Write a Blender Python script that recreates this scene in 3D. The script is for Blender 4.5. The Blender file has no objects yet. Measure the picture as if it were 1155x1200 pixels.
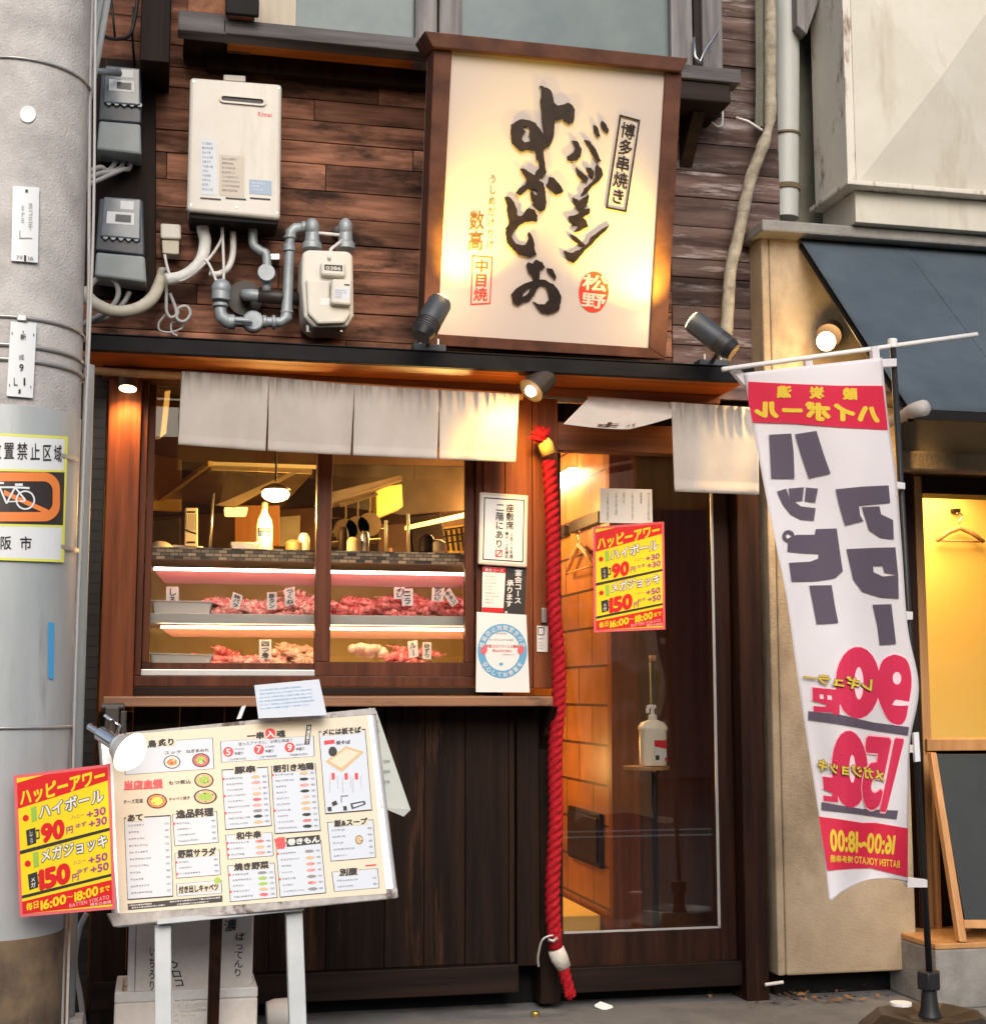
import bpy, bmesh, math, random
from mathutils import Vector, Matrix
from mathutils.geometry import tessellate_polygon
R = math.radians
S = bpy.context.scene
COL = S.collection
random.seed(11)

# ---------------------------------------------------------------- camera, sky, sun, exposure
F, CX, CY = 1714.0, 577.5, 600.0          # focal length in the photograph's pixels
YAW, PITCH = R(12.7), R(7.08)
CAM = Vector((0, -5, 1.07))
cd = bpy.data.cameras.new('camera'); cam = bpy.data.objects.new('camera', cd); COL.objects.link(cam)
cam.location = CAM; cam.rotation_euler = (math.pi/2 + PITCH, 0, -YAW)
cd.sensor_width = 36; cd.lens = F/1200*36; cd.clip_end = 300; cd.clip_start = .05
S.camera = cam
SUN_EL, SUN_AZ = R(34), R(186)            # soft light from above the street, behind the camera
w = bpy.data.worlds.new('World'); S.world = w; w.use_nodes = True
nt = w.node_tree; bg = nt.nodes['Background']
sky = nt.nodes.new('ShaderNodeTexSky'); sky.sky_type = 'NISHITA'; sky.sun_disc = False
sky.sun_elevation = SUN_EL; sky.sun_rotation = SUN_AZ; sky.dust_density = 4; sky.air_density = 1.0; sky.ozone_density = .6
nt.links.new(sky.outputs[0], bg.inputs[0]); bg.inputs[1].default_value = .13
sd = bpy.data.lights.new('sun', 'SUN'); sd.energy = 1.1; sd.angle = R(40); sd.color = (1, .98, .95)
sun = bpy.data.objects.new('sun', sd); COL.objects.link(sun); sun.location = (0, -6, 9)
d = Vector((math.sin(SUN_AZ)*math.cos(SUN_EL), math.cos(SUN_AZ)*math.cos(SUN_EL), math.sin(SUN_EL)))
sun.rotation_euler = d.to_track_quat('Z', 'Y').to_euler()
S.view_settings.view_transform = 'Standard'; S.view_settings.look = 'None'
S.view_settings.exposure = .36; S.view_settings.gamma = 1
S.cycles.use_denoising = True
S.cycles.max_bounces = 7; S.cycles.transparent_max_bounces = 16; S.cycles.sample_clamp_indirect = 4
S.cycles.caustics_reflective = False; S.cycles.caustics_refractive = False

# ---------------------------------------------------------------- turning a photograph pixel into a point of the place
FW = Vector((math.sin(YAW)*math.cos(PITCH), math.cos(YAW)*math.cos(PITCH), math.sin(PITCH)))
RT = Vector((math.cos(YAW), -math.sin(YAW), 0)); UP = RT.cross(FW)
def ray(x, y): return FW + RT*((x-CX)/F) - UP*((y-CY)/F)
def at(x, y, Y=0.0):
    r = ray(x, y); return CAM + r*((Y-CAM.y)/r.y)
class Plane:
    def __init__(s, a, b, c):
        s.p = Vector(a); s.n = (Vector(b)-s.p).cross(Vector(c)-s.p).normalized()
        if s.n.y > 0: s.n = -s.n
def pt(x, y, pl, off=0.0):
    if isinstance(pl, (int, float)): return at(x, y, pl-off)
    if isinstance(pl, Plane):
        r = ray(x, y); t = (pl.p + pl.n*off - CAM).dot(pl.n)/r.dot(pl.n); return CAM + r*t
    return pl(x, y, off)
def quad(q, pl, off=0.0): return [pt(x, y, pl, off) for x, y in q]
def qmap(q, pl, off=0.0):
    (ax, ay), (bx, by), (cx, cy), (dx, dy) = q
    def f(u, v):
        return pt((ax*(1-u)+bx*u)*(1-v)+(dx*(1-u)+cx*u)*v, (ay*(1-u)+by*u)*(1-v)+(dy*(1-u)+cy*u)*v, pl, off)
    return f
def rect(x0, y0, x1, y1): return [(x0, y0), (x1, y0), (x1, y1), (x0, y1)]

# ---------------------------------------------------------------- object helpers
def origin(o):
    p = Vector((0, 0, 0))
    while o: p = p + o.location; o = o.parent
    return p
def catmull(pts, n):
    out = []; m = len(pts)-1
    for i in range(m):
        a, b, c, d = pts[max(0, i-1)], pts[i], pts[i+1], pts[min(m, i+2)]
        for k in range(n):
            t = k/n; out.append(.5*((2*b)+(c-a)*t+(2*a-5*b+4*c-d)*t*t+(3*b-a-3*c+d)*t**3))
    return out+[pts[-1]]
class MB:
    def __init__(s): s.v = []; s.f = []
    def add(s, vs, fs):
        n = len(s.v); s.v += [Vector(p) for p in vs]; s.f += [tuple(n+i for i in f) for f in fs]; return s
    def hexa(s, a, b):
        n = len(a); return s.add(list(a)+list(b), [tuple(range(n)), tuple(range(2*n-1, n-1, -1))] + [((i+1) % n, i, n+i, n+(i+1) % n) for i in range(n)])
    def box(s, x0, x1, y0, y1, z0, z1):
        return s.hexa([(x0, y0, z1), (x1, y0, z1), (x1, y0, z0), (x0, y0, z0)], [(x0, y1, z1), (x1, y1, z1), (x1, y1, z0), (x0, y1, z0)])
    def slab(s, q, vec):
        vec = Vector(vec); return s.hexa(q, [Vector(p)+vec for p in q])
    def poly(s, pts): return s.add(pts, [tuple(range(len(pts)))])
    def holed(s, outer, holes, m, off0=0., off1=None):
        """outline in pixels (with holes) laid on a surface; off1 gives it thickness"""
        loops = [[Vector((x, y, 0)) for x, y in l] for l in [outer]+list(holes)]
        flat = [p for l in loops for p in l]; tri = tessellate_polygon(loops); n = len(flat)
        top = [m(p.x, p.y, off0 if off1 is None else off1) for p in flat]
        if off1 is None: return s.add(top, tri)
        fs = [tuple(t) for t in tri]; k = 0
        for l in loops:
            for i in range(len(l)): fs.append((k+i, k+(i+1) % len(l), n+k+(i+1) % len(l), n+k+i))
            k += len(l)
        return s.add(top + [m(p.x, p.y, off0) for p in flat], fs)
    def tube(s, pts, r, n=10, cap=True):
        pts = [Vector(p) for p in pts]
        if 4 <= len(pts) <= 20 and not isinstance(r, (list, tuple)): pts = catmull(pts, 6)
        k = len(pts); rs = r if isinstance(r, (list, tuple)) else [r]*k
        t0 = (pts[1]-pts[0]).normalized(); up = Vector((0, 0, 1)) if abs(t0.z) < .9 else Vector((0, 1, 0))
        a = t0.cross(up).normalized(); vs = []
        for i, p in enumerate(pts):
            t = (pts[min(i+1, k-1)]-pts[max(i-1, 0)]).normalized()
            a = (a - t*a.dot(t)).normalized(); b = t.cross(a)
            vs += [p + (a*math.cos(2*math.pi*j/n) + b*math.sin(2*math.pi*j/n))*rs[i] for j in range(n)]
        fs = [(i*n+j, i*n+(j+1) % n, (i+1)*n+(j+1) % n, (i+1)*n+j) for i in range(k-1) for j in range(n)]
        if cap: fs += [tuple(range(n-1, -1, -1)), tuple((k-1)*n+j for j in range(n))]
        return s.add(vs, fs)
    def lathe(s, prof, c, axis=(0, 0, 1), n=24, cap=True):
        c = Vector(c); axis = Vector(axis).normalized()
        a = axis.cross(Vector((0, 0, 1)) if abs(axis.z) < .9 else Vector((0, 1, 0))).normalized(); b = axis.cross(a)
        vs = [c + axis*h + (a*math.cos(2*math.pi*j/n)+b*math.sin(2*math.pi*j/n))*r for h, r in prof for j in range(n)]
        k = len(prof)
        fs = [(i*n+j, i*n+(j+1) % n, (i+1)*n+(j+1) % n, (i+1)*n+j) for i in range(k-1) for j in range(n)]
        if cap: fs += [tuple(range(n-1, -1, -1)), tuple((k-1)*n+j for j in range(n))]
        return s.add(vs, fs)
    def ball(s, c, r, n=10, jit=0):
        c = Vector(c); rx, ry, rz = r if isinstance(r, (tuple, list)) else (r, r, r)
        m = max(5, n//2+1); vs = []; 
        for i in range(m):
            th = math.pi*(i+.001)/(m-1+.002)
            for j in range(n):
                k = 1+random.uniform(-jit, jit); ph = 2*math.pi*j/n
                vs.append(c+Vector((rx*math.sin(th)*math.cos(ph)*k, ry*math.sin(th)*math.sin(ph)*k, rz*math.cos(th)*k)))
        return s.add(vs, [(i*n+j, i*n+(j+1) % n, (i+1)*n+(j+1) % n, (i+1)*n+j) for i in range(m-1) for j in range(n)])
    def grid(s, f, nu, nv):
        vs = [f(i/nu, j/nv) for j in range(nv+1) for i in range(nu+1)]
        return s.add(vs, [(j*(nu+1)+i, j*(nu+1)+i+1, (j+1)*(nu+1)+i+1, (j+1)*(nu+1)+i) for j in range(nv) for i in range(nu)])
    def text(s, st, f, bold=0.0, vert=False, gap=0.0):
        cells = []; p = 0.0
        asc = all(ord(c) < 256 for c in st)
        for c in st:
            g = glyph(c, 0); wd = 1.0 if ord(c) > 255 or vert else (g[3]-g[2]+.09 if g[0] else .3)
            cells.append((c, g, p, wd)); p += wd+gap
        p -= gap
        top, hh = (.74, .76) if asc and not vert else (.89, 1.02)
        for c, (vs, fs, x0, x1), o, wd in cells:
            if not vs: continue
            k = 1 if bold <= .004 else 5 if bold < .045 else 9
            for lay in range(k):
                an = lay*2.399; dx, dy = (0, 0) if lay == 0 else (bold*.8*math.cos(an), bold*.8*math.sin(an)); pts = []
                for x, y in vs:
                    x += dx; y += dy
                    if ord(c) < 256 or (wd < 1): x = x-x0+.045 + ((1-(x1-x0+.09))/2 if vert else 0)
                    if vert:
                        if c in 'ー〜～': x, y = (.88-y)-.0, .88-x
                        q = f(x, (o+.88-y)/p)
                    else: q = f((o+x)/p, (top-y)/hh)
                    pts.append(q+(CAM-q).normalized()*lay*.00011)
                s.add(pts, fs)
        return s
    def build(s, name, mat, parent=None, smooth=False, bev=0.0, solid=0.0, seg=2, sub=0):
        me = bpy.data.meshes.new(name)
        if parent: loc = origin(parent)
        else:
            xs = [p.x for p in s.v]; ys = [p.y for p in s.v]
            loc = Vector(((min(xs)+max(xs))/2, (min(ys)+max(ys))/2, min(p.z for p in s.v)))
        me.from_pydata([p-loc for p in s.v], [], s.f)
        bm = bmesh.new(); bm.from_mesh(me); bmesh.ops.recalc_face_normals(bm, faces=bm.faces); bm.to_mesh(me); bm.free()
        if smooth is True:
            for p in me.polygons: p.use_smooth = True
        elif smooth: me.set_sharp_from_angle(angle=R(smooth)); [setattr(p, 'use_smooth', True) for p in me.polygons]
        me.materials.append(mat)
        o = bpy.data.objects.new(name, me); COL.objects.link(o)
        if parent: o.parent = parent
        else: o.location = loc
        if solid:
            m = o.modifiers.new('thickness', 'SOLIDIFY'); m.thickness = solid; m.offset = 0
        if bev:
            m = o.modifiers.new('bevel', 'BEVEL'); m.width = bev; m.segments = seg; m.limit_method = 'ANGLE'; m.angle_limit = R(35)
        if sub:
            m = o.modifiers.new('subdivision', 'SUBSURF'); m.levels = sub; m.render_levels = sub
        return o
_gl = {}; _tc = bpy.data.curves.new('glyph', 'FONT'); _to = bpy.data.objects.new('glyph', _tc)
def glyph(c, bold):
    if (c, bold) not in _gl:
        _tc.body = c; _tc.offset = bold; _tc.resolution_u = 3
        m = _to.to_mesh(); vs = [(v.co.x, v.co.y) for v in m.vertices]; fs = [tuple(p.vertices) for p in m.polygons]
        xs = [x for x, y in vs] or [0]; _gl[(c, bold)] = (vs, fs, min(xs), max(xs)); _to.to_mesh_clear()
    return _gl[(c, bold)]
def tag(o, label, cat, group=None):
    o['label'] = label; o['category'] = cat
    if group: o['group'] = group
    return o
def thing(name, label, cat, loc, group=None):
    o = bpy.data.objects.new(name, None); COL.objects.link(o); o.location = Vector(loc); o.empty_display_size = .1
    return tag(o, label, cat, group)
def lab(o, t): o['label'] = t; return o
def lamp(parent, kind, loc, power, col, target=None, size=90, blend=.5, radius=.03):
    l = bpy.data.lights.new('light', kind); l.energy = power; l.color = col; l.shadow_soft_size = radius
    if kind == 'SPOT': l.spot_size = R(size); l.spot_blend = blend
    o = bpy.data.objects.new('light', l); COL.objects.link(o); o.parent = parent; o.location = Vector(loc)-origin(parent)
    if target is not None: o.rotation_euler = (Vector(loc)-Vector(target)).to_track_quat('Z', 'Y').to_euler()
    return o

# ---------------------------------------------------------------- materials
def mat(name, col, rough=.6, metal=0., col2=None, scale=8, lo=.35, hi=.65, stretch=(1, 1, 1), island=0., bump=0., bscale=None,
        wear=None, spec=.5, trans=0., emit=None, es=0., detail=6):
    m = bpy.data.materials.new(name); m.use_nodes = True; t = m.node_tree; n = t.nodes; L = t.links.new
    b = n['Principled BSDF']; b.inputs['Roughness'].default_value = rough; b.inputs['Metallic'].default_value = metal
    b.inputs['Specular IOR Level'].default_value = spec
    c4 = lambda c: (c[0], c[1], c[2], 1)
    if emit: b.inputs['Emission Color'].default_value = c4(emit); b.inputs['Emission Strength'].default_value = es
    b.inputs['Base Color'].default_value = c4(col)
    if col2 or bump or island or wear:
        tc = n.new('ShaderNodeTexCoord'); mp = n.new('ShaderNodeMapping'); mp.inputs['Scale'].default_value = stretch
        L(tc.outputs['Object'], mp.inputs['Vector']); vec = mp.outputs[0]
        geo = n.new('ShaderNodeNewGeometry')
        if island:
            ml = n.new('ShaderNodeVectorMath'); ml.operation = 'SCALE'; ml.inputs[0].default_value = (17, 31, 23); L(geo.outputs['Random Per Island'], ml.inputs['Scale'])
            ad = n.new('ShaderNodeVectorMath'); L(vec, ad.inputs[0]); L(ml.outputs[0], ad.inputs[1]); vec = ad.outputs[0]
        nz = n.new('ShaderNodeTexNoise'); nz.inputs['Scale'].default_value = scale; nz.inputs['Detail'].default_value = detail; nz.inputs['Roughness'].default_value = .62
        L(vec, nz.inputs['Vector'])
        out = None
        if col2:
            rp = n.new('ShaderNodeValToRGB'); rp.color_ramp.elements[0].position = lo; rp.color_ramp.elements[1].position = hi
            rp.color_ramp.elements[0].color = c4(col); rp.color_ramp.elements[1].color = c4(col2)
            L(nz.outputs[0], rp.inputs[0]); out = rp.outputs[0]
        if wear:
            wc, ws, wl, wh, wst = wear
            mp2 = n.new('ShaderNodeMapping'); mp2.inputs['Scale'].default_value = wst; L(tc.outputs['Object'], mp2.inputs['Vector'])
            v2 = mp2.outputs[0]
            if island:
                ad2 = n.new('ShaderNodeVectorMath'); L(v2, ad2.inputs[0]); L(ml.outputs[0], ad2.inputs[1]); v2 = ad2.outputs[0]
            n2 = n.new('ShaderNodeTexNoise'); n2.inputs['Scale'].default_value = ws; n2.inputs['Detail'].default_value = 8; n2.inputs['Roughness'].default_value = .7
            L(v2, n2.inputs['Vector'])
            r2 = n.new('ShaderNodeValToRGB'); r2.color_ramp.elements[0].position = wl; r2.color_ramp.elements[1].position = wh
            L(n2.outputs[0], r2.inputs[0])
            mx = n.new('ShaderNodeMix'); mx.data_type = 'RGBA'; L(r2.outputs[0], mx.inputs['Factor'])
            if out: L(out, mx.inputs['A'])
            else: mx.inputs['A'].default_value = c4(col)
            mx.inputs['B'].default_value = c4(wc); out = mx.outputs['Result']
        if island:
            mr = n.new('ShaderNodeMapRange'); mr.inputs['To Min'].default_value = 1-island; mr.inputs['To Max'].default_value = 1+island
            L(geo.outputs['Random Per Island'], mr.inputs['Value'])
            hs = n.new('ShaderNodeHueSaturation'); L(mr.outputs[0], hs.inputs['Value'])
            if out: L(out, hs.inputs['Color'])
            else: hs.inputs['Color'].default_value = c4(col)
            out = hs.outputs[0]
        if out: L(out, b.inputs['Base Color'])
        if bump:
            src = nz.outputs[0]
            if bscale:
                nb = n.new('ShaderNodeTexNoise'); nb.inputs['Scale'].default_value = bscale; nb.inputs['Detail'].default_value = 5; L(vec, nb.inputs['Vector']); src = nb.outputs[0]
            bp = n.new('ShaderNodeBump'); bp.inputs['Strength'].default_value = bump; bp.inputs['Distance'].default_value = .01
            L(src, bp.inputs['Height']); L(bp.outputs[0], b.inputs['Normal'])
    if trans:
        tr = n.new('ShaderNodeBsdfTranslucent'); tr.inputs[0].default_value = c4(col2 or col); mxs = n.new('ShaderNodeMixShader'); mxs.inputs[0].default_value = trans
        L(b.outputs[0], mxs.inputs[1]); L(tr.outputs[0], mxs.inputs[2]); L(mxs.outputs[0], n['Material Output'].inputs[0])
    return m
def glass(name, tint=(.985, .99, .985), ior=1.5, rough=0.0):
    m = bpy.data.materials.new(name); m.use_nodes = True; t = m.node_tree; n = t.nodes; L = t.links.new
    n.remove(n['Principled BSDF'])
    tr = n.new('ShaderNodeBsdfTransparent'); tr.inputs[0].default_value = (*tint, 1)
    gl = n.new('ShaderNodeBsdfGlossy'); gl.inputs['Roughness'].default_value = rough
    fr = n.new('ShaderNodeFresnel'); fr.inputs[0].default_value = ior
    mx = n.new('ShaderNodeMixShader'); L(fr.outputs[0], mx.inputs[0]); L(tr.outputs[0], mx.inputs[1]); L(gl.outputs[0], mx.inputs[2])
    L(mx.outputs[0], n['Material Output'].inputs[0]); return m
def tiled(name, c1, c2, mortar, bw, bh, ms=.006, side='X', rough=.5, bump=.4):
    m = bpy.data.materials.new(name); m.use_nodes = True; t = m.node_tree; n = t.nodes; L = t.links.new
    b = n['Principled BSDF']; b.inputs['Roughness'].default_value = rough
    tc = n.new('ShaderNodeTexCoord'); sp = n.new('ShaderNodeSeparateXYZ'); cb = n.new('ShaderNodeCombineXYZ'); L(tc.outputs['Object'], sp.inputs[0])
    L(sp.outputs[side], cb.inputs[0]); L(sp.outputs['Z'], cb.inputs[1])
    br = n.new('ShaderNodeTexBrick'); br.inputs['Color1'].default_value = (*c1, 1); br.inputs['Color2'].default_value = (*c2, 1); br.inputs['Mortar'].default_value = (*mortar, 1)
    br.inputs['Scale'].default_value = 1; br.inputs['Brick Width'].default_value = bw; br.inputs['Row Height'].default_value = bh; br.inputs['Mortar Size'].default_value = ms
    nz = n.new('ShaderNodeTexNoise'); nz.inputs['Scale'].default_value = 9; nz.inputs['Detail'].default_value = 6; L(tc.outputs['Object'], nz.inputs[0])
    mr = n.new('ShaderNodeMapRange'); mr.inputs['To Min'].default_value = .55; mr.inputs['To Max'].default_value = 1.4; L(nz.outputs[0], mr.inputs[0])
    hs = n.new('ShaderNodeHueSaturation'); L(mr.outputs[0], hs.inputs['Value']); L(br.outputs[0], hs.inputs['Color'])
    L(cb.outputs[0], br.inputs[0]); L(hs.outputs[0], b.inputs['Base Color'])
    bp = n.new('ShaderNodeBump'); bp.invert = True; bp.inputs['Strength'].default_value = bump; bp.inputs['Distance'].default_value = .01
    L(br.outputs[1], bp.inputs['Height']); L(bp.outputs[0], b.inputs['Normal']); return m
X1, Z1 = (.06, 1, 1), (1, 1, .06)
M = dict(
    plank=mat('weathered red brown planks', (.07, .029, .018), .85, spec=.2, col2=(.33, .155, .10), scale=22, stretch=(.09, 1, 1), island=.55, bump=.6, wear=((.024, .014, .011), 5, .47, .66, (.6, 1, 1.8))),
    plank_grey=mat('bleached grey planks', (.04, .024, .022), .85, spec=.25, col2=(.15, .10, .09), scale=22, stretch=(.09, 1, 1), island=.5, bump=.5, wear=((.34, .30, .30), 8, .53, .68, (.35, 1, 2.8))),
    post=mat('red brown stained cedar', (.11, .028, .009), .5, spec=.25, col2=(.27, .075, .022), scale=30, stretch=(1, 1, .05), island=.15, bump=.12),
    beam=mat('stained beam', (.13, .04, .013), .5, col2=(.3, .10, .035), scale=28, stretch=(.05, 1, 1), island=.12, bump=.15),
    soffit=mat('orange stained lamplit board', (.5, .13, .018), .5, col2=(.72, .22, .035), scale=26, stretch=(.05, 1, 1), island=.2, bump=.15),  # wood stain with orange lamplight put into its colour
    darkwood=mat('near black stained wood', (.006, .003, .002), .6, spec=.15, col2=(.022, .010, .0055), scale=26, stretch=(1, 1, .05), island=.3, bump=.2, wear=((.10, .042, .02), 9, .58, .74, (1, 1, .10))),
    darkrail=mat('dark stained rail', (.008, .0042, .003), .55, spec=.18, col2=(.024, .012, .008), scale=26, stretch=(.05, 1, 1), island=.2, bump=.15),
    door=mat('brown door wood', (.014, .005, .003), .5, spec=.2, col2=(.042, .015, .008), scale=26, stretch=(1, 1, .05), island=.15, bump=.12),
    sashw=mat('red brown window frame', (.05, .014, .007), .5, spec=.22, col2=(.13, .04, .018), scale=26, stretch=(1, 1, .05), island=.15, bump=.1),
    hallw=mat('brown hall panelling', (.11, .045, .025), .5, col2=(.22, .09, .05), scale=14, stretch=(1, 1, .06), bump=.1),
    grey=mat('weathered grey timber', (.11, .105, .11), .85, col2=(.3, .28, .28), scale=26, stretch=(1, 1, .06), island=.25, bump=.4, wear=((.06, .05, .05), 6, .55, .75, (1, 1, .3))),
    greyx=mat('weathered grey sill timber', (.045, .045, .05), .85, col2=(.16, .15, .155), scale=26, stretch=(.06, 1, 1), island=.2, bump=.4),
    black=mat('black painted metal', (.004, .004, .005), .6, spec=.15, col2=(.010, .010, .011), scale=14, bump=.05),
    blackp=mat('black plastic', (.015, .015, .017), .45, spec=.4),
    iron=mat('galvanised pipe', (.25, .29, .32), .5, .3, col2=(.36, .4, .43), scale=14, bump=.1),
    ivory=mat('ivory enamel', (.56, .53, .47), .38, col2=(.62, .6, .55), scale=4, bump=.02, wear=((.45, .41, .34), 7, .55, .8, (1.5, 1, .2))),
    cream=mat('cream cast housing', (.58, .56, .49), .42, col2=(.66, .64, .58), scale=9, bump=.05),
    meter_g=mat('grey meter cover', (.26, .3, .31), .45, col2=(.32, .36, .37), scale=9),
    meter_d=mat('dark blue meter face', (.03, .04, .058), .35, col2=(.055, .066, .085), scale=20),
    meter_c=mat('smoky meter hood', (.13, .16, .19), .15, col2=(.2, .24, .27), scale=6),
    cable=mat('grey cable sheath', (.42, .42, .42), .5), cable_b=mat('black cable', (.02, .02, .022), .5), cable_w=mat('white cable', (.68, .68, .66), .5),
    flex=mat('beige flexible conduit', (.52, .48, .38), .55, col2=(.6, .56, .46), scale=30),
    foil=mat('crumpled pipe wrap', (.62, .62, .6), .5, col2=(.8, .8, .78), scale=20, bump=.5),
    wrap=mat('taped pipe lagging', (.22, .19, .14), .8, col2=(.4, .36, .28), scale=18, bump=.5, wear=((.07, .06, .05), 9, .55, .8, (1, 1, 3))),
    drain=mat('painted drain pipe', (.38, .41, .40), .5, col2=(.46, .48, .47), scale=6, stretch=(1, 1, .3), wear=((.12, .1, .09), 16, .66, .72, (1, 1, .4))),
    stucco=mat('beige rendered wall', (.36, .275, .18), .9, col2=(.5, .40, .28), scale=3, bump=.35, bscale=120, wear=((.17, .125, .085), 2.6, .5, .74, (1.2, 1, .7))),
    stucco2=mat('grey render', (.13, .13, .10), .95, col2=(.2, .2, .16), scale=5, bump=.5, bscale=140),
    panelw=mat('off white painted panel', (.50, .48, .41), .6, col2=(.58, .56, .49), scale=3, bump=.05, wear=((.36, .30, .22), 5, .54, .78, (1.4, 1, .22))),
    panelr=mat('flaking painted edge', (.6, .57, .5), .7, col2=(.66, .63, .56), scale=3, wear=((.2, .13, .09), 12, .54, .64, (1, 1, .35))),
    concrete=mat('concrete step', (.2, .19, .18), .9, col2=(.3, .29, .27), scale=8, bump=.3, bscale=80),
    pole=mat('utility pole concrete', (.40, .385, .38), .9, col2=(.56, .545, .535), scale=9, bump=.4, bscale=170, wear=((.2, .175, .16), 4, .58, .8, (1, 1, .25))),
    sheet=mat('zinc protective sheet', (.36, .40, .42), .45, .25, col2=(.5, .53, .54), scale=4, stretch=(1, 1, .25), bump=.06, wear=((.22, .22, .22), 6, .57, .8, (2, 2, .3))),
    rust=mat('rusty stained pole foot', (.05, .04, .035), .8, col2=(.22, .15, .085), scale=6, bump=.4, wear=((.5, .33, .08), 5, .6, .75, (2, 2, .3))),
    strap=mat('steel strap', (.45, .45, .44), .4, .6), steel=mat('brushed steel', (.55, .55, .54), .3, .9, col2=(.65, .65, .64), scale=20),
    chrome=mat('chrome', (.75, .75, .74), .12, 1.), alu=mat('pale aluminium', (.62, .63, .63), .35, .6, col2=(.7, .7, .7), scale=12),
    white=mat('white paper', (.76, .75, .73), .6), paper_b=mat('pale blue printed paper', (.56, .62, .70), .45), cream_p=mat('cream printed sheet', (.66, .59, .45), .4),
    plate=mat('white enamel plate', (.72, .76, .79), .35), cloth=mat('off white linen', (.50, .465, .44), .9, col2=(.60, .57, .54), scale=5, bump=.18, bscale=380, trans=.22),
    flag=mat('white banner cloth', (.78, .77, .81), .75, col2=(.84, .83, .87), scale=3, trans=.33),
    flag_r=mat('banner red print', (.72, .02, .07), .75, trans=.3), flag_g=mat('banner grey print', (.115, .09, .13), .75, trans=.25),
    flag_y=mat('banner yellow print', (.85, .62, .05), .75, trans=.25),
    red=mat('red print', (.68, .018, .022), .3), pink=mat('pink red print', (.72, .12, .14), .5), yellow=mat('yellow print', (.86, .66, .02), .3),
    purple=mat('purple print', (.3, .04, .24), .5), green=mat('green print', (.3, .5, .06), .5), ink=mat('black ink', (.018, .016, .018), .55), grey_ink=mat('grey ink', (.25, .24, .25), .6),
    brush=mat('raised black lettering', (.016, .01, .009), .3, col2=(.03, .018, .014), scale=30), gold=mat('brown gold brush ink', (.13, .05, .008), .6), vermil=mat('vermilion ink', (.72, .045, .015), .5),
    sky_ink=mat('blue print', (.12, .36, .58), .5), orange=mat('orange print', (.8, .23, .05), .5), blueline=mat('blue chalk mark', (.05, .33, .68), .7),
    sign=mat('white sign sheet', (.58, .495, .44), .35, spec=.3), signbox=mat('white inside of sign box', (.8, .79, .76), .7),
    signframe=mat('red brown sign frame', (.06, .022, .013), .6, spec=.25, col2=(.125, .048, .028), scale=30, stretch=(.3, 1, .3), bump=.15),
    rope=mat('red rope yarn', (.30, .006, .012), .8, spec=.2, col2=(.46, .012, .022), scale=60, bump=.4, bscale=260), ropey=mat('yellow cord binding', (.75, .5, .08), .7, col2=(.8, .6, .15), scale=60), ropew=mat('white binding', (.55, .52, .46), .8, col2=(.65, .62, .56), scale=60, bump=.4),
    glass=glass('window glass'), glass_d=glass('door glass', (.985, .985, .98), 1.6), glass_c=glass('display case glass', (.97, .98, .98)),
    sky_glass=mat('sky tinted upper window glass', (.085, .13, .15), .15, col2=(.17, .21, .21), scale=1.6, spec=.25), curtain=mat('beige curtain', (.5, .45, .37), .9),  # upper panes: bluish sky reflection is put into their colour
    awning=mat('slate blue awning canvas', (.045, .066, .088), .85, col2=(.066, .09, .115), scale=4, bump=.2, bscale=300),
    asphalt=mat('asphalt', (.04, .04, .042), .9, col2=(.07, .07, .072), scale=30, bump=.5, bscale=180), pave=mat('grey pavement concrete', (.13, .13, .135), .9, col2=(.2, .2, .2), scale=6, bump=.4, bscale=120, wear=((.08, .08, .08), 3, .55, .75, (1, 1, 1))),
    paint=mat('road paint', (.7, .7, .68), .8), farwall=mat('far grey wall', (.16, .16, .17), .9, col2=(.2, .2, .21), scale=1), fardark=mat('far dark window', (.02, .025, .03), .2),
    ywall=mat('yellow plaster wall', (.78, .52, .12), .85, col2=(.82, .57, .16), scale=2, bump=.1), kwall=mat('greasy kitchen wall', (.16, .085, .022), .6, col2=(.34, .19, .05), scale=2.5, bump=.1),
    kdark=mat('dark kitchen ceiling', (.06, .035, .02), .7, col2=(.10, .06, .03), scale=6), hood=mat('stained steel hood', (.30, .22, .12), .35, .7, col2=(.42, .32, .18), scale=6), 
    caseedge=tiled('mosaic trim', (.02, .008, .004), (.55, .38, .22), (.015, .008, .005), .03, .012, .0012, rough=.35),
    dtile=tiled('dark wall tiles', (.02, .018, .018), (.035, .03, .028), (.012, .011, .011), .1, .035, .003, rough=.3), blocks=tiled('orange wood blocks', (.27, .095, .022), (.38, .155, .04), (.05, .018, .008), .42, .17, .006, 'Y', rough=.45),
    meat=mat('raw pink meat', (.72, .22, .20), .28, col2=(.85, .55, .48), scale=35, lo=.42, hi=.62, island=.2, bump=.2), meat2=mat('raw red meat', (.62, .11, .10), .25, col2=(.8, .34, .3), scale=35, lo=.4, hi=.65, island=.2, bump=.2), meat3=mat('pale chicken', (.74, .40, .27), .3, col2=(.84, .6, .44), scale=25, island=.15, bump=.2),
    bamboo=mat('bamboo stick', (.6, .42, .2), .6), foam=mat('white foam', (.78, .78, .78), .75, col2=(.72, .72, .72), scale=60, bump=.15, bscale=220), foamp=mat('beige carton side', (.80, .76, .72), .75, col2=(.74, .69, .65), scale=50, bump=.1),
    lwood=mat('pale orange wood', (.42, .2, .07), .5, col2=(.55, .29, .11), scale=30, stretch=(1, 1, .06), bump=.1), chalk=mat('chalkboard', (.012, .018, .022), .6, col2=(.02, .027, .03), scale=6),
    counter=mat('counter board', (.22, .10, .05), .4, col2=(.34, .17, .085), scale=28, stretch=(.05, 1, 1), bump=.12, wear=((.06, .035, .025), 7, .58, .72, (.5, 1, 1))),
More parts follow.
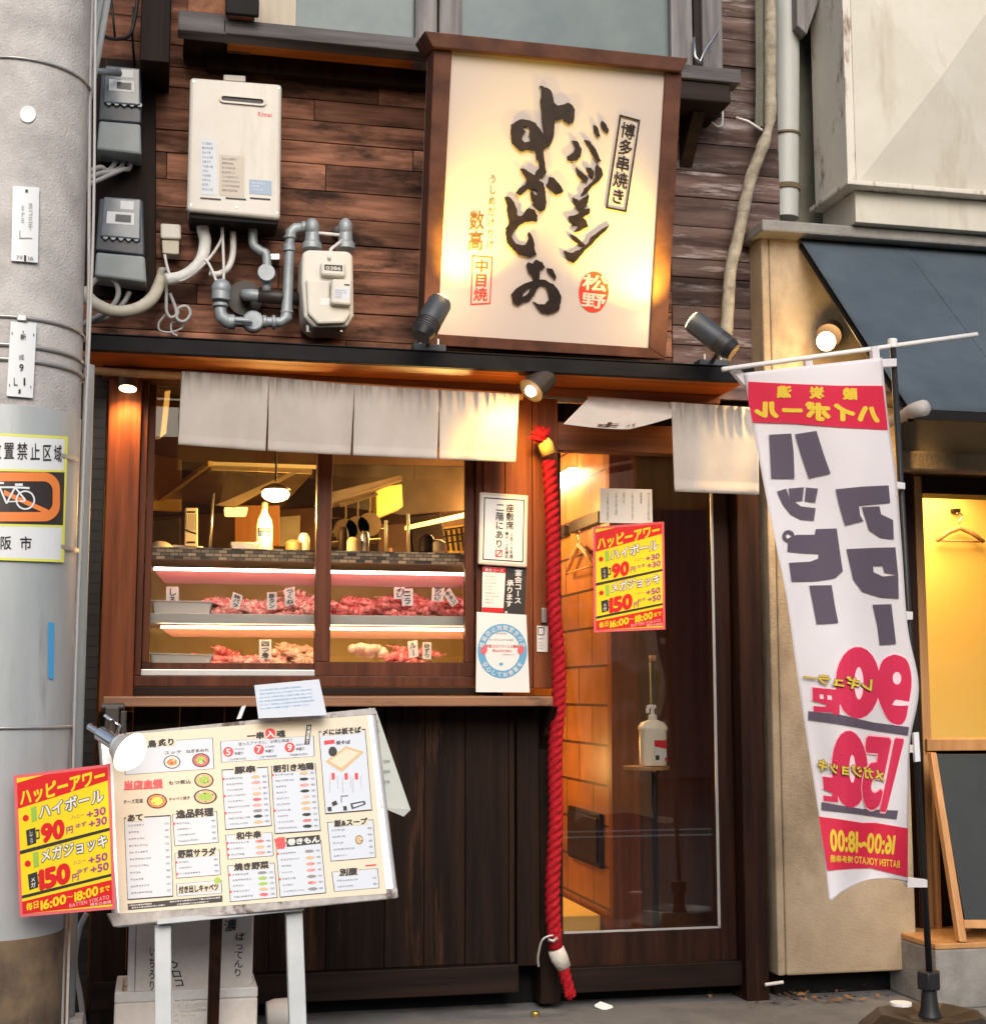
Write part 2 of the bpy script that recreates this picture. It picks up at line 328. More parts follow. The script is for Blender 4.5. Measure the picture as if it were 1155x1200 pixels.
    bracketw=mat('rusty brown beam', (.14, .05, .024), .8, col2=(.3, .13, .06), scale=22, stretch=(1, .1, 1), bump=.4, wear=((.3, .24, .2), 11, .66, .75, (1, 1, 1))),
    leaf=mat('dry leaves', (.14, .06, .02), .8, col2=(.3, .16, .06), scale=40, island=.4), basem=mat('dark metal flag base', (.03, .024, .02), .32, .3, col2=(.05, .04, .03), scale=6),
    glow=mat('lit lamp face', (1, .9, .7), .5, emit=(1, .72, .36), es=7), glow_w=mat('lit bulb', (1, .9, .8), .5, emit=(1, .86, .66), es=9), tubelight=mat('lit pink white tube', (1, .9, .9), .5, emit=(1, .60, .5), es=22), tubelight_o=mat('lit warm tube', (1, .9, .8), .5, emit=(1, .62, .36), es=22),
    lamphouse=mat('grey lamp housing', (.035, .043, .055), .5, .1, col2=(.055, .065, .08), scale=12), lampblack=mat('dark lamp housing', (.03, .022, .018), .5), lampbrown=mat('brown lamp housing', (.13, .085, .06), .5),
    plastic_y=mat('cream plastic', (.74, .66, .46), .35), soap=mat('cream sanitizer bottle', (.92, .87, .72), .3), traym=mat('pale steel tray', (.74, .68, .64), .4),
)
# ================================================================ the ground and what lies across the street
g = MB().box(-40, 40, -40, .02, -.2, -.06).build('street', M['asphalt']); g['kind'] = 'structure'
g = MB().box(-12, 12, -1.75, 4.6, -.3, 0).build('pavement', M['pave'], bev=.01); g['kind'] = 'structure'
for y in (-6.3, -6.75):
    g = MB().box(-12, 14, y, y+.12, -.0595, -.056).build('road_marking', M['paint']); g['kind'] = 'structure'
b = thing('far_building', 'plain grey building across the street, seen only as a dim reflection in the door glass', 'building', (2, -13, 0))
MB().box(-12, 16, -16, -13, 0, 4.2).build('wall', M['farwall'], b)
for i in range(7):
    for z in (.9, 2.6): MB().box(-10+i*3.6, -8.2+i*3.6, -13.02, -12.9, z, z+1.3).build('window', M['fardark'], b)

# ================================================================ the restaurant building
shop = thing('restaurant_building', 'old two storey restaurant of dark wood planks with serving window and black eave', 'building', (1, 0, 0))
FY = .06
def boards(x0, x1, z0, z1, yf, hmin, hmax, lmin, lmax):
    mb = MB(); z = z0
    while z < z1:
        h = random.uniform(hmin, hmax); x = x0 - random.uniform(0, .4)
        while x < x1:
            l = random.uniform(lmin, lmax); a, e = max(x, x0), min(x+l, x1)
            if e-a > .03:
                j = random.uniform(0, .006); mb.box(a+.0012, e-.0012, yf-j, yf+.02, z+.0015, min(z+h, z1)-.0015)
            x += l
        z += h
    return mb
XL, XS = -.30, at(785, 250, FY).x
WT = at(868, 90, -.2).z                       # underside level of the upper sill
boards(XL, XS, 2.16, 3.55, FY, .065, .1, .45, 1.5).build('plank_wall', M['plank'], shop, bev=.0015, seg=1)
boards(XS, 2.27, 2.16, 4.3, FY, .07, .13, .9, 1.8).build('plank_wall', M['plank_grey'], shop, bev=.0015, seg=1)
MB().box(XL, 2.13, FY+.03, FY+.08, 2.14, 3.4).build('backing_wall', M['darkwood'], shop)
# eave: fascia, soffit, top board
EY = -.30
fz0, fz1 = at(475, 428, EY).z, at(475, 411, EY).z
EX0, EX1 = at(98, 395, EY).x, at(884, 440, EY).x
MB().box(EX0, EX1, EY, EY+.03, fz0, fz1).box(EX0, EX1, EY-.004, EY+.05, fz1+.001, fz1+.006).build('eave_fascia', M['black'], shop, bev=.002)
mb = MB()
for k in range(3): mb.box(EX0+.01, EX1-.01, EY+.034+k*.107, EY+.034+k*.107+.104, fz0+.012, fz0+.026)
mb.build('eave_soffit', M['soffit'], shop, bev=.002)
MB().hexa([(EX0, EY+.02, fz1), (EX1, EY+.02, fz1), (EX1, FY-.002, fz1+.04), (EX0, FY-.002, fz1+.04)], [(EX0, EY+.02, fz1-.012), (EX1, EY+.02, fz1-.012), (EX1, FY-.002, fz1+.02), (EX0, FY-.002, fz1+.02)]).build('eave_roof', M['black'], shop)
xm = at(612, 450, -.02).x
MB().box(EX0+.05, xm, -.03, .07, at(500, 459, -.03).z, fz0+.011).build('lintel_beam', M['beam'], shop, bev=.004)
MB().box(xm+.002, EX1-.02, -.022, .07, at(760, 470, -.02).z, fz0+.011).build('lintel_beam', M['beam'], shop, bev=.004)
LB = at(500, 459, -.03).z
# posts and boards of the lower front
lz = 2.108
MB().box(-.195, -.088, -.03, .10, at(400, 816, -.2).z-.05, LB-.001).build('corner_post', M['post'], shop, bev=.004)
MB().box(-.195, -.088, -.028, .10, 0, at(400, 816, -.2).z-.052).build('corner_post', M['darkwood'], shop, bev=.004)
WX0, WX1 = -.086, 1.062                      # serving window
WZ0, WZ1 = at(400, 803, 0).z, LB-.002
DX0, DX1 = at(653, 700, .05).x, at(862, 760, .0).x
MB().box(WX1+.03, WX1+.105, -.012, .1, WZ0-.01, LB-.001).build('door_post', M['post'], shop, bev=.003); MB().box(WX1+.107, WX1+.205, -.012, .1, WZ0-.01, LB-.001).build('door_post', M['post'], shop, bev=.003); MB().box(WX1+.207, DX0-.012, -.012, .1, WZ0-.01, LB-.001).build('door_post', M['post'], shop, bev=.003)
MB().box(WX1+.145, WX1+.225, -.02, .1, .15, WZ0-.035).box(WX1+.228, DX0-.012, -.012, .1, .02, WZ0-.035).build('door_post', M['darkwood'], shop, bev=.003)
# serving window
win = MB().box(WX0, WX1+.028, .0, .012, WZ0-.004, WZ0+.03).box(WX0, WX0+.02, .0, .1, WZ0+.032, WZ1).box(WX1+.004, WX1+.026, 0., .1, WZ0+.032, WZ1).box(WX0, WX1+.028, .012, .13, WZ0-.004, WZ0+.022).build('window', M['sashw'], shop, bev=.002)
s0, s1 = at(371, 640, .03).x, at(388, 640, .03).x
MB().box(WX0+.022, s1, .055, .085, WZ0+.034, WZ0+.075).box(WX0+.022, WX0+.045, .055, .085, WZ0+.076, WZ1).box(s0, s1-.004, .055, .085, WZ0+.076, WZ1).build('sash', M['sashw'], win, bev=.002)
MB().box(s0-.002, WX1+.002, .018, .05, WZ0+.031, at(480, 776, .02).z).box(s0-.002, s1, .018, .05, at(480, 776, .02).z+.001, WZ1).box(WX1-.03, WX1+.002, .018, .05, at(480, 776, .02).z+.001, WZ1).build('sash', M['sashw'], win, bev=.002)
MB().box(WX0+.03, s0+.01, .068, .072, WZ0+.07, WZ1).build('window_pane', M['glass'], win)
MB().box(s1-.01, WX1-.02, .032, .036, WZ0+.1, WZ1).build('window_pane', M['glass'], win)
MB().box(WX0+.02, s0, .02, .05, WZ0+.031, WZ0+.052).build('sill', M['alu'], win, bev=.002)
# counter
cz1, cz0 = at(400, 816, -.2).z, at(400, 828, -.2).z
CX0, CX1 = at(121, 818, -.2).x, at(648, 820, -.2).x
MB().box(CX0, CX1, -.2, -.001, cz0, cz1).build('counter_shelf', M['counter'], shop, bev=.004)
for px in (135, 640): 
    xx = at(px, 850, -.1).x; MB().hexa([(xx, -.16, cz0-.002), (xx, -.001, cz0-.002), (xx, -.001, cz0-.16)], [(xx+.025, -.16, cz0-.002), (xx+.025, -.001, cz0-.002), (xx+.025, -.001, cz0-.16)]).build('shelf_bracket', M['darkwood'], shop)
# panel below the counter
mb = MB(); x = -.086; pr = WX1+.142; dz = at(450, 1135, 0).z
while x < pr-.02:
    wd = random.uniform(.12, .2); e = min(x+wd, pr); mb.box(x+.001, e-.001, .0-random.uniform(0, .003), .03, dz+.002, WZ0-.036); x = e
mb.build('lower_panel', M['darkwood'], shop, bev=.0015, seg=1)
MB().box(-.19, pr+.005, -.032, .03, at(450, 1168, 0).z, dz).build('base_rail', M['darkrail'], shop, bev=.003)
MB().box(CX0+.02, WX1+.1, .0, .05, WZ0-.034, WZ0-.006).build('apron_rail', M['darkrail'], shop, bev=.002)
MB().box(-.19, 2.1, .12, .16, 0, .16).build('plinth', M['black'], shop)
# doorway
JX1 = at(892, 800, -.02).x
lt0, lt1 = at(720, 531, .02).z, at(720, 498, .02).z
MB().box(DX0-.01, DX1+.0, .0, .06, lt0, lt1).build('door_lintel', M['beam'], shop, bev=.003)
MB().box(DX0-.01, DX1, .062, .1, lt1+.001, LB).build('transom_board', M['darkwood'], shop)
MB().box(DX1+.002, JX1, -.03, .11, .0, at(880, 478, -.03).z).build('door_jamb', M['door'], shop, bev=.004)
MB().box(DX0-.01, DX1+.0, .0, .11, at(760, 1160, .0).z, at(760, 1131, 0).z).build('threshold', M['darkrail'], shop, bev=.003)
door = MB().box(DX0, at(839, 800, .04).x, .04, .075, at(760, 1130, .04).z, at(760, 1091, .04).z).box(at(839, 800, .04).x, DX1-.003, .04, .075, at(760, 1130, .04).z, lt0-.003).box(DX0-.01, DX0+.012, .04, .075, at(760, 1090, .04).z, lt0-.003).build('sliding_door', M['door'], shop, bev=.003)
MB().box(DX0, at(840, 800, .05).x, .055, .061, at(760, 1092, .05).z, lt0-.002).build('door_pane', M['glass_d'], door)
MB().box(at(835.5, 800, .038).x, at(838.5, 800, .038).x, .036, .0395, at(760, 1089, .04).z, lt0-.004).box(DX0+.013, at(838.5, 800, .038).x, .036, .0395, at(760, 1090.5, .04).z, at(760, 1088, .04).z).build('glazing_bead', M['alu'], door)
# upper storey
sz1, sz0 = at(400, 35, -.2).z, at(400, 52, -.2).z
UX0, UX1 = at(262, 20, -.2).x, at(868, 90, -.2).x
MB().box(UX0, UX1, -.2, -.12, sz0, sz1).build('upper_sill', M['greyx'], shop, bev=.004)
mb = MB(); wz = at(480, 86, .05).z  # soffit boards slope down to the wall, shaped to catch more sky light
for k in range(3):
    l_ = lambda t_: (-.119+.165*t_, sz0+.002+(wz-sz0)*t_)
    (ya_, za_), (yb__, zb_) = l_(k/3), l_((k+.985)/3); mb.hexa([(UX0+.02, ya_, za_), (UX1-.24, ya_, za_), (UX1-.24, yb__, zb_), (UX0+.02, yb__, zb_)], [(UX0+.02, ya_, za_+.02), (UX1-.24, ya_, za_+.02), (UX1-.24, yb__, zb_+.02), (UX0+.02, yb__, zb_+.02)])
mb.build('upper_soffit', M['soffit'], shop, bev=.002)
MB().box(UX1-.23, UX1-.035, -.185, FY-.002, sz0-.075, sz0-.001).build('sill_bracket', M['darkrail'], shop, bev=.006)
MB().hexa([(UX1-.15, -.1, sz0-.077), (UX1-.15, FY-.004, sz0-.077), (UX1-.15, FY-.004, sz0-.24)], [(UX1-.1, -.1, sz0-.077), (UX1-.1, FY-.004, sz0-.077), (UX1-.1, FY-.004, sz0-.24)]).build('sill_bracket', M['darkrail'], shop, bev=.004)
xa, xb = at(268, 18, -.23).x, at(299, 18, -.23).x
MB().box(xa, xb, -.23, FY-.002, at(285, 19, -.23).z, at(285, -30, -.23).z).build('projecting_beam', M['bracketw'], shop, bev=.006)
MB().box(xa-.012, xb+.012, -.25, -.232, at(285, 17, -.25).z, at(285, -30, -.25).z).build('projecting_beam', M['black'], shop, bev=.004)
x0 = at(209, 20, -.2).x
MB().box(x0, xa-.003, -.2, -.13, at(240, 38, -.2).z, at(240, 14, -.2).z).build('projecting_beam', M['greyx'], shop, bev=.006)
MB().hexa([(xa+.012, -.205, sz0+.03), (xb+.004, -.205, sz0+.03), (xb-.002, -.05, at(285, 64, .0).z), (xa+.004, -.05, at(285, 64, .0).z)], [(xa+.012, -.12, sz0+.05), (xb+.004, -.12, sz0+.05), (xb-.002, FY-.004, sz0+.02), (xa+.004, FY-.004, sz0+.02)]).build('beam_bracket', M['bracketw'], shop, bev=.005)
MB().box(x0+.02, xa-.003, -.128, FY-.004, at(240, 34, -.2).z, at(240, 14, -.2).z).build('projecting_beam', M['darkwood'], shop, bev=.006)
MB().box(x0+.03, xa-.003, -.18, FY-.004, at(240, 13, -.2).z, at(240, -30, -.2).z).build('projecting_beam', M['bracketw'], shop, bev=.006)
for a, e in ((487, 512), (515, 541), (786, 811), (823, 846)): MB().box(at(a, 30, -.12).x, at(e, 30, -.12).x, -.12, -.05, sz1-.05, 4.3).build('window_post', M['grey'], shop, bev=.003)
MB().box(at(812.5, 30, -.1).x, at(821, 30, -.1).x, -.10, -.05, sz1-.05, 4.3).build('window_post', M['darkrail'], shop, bev=.003)
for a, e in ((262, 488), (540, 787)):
    MB().box(at(a, 20, -.07).x, at(e, 20, -.07).x, -.085, -.08, sz1-.03, 4.3).build('upper_pane', M['sky_glass'], shop)
mb = MB(); x0 = at(255, 20, -.04).x; x1 = at(345, 20, -.04).x
MB().grid(lambda u, v: (x0+(x1-x0)*u, -.094+.006*math.sin(u*24), 3.3+v*1.0), 30, 2).build('curtain', M['curtain'], shop, smooth=True)
MB().box(.1, at(843, 30, 0).x, .0, .05, 3.25, 4.3).build('upper_wall', M['darkwood'], shop)
MB().box(at(165, 30, -.2).x, at(200, 30, -.2).x, -.2, FY-.004, at(180, 72, -.2).z, 4.3).build('corner_board', M['darkwood'], shop, bev=.004)
# rooms inside
KY = 3.0
MB().box(-.9, 1.75, KY, KY+.1, 0, 2.9).build('kitchen_wall', M['kwall'], shop)
MB().box(-.9, -.8, .16, KY, 0, 2.9).box(-.8, -.2, .16, .2, 0, 2.9).build('kitchen_wall', M['kwall'], shop)
MB().box(-.9, 4.2, .1, 5, 2.45, 2.5).build('ceiling', M['kdark'], shop)
MB().box(-.9, 4.2, .16, 5, .001, .03).build('inner_floor', M['counter'], shop)
PX = 1.86
MB().box(PX, PX+.1, 1.0, 4.2, .03, 2.44).build('partition_wall', M['blocks'], shop)
MB().box(PX-.012, PX+.112, .94, .995, .03, 2.44).build('partition_post', M['post'], shop, bev=.004)
MB().box(1.2, 1.86, 4.2, 4.3, .03, 2.44).build('kitchen_wall', M['kwall'], shop)
MB().box(PX+.115, 2.9, 1.35, 1.4, .03, 2.44).box(2.6, 2.7, .12, 1.34, .03, 2.44).build('hall_wall', M['hallw'], shop)
MB().box(1.1, 1.2, .2, 3.0, .03, 1.0).build('kitchen_counter', M['post'], shop)

# ================================================================ left: tiled wall behind the pole
t = thing('tiled_house_wall', 'narrow strip of dark tiled wall between the concrete pole and the cedar corner post', 'wall', (-.5, .1, 0))
MB().box(-1.6, -.205, .04, .2, 0, 2.2).build('tiled_face', M['dtile'], t)
MB().box(-1.6, -.31, .05, .2, 2.201, 4.3).build('upper_face', M['plank_grey'], t)

# ================================================================ right: rendered neighbour
nb = thing('neighbour_building', 'beige rendered shop next door with off white panelled bay above and a yellow lit room', 'building', (2.8, 0, 0))
PXL, PXR, PY = at(906, 500, -.06).x, at(1063, 800, -.06).x, -.06
pz0 = at(980, 1141, PY).z; ptop = at(960, 279, PY).z
MB().box(PXL, PXR, PY, .2, pz0, ptop).build('pier', M['stucco'], nb, bev=.008)
MB().box(PXL-.03, PXL-.001, PY+.004, .2, pz0, ptop).build('pier_edge', M['stucco'], nb, bev=.006)
MB().box(PXL, PXR-.02, .05, .2, 0, pz0-.001).build('pier_foot', M['black'], nb)
hz0, hz1 = at(1110, 556, .0).z, ptop
MB().box(PXR+.001, 5.2, .0, .2, at(1110, 530, 0).z, hz1).build('header_wall', M['stucco'], nb)
MB().box(PXR+.001, 5.2, -.02, .2, at(1110, 553, -.02).z, at(1110, 530, 0).z-.001).build('header_band', M['stucco'], nb, bev=.01)
cz = at(905, 257, -.14).z
MB().box(PXL-.06, 5.2, -.14, .25, cz-.045, cz).build('cornice', M['concrete'], nb, bev=.008)
bx0, by0, by1 = at(1000, 120, -.18).x, -.18, .1
lz0, lz1 = at(1000, 216, by0).z, at(1000, 268, by0).z
xc = at(1090, 100, by0).x; zc = at(1088, 100, by0).z; bw = xc-bx0; 
mb = MB()
for s in (-1, 1):
    mb.add([(xc, by0-.03, zc), (xc-bw, by0, lz0), (xc+bw, by0, lz0)], [(0, 1, 2)]) if s < 0 else None
P = [(bx0, by0, lz0), (bx0+2*bw, by0, lz0), (bx0+2*bw, by0, 2*zc-lz0), (bx0, by0, 2*zc-lz0)]; c0 = (xc, by0-.075, zc)
mb = MB(); 
for k in range(2):
    q = [(p[0]+k*2*bw, p[1], p[2]) for p in P]; c = (c0[0]+k*2*bw, c0[1], c0[2])
    for i in range(4): mb.add([q[i], q[(i+1) % 4], c], [(0, 1, 2)])
mb.build('bay_panel', M['panelw'], nb)
MB().box(bx0-.035, bx0-.001, by0-.002, by1, lz0, 4.4).build('bay_corner', M['panelr'], nb, bev=.004)
MB().box(bx0, 5.2, by0+.002, by1, lz0, 4.4).build('bay_body', M['panelw'], nb)
MB().box(bx0-.06, 5.2, by0-.05, by1, lz0-.02, lz0-.001).build('bay_ledge', M['panelr'], nb, bev=.004)
MB().box(bx0-.005, 5.2, by0+.004, by1, cz+.001, lz0-.021).build('bay_skirt', M['panelw'], nb, bev=.003)
MB().box(PXL-.1, 5.2, .22, .4, cz-.04, 4.4).build('render_wall', M['stucco2'], nb)
MB().hexa([at(933, -30, .0), at(970, -30, .0), at(945, 40, 0), at(934, 30, 0)], [at(933, -30, .0)+Vector((0, .2, 0)), at(970, -30, .0)+Vector((0, .2, 0)), at(945, 40, 0)+Vector((0, .2, 0)), at(934, 30, 0)+Vector((0, .2, 0))]).build('eave_bracket', M['grey'], nb, bev=.004)
# yellow room
jx = at(1064, 700, .02).x
MB().box(jx, at(1074, 700, .02).x, .02, .16, .1, hz0).build('door_frame', M['door'], nb, bev=.003)
MB().box(at(1075, 700, .04).x, at(1085, 700, .04).x, .04, .16, .1, hz0-.005).build('door_frame', M['lwood'], nb, bev=.003)
MB().box(at(1085.5, 700, .03).x, 5.2, .03, .16, at(1110, 579, .03).z, hz0-.002).build('door_head', M['darkrail'], nb, bev=.003)
MB().box(PXR-.2, 5.2, .75, .8, .1, 2.3).build('room_wall', M['ywall'], nb)
MB().box(PXR-.2, 5.2, .21, .8, 2.0, 2.05).build('room_ceiling', M['ywall'], nb)
MB().box(PXR-.2, PXR-.15, .21, .75, .1, 2.0).build('room_wall', M['ywall'], nb)
MB().box(at(1086, 870, .02).x, 5.2, .02, .2, at(1110, 880, .02).z, at(1110, 866, .02).z).build('sill_board', M['lwood'], nb, bev=.003)
MB().box(at(1086, 870, .05).x, 5.2, .05, .2, .12, at(1110, 881, .05).z).build('dado', M['darkwood'], nb, bev=.002)
stp = thing('doorstep', 'grey step with pale wooden tread below the chalkboard next door', 'step', at(1115, 1140, -.2))
MB().box(at(1066, 1130, -.12).x, 4.6, -.30, .04, 0, at(1130, 1112, -.3).z).build('riser', M['concrete'], stp, bev=.006)
MB().box(at(1066, 1130, -.12).x, 4.6, -.30, .04, at(1130, 1112, -.3).z+.001, at(1130, 1112, -.3).z+.02).build('tread', M['lwood'], stp, bev=.003)
lamp(nb, 'AREA', (3.1, .45, 1.97), 14, (1, .70, .32), (3.1, .45, 0)).data.size = .5
# awning
ay = -.85; ax = at(935, 278, PY-.005).x
az1, az0 = at(937, 279, PY-.01).z, at(1083, 480, ay).z
aw = thing('shop_awning', 'slate blue canvas awning with black hem over the yellow room next door', 'awning', (ax+1, -.4, az0))
MB().grid(lambda u, v: Vector((ax+(5.2-ax)*u, PY-.01+(ay-PY+.01)*v, az1+(az0-az1)*v-.018*math.sin(v*math.pi)*abs(math.sin(u*(5.2-ax)/.42*math.pi))**.7)), 70, 14).build('canopy', M['awning'], aw, smooth=True, solid=.004)
MB().box(ax, 5.2, ay-.006, ay+.006, az0-.032, az0-.004).build('hem', M['black'], aw)
mb = MB()
for k in range(1, 6):
    xx = ax+k*.42; mb.hexa([(xx, PY-.012, az1+.002), (xx+.012, PY-.012, az1+.002), (xx+.012, ay, az0+.003), (xx, ay, az0+.003)], [(xx, PY-.01, az1), (xx+.012, PY-.01, az1), (xx+.012, ay, az0), (xx, ay, az0)])
mb.build('seam', M['awning'], aw)
MB().tube([(ax+.01, PY-.01, az1-.03), (ax+.01, ay+.01, az0-.03)], .012).tube([(ax+.01, ay+.012, az0-.02), (5.2, ay+.012, az0-.02)], .012).build('frame', M['black'], aw)
# ================================================================ utility pole and its plates
PC = at(10, 500, -.92); PR = .19; PCX, PCY = PC.x, -.92
zs = at(20, 474, PCY-PR).z
def pole_pt(x, y, off=0.0):
    r = ray(x, y).normalized(); rad = PR+off
    for _ in range(3):
        p = _cyl(r, rad); rad = PR-(max(0, p.z-1.85)*.0085+.003 if p.z > zs else 0)+off
    return p
def _cyl(r, rad):
    ox, oy = CAM.x-PCX, CAM.y-PCY; A = r.x**2+r.y**2; B = 2*(ox*r.x+oy*r.y); C = ox*ox+oy*oy-rad*rad
    D = max(B*B-4*A*C, 0); return CAM + r*((-B-math.sqrt(D))/(2*A))
zs, zr = at(20, 474, PCY-PR).z, at(20, 1108, PCY-PR).z
up_ = thing('utility_pole', 'thick grey concrete utility pole, lower half wrapped in a zinc sheet', 'pole', (PCX, PCY, -.06))
zs, zr = at(20, 474, PCY-PR).z, at(20, 1108, PCY-PR).z
MB().lathe([(zs-.02, PR-.003), (1.85, PR-.003), (6.5, PR-.003-4.65*.0085)], (PCX, PCY, 0), n=64).build('shaft', M['pole'], up_, smooth=40)
MB().lathe([(zr, PR), (zs, PR), (zs+.001, PR-.01)], (PCX, PCY, 0), n=64, cap=False).build('protective_sheet', M['sheet'], up_, smooth=40)
MB().lathe([(-.06, PR+.002), (zr+.01, PR+.002), (zr+.012, PR-.01)], (PCX, PCY, 0), n=64, cap=False).build('rusty_foot', M['rust'], up_, smooth=40)
def band(y, r=.004, off=.002, tilt=0):
    z = at(20, y, PCY-PR).z; RR = PR-(max(0, z-1.85)*.0085+.003 if z > zs else 0)
    return MB().tube([(PCX+(RR+off)*math.cos(a*math.pi/24), PCY+(RR+off)*math.sin(a*math.pi/24), z+tilt*math.cos(a*math.pi/24)) for a in range(49)], r, 6)
for y, r_ in ((66, .004), (371, .005), (404, .006), (421, .006), (853, .004)): band(y, r_, .003).build('band', M['strap'], up_, smooth=True)
MB().box(PCX+.03, PCX+.055, PCY-PR-.008, PCY-PR+.02, at(20, 373, PCY-PR).z-.008, at(20, 373, PCY-PR).z+.008).build('buckle', M['strap'], up_, bev=.003)
# cables down its right side
mb = MB()
for i, (dx, r_) in enumerate(((.0, .005), (.009, .004))):
    mb.tube([(PCX+PR-max(0, z-1.85)*.0085+.004+dx+.006*math.sin(k*1.3+i), PCY-.02*i+.01*math.sin(k), z) for k, z in enumerate([6, 4.5, 3.6, 3.2, 2.8, 2.4, 2.1, 1.6, 1.1, .6, 0])], r_, 8)
tag(mb.build('pole_cable', M['cable'], None, smooth=True), 'pair of thin grey cables running down the side of the concrete pole', 'cable')
tag(MB().tube([at(105-(y-428)*.031, y, -.45) for y in (428, 600, 800, 1000, 1190)], .016, 10).build('conduit_pipe', M['drain'], None, smooth=True), 'thin grey conduit pipe standing between the concrete pole and the tiled wall', 'pipe')
tag(MB().tube([at(79, 1072, -.5), at(74, 1205, -.5)], .016, 10).build('wooden_pole', M['lwood'], None, smooth=True), 'tan wooden pole behind the lower corner of the pole poster', 'pole')
tag(MB().tube([at(102, 1070, -.4), at(93, 1090, -.4), at(88, 1130, -.4), at(94, 1165, -.4), at(99, 1205, -.4)], .008, 8).build('loose_cable', M['cable'], None, smooth=True), 'slack grey cable hanging low beside the foot of the concrete pole', 'cable')
def pole_plate(name, label, q, mt, thick=.006, cat='plate'):
    f = qmap(q, pole_pt, .008); o = MB().grid(f, 10, 6).build(name, mt, None, solid=.004); return tag(o, label, cat)
p = pole_plate('number_plate', 'white plate with faint handwritten column and 79 16, higher of two on the concrete pole', [(15.5, 218), (46, 220), (44.5, 308), (13.5, 305.5)], M['plate'])
f = lambda q: qmap(q, pole_pt, .0125)
mb = MB().text('ミナミ', f(rect(24, 240, 30, 262)), vert=True).text('ヨコ三千', f(rect(33, 237, 39, 270)), vert=True).text('79', f(rect(19, 299, 27, 304))).text('16', f(rect(33, 300, 40, 305)))
mb.grid(f([(23, 270), (24, 270), (24, 279), (23, 279)]), 1, 1).grid(f([(23, 278.5), (38, 278.5), (38, 279.5), (23, 279.5)]), 1, 1)
mb.build('lettering', M['grey_ink'], p)
MB().grid(f([(30, 222), (33, 222), (33, 225), (30, 225)]), 1, 1).grid(f([(28.5, 299), (31, 299), (31, 306), (28.5, 306)]), 1, 1).build('bolt_hole', M['ink'], p)
p = pole_plate('number_plate', 'white plate lettered with 9 and L 1, strapped lower on the concrete pole', [(13, 377), (43, 379), (38.5, 466.5), (8, 464)], M['plate'])
MB().text('新', f(rect(24, 391, 31, 398.5)), .02).text('戎', f(rect(22, 415, 29, 422)), .0).text('9', f(rect(22.5, 426, 28.5, 435)), .01).text('L', f(rect(16, 442, 21.5, 452))).text('1', f(rect(27, 442, 31, 452))).build('lettering', M['ink'], p)
mb = MB()
for xx, yy in ((14, 389), (39.5, 391), (11, 450), (36, 452), (27, 387.5)): mb.grid(f(rect(xx, yy, xx+1, yy+3)), 1, 1)
mb.grid(f(rect(22, 456, 24.5, 461)), 1, 1).build('bolt_hole', M['ink'], p)
n_ = 20; o = MB().holed([(33+9.5*math.cos(i*math.pi/10), 133.5+10*math.sin(i*math.pi/10)) for i in range(n_)], [], pole_pt, .004)
tag(o.build('round_sticker', M['plate'], None), 'small round pale sticker high on the concrete pole', 'sticker')
# no bicycle parking sign
q = [(-70, 505), (79.5, 512.5), (75, 658.5), (-72, 652)]
ns = MB().grid(qmap(q, pole_pt, .006), 24, 8).build('parking_ban_sign', M['plate'], None, solid=.002); tag(ns, 'yellow edged city sign banning parked bicycles, wrapped round the zinc sheet of the pole', 'sign')
def cy(pts, off, mt, name, par=ns, n=12):
    MB().grid(qmap(pts, pole_pt, off), n, 2).build(name, mt, par)
yl = mat('lime yellow edge', (.72, .74, .12), .4)
mb = MB()
for a in ([(-70, 504), (80, 511.5), (79.8, 514.5), (-70, 507)], [(-70, 548), (78.5, 551), (78.4, 553.5), (-70, 551)], [(-70, 612), (76.4, 615.5), (76.3, 618), (-70, 615)], [(-70, 651), (75.2, 656), (75, 659), (-70, 654)]): mb.grid(qmap(a, pole_pt, .0075), 16, 1)
mb.grid(qmap([(76.5, 511.5), (80, 511.5), (75.3, 659), (71.8, 659)], pole_pt, .0076), 2, 8)
mb.build('yellow_edge', yl, ns)
cy([(-70, 551), (76, 553.5), (74.2, 615.4), (-70, 612)], .0078, mat('brown black field', (.03, .022, .022), .4), 'dark_field', n=16)
ring = lambda x1, y0, y1, r: [(-40+k*8, y0) for k in range(int((x1-r+40)/8)+1)] + [(x1-r+r*math.sin(a*math.pi/16), y0+r-r*math.cos(a*math.pi/16)) for a in range(9)] + [(x1-r+r*math.cos(a*math.pi/16), y1-r+r*math.sin(a*math.pi/16)) for a in range(9)] + [(-40+k*8, y1) for k in range(int((x1-r+40)/8), -1, -1)]
def on_pole(pts, off): return [pole_pt(x, y, off) for x, y in pts]
o_, i_ = ring(70.5, 553.5, 611, 19), ring(62, 564, 600, 11)
mb = MB()
n1 = int((62-11+40)/8)+1; n0 = int((70.5-19+40)/8)+1
i_ = i_[:n1] + [i_[n1-1]]*(n0-n1) + i_[n1:n1+18] + [i_[n1+18]]*(n0-n1) + i_[n1+18:]
for k in range(len(o_)-1): mb.add(on_pole([o_[k], o_[k+1], i_[k+1], i_[k]], .0092), [(0, 1, 2, 3)])
for k in range(5):
    a, b_ = 5+k*11, 16+k*11; ya = lambda x: 574+(x-5)*.45
    mb.add(on_pole([(a, ya(a)), (min(b_, 57), ya(min(b_, 57))), (min(b_, 57), ya(min(b_, 57))+6), (a, ya(a)+6)], .0090), [(0, 1, 2, 3)])
mb.build('prohibition_ring', M['orange'], ns)
mb = MB()
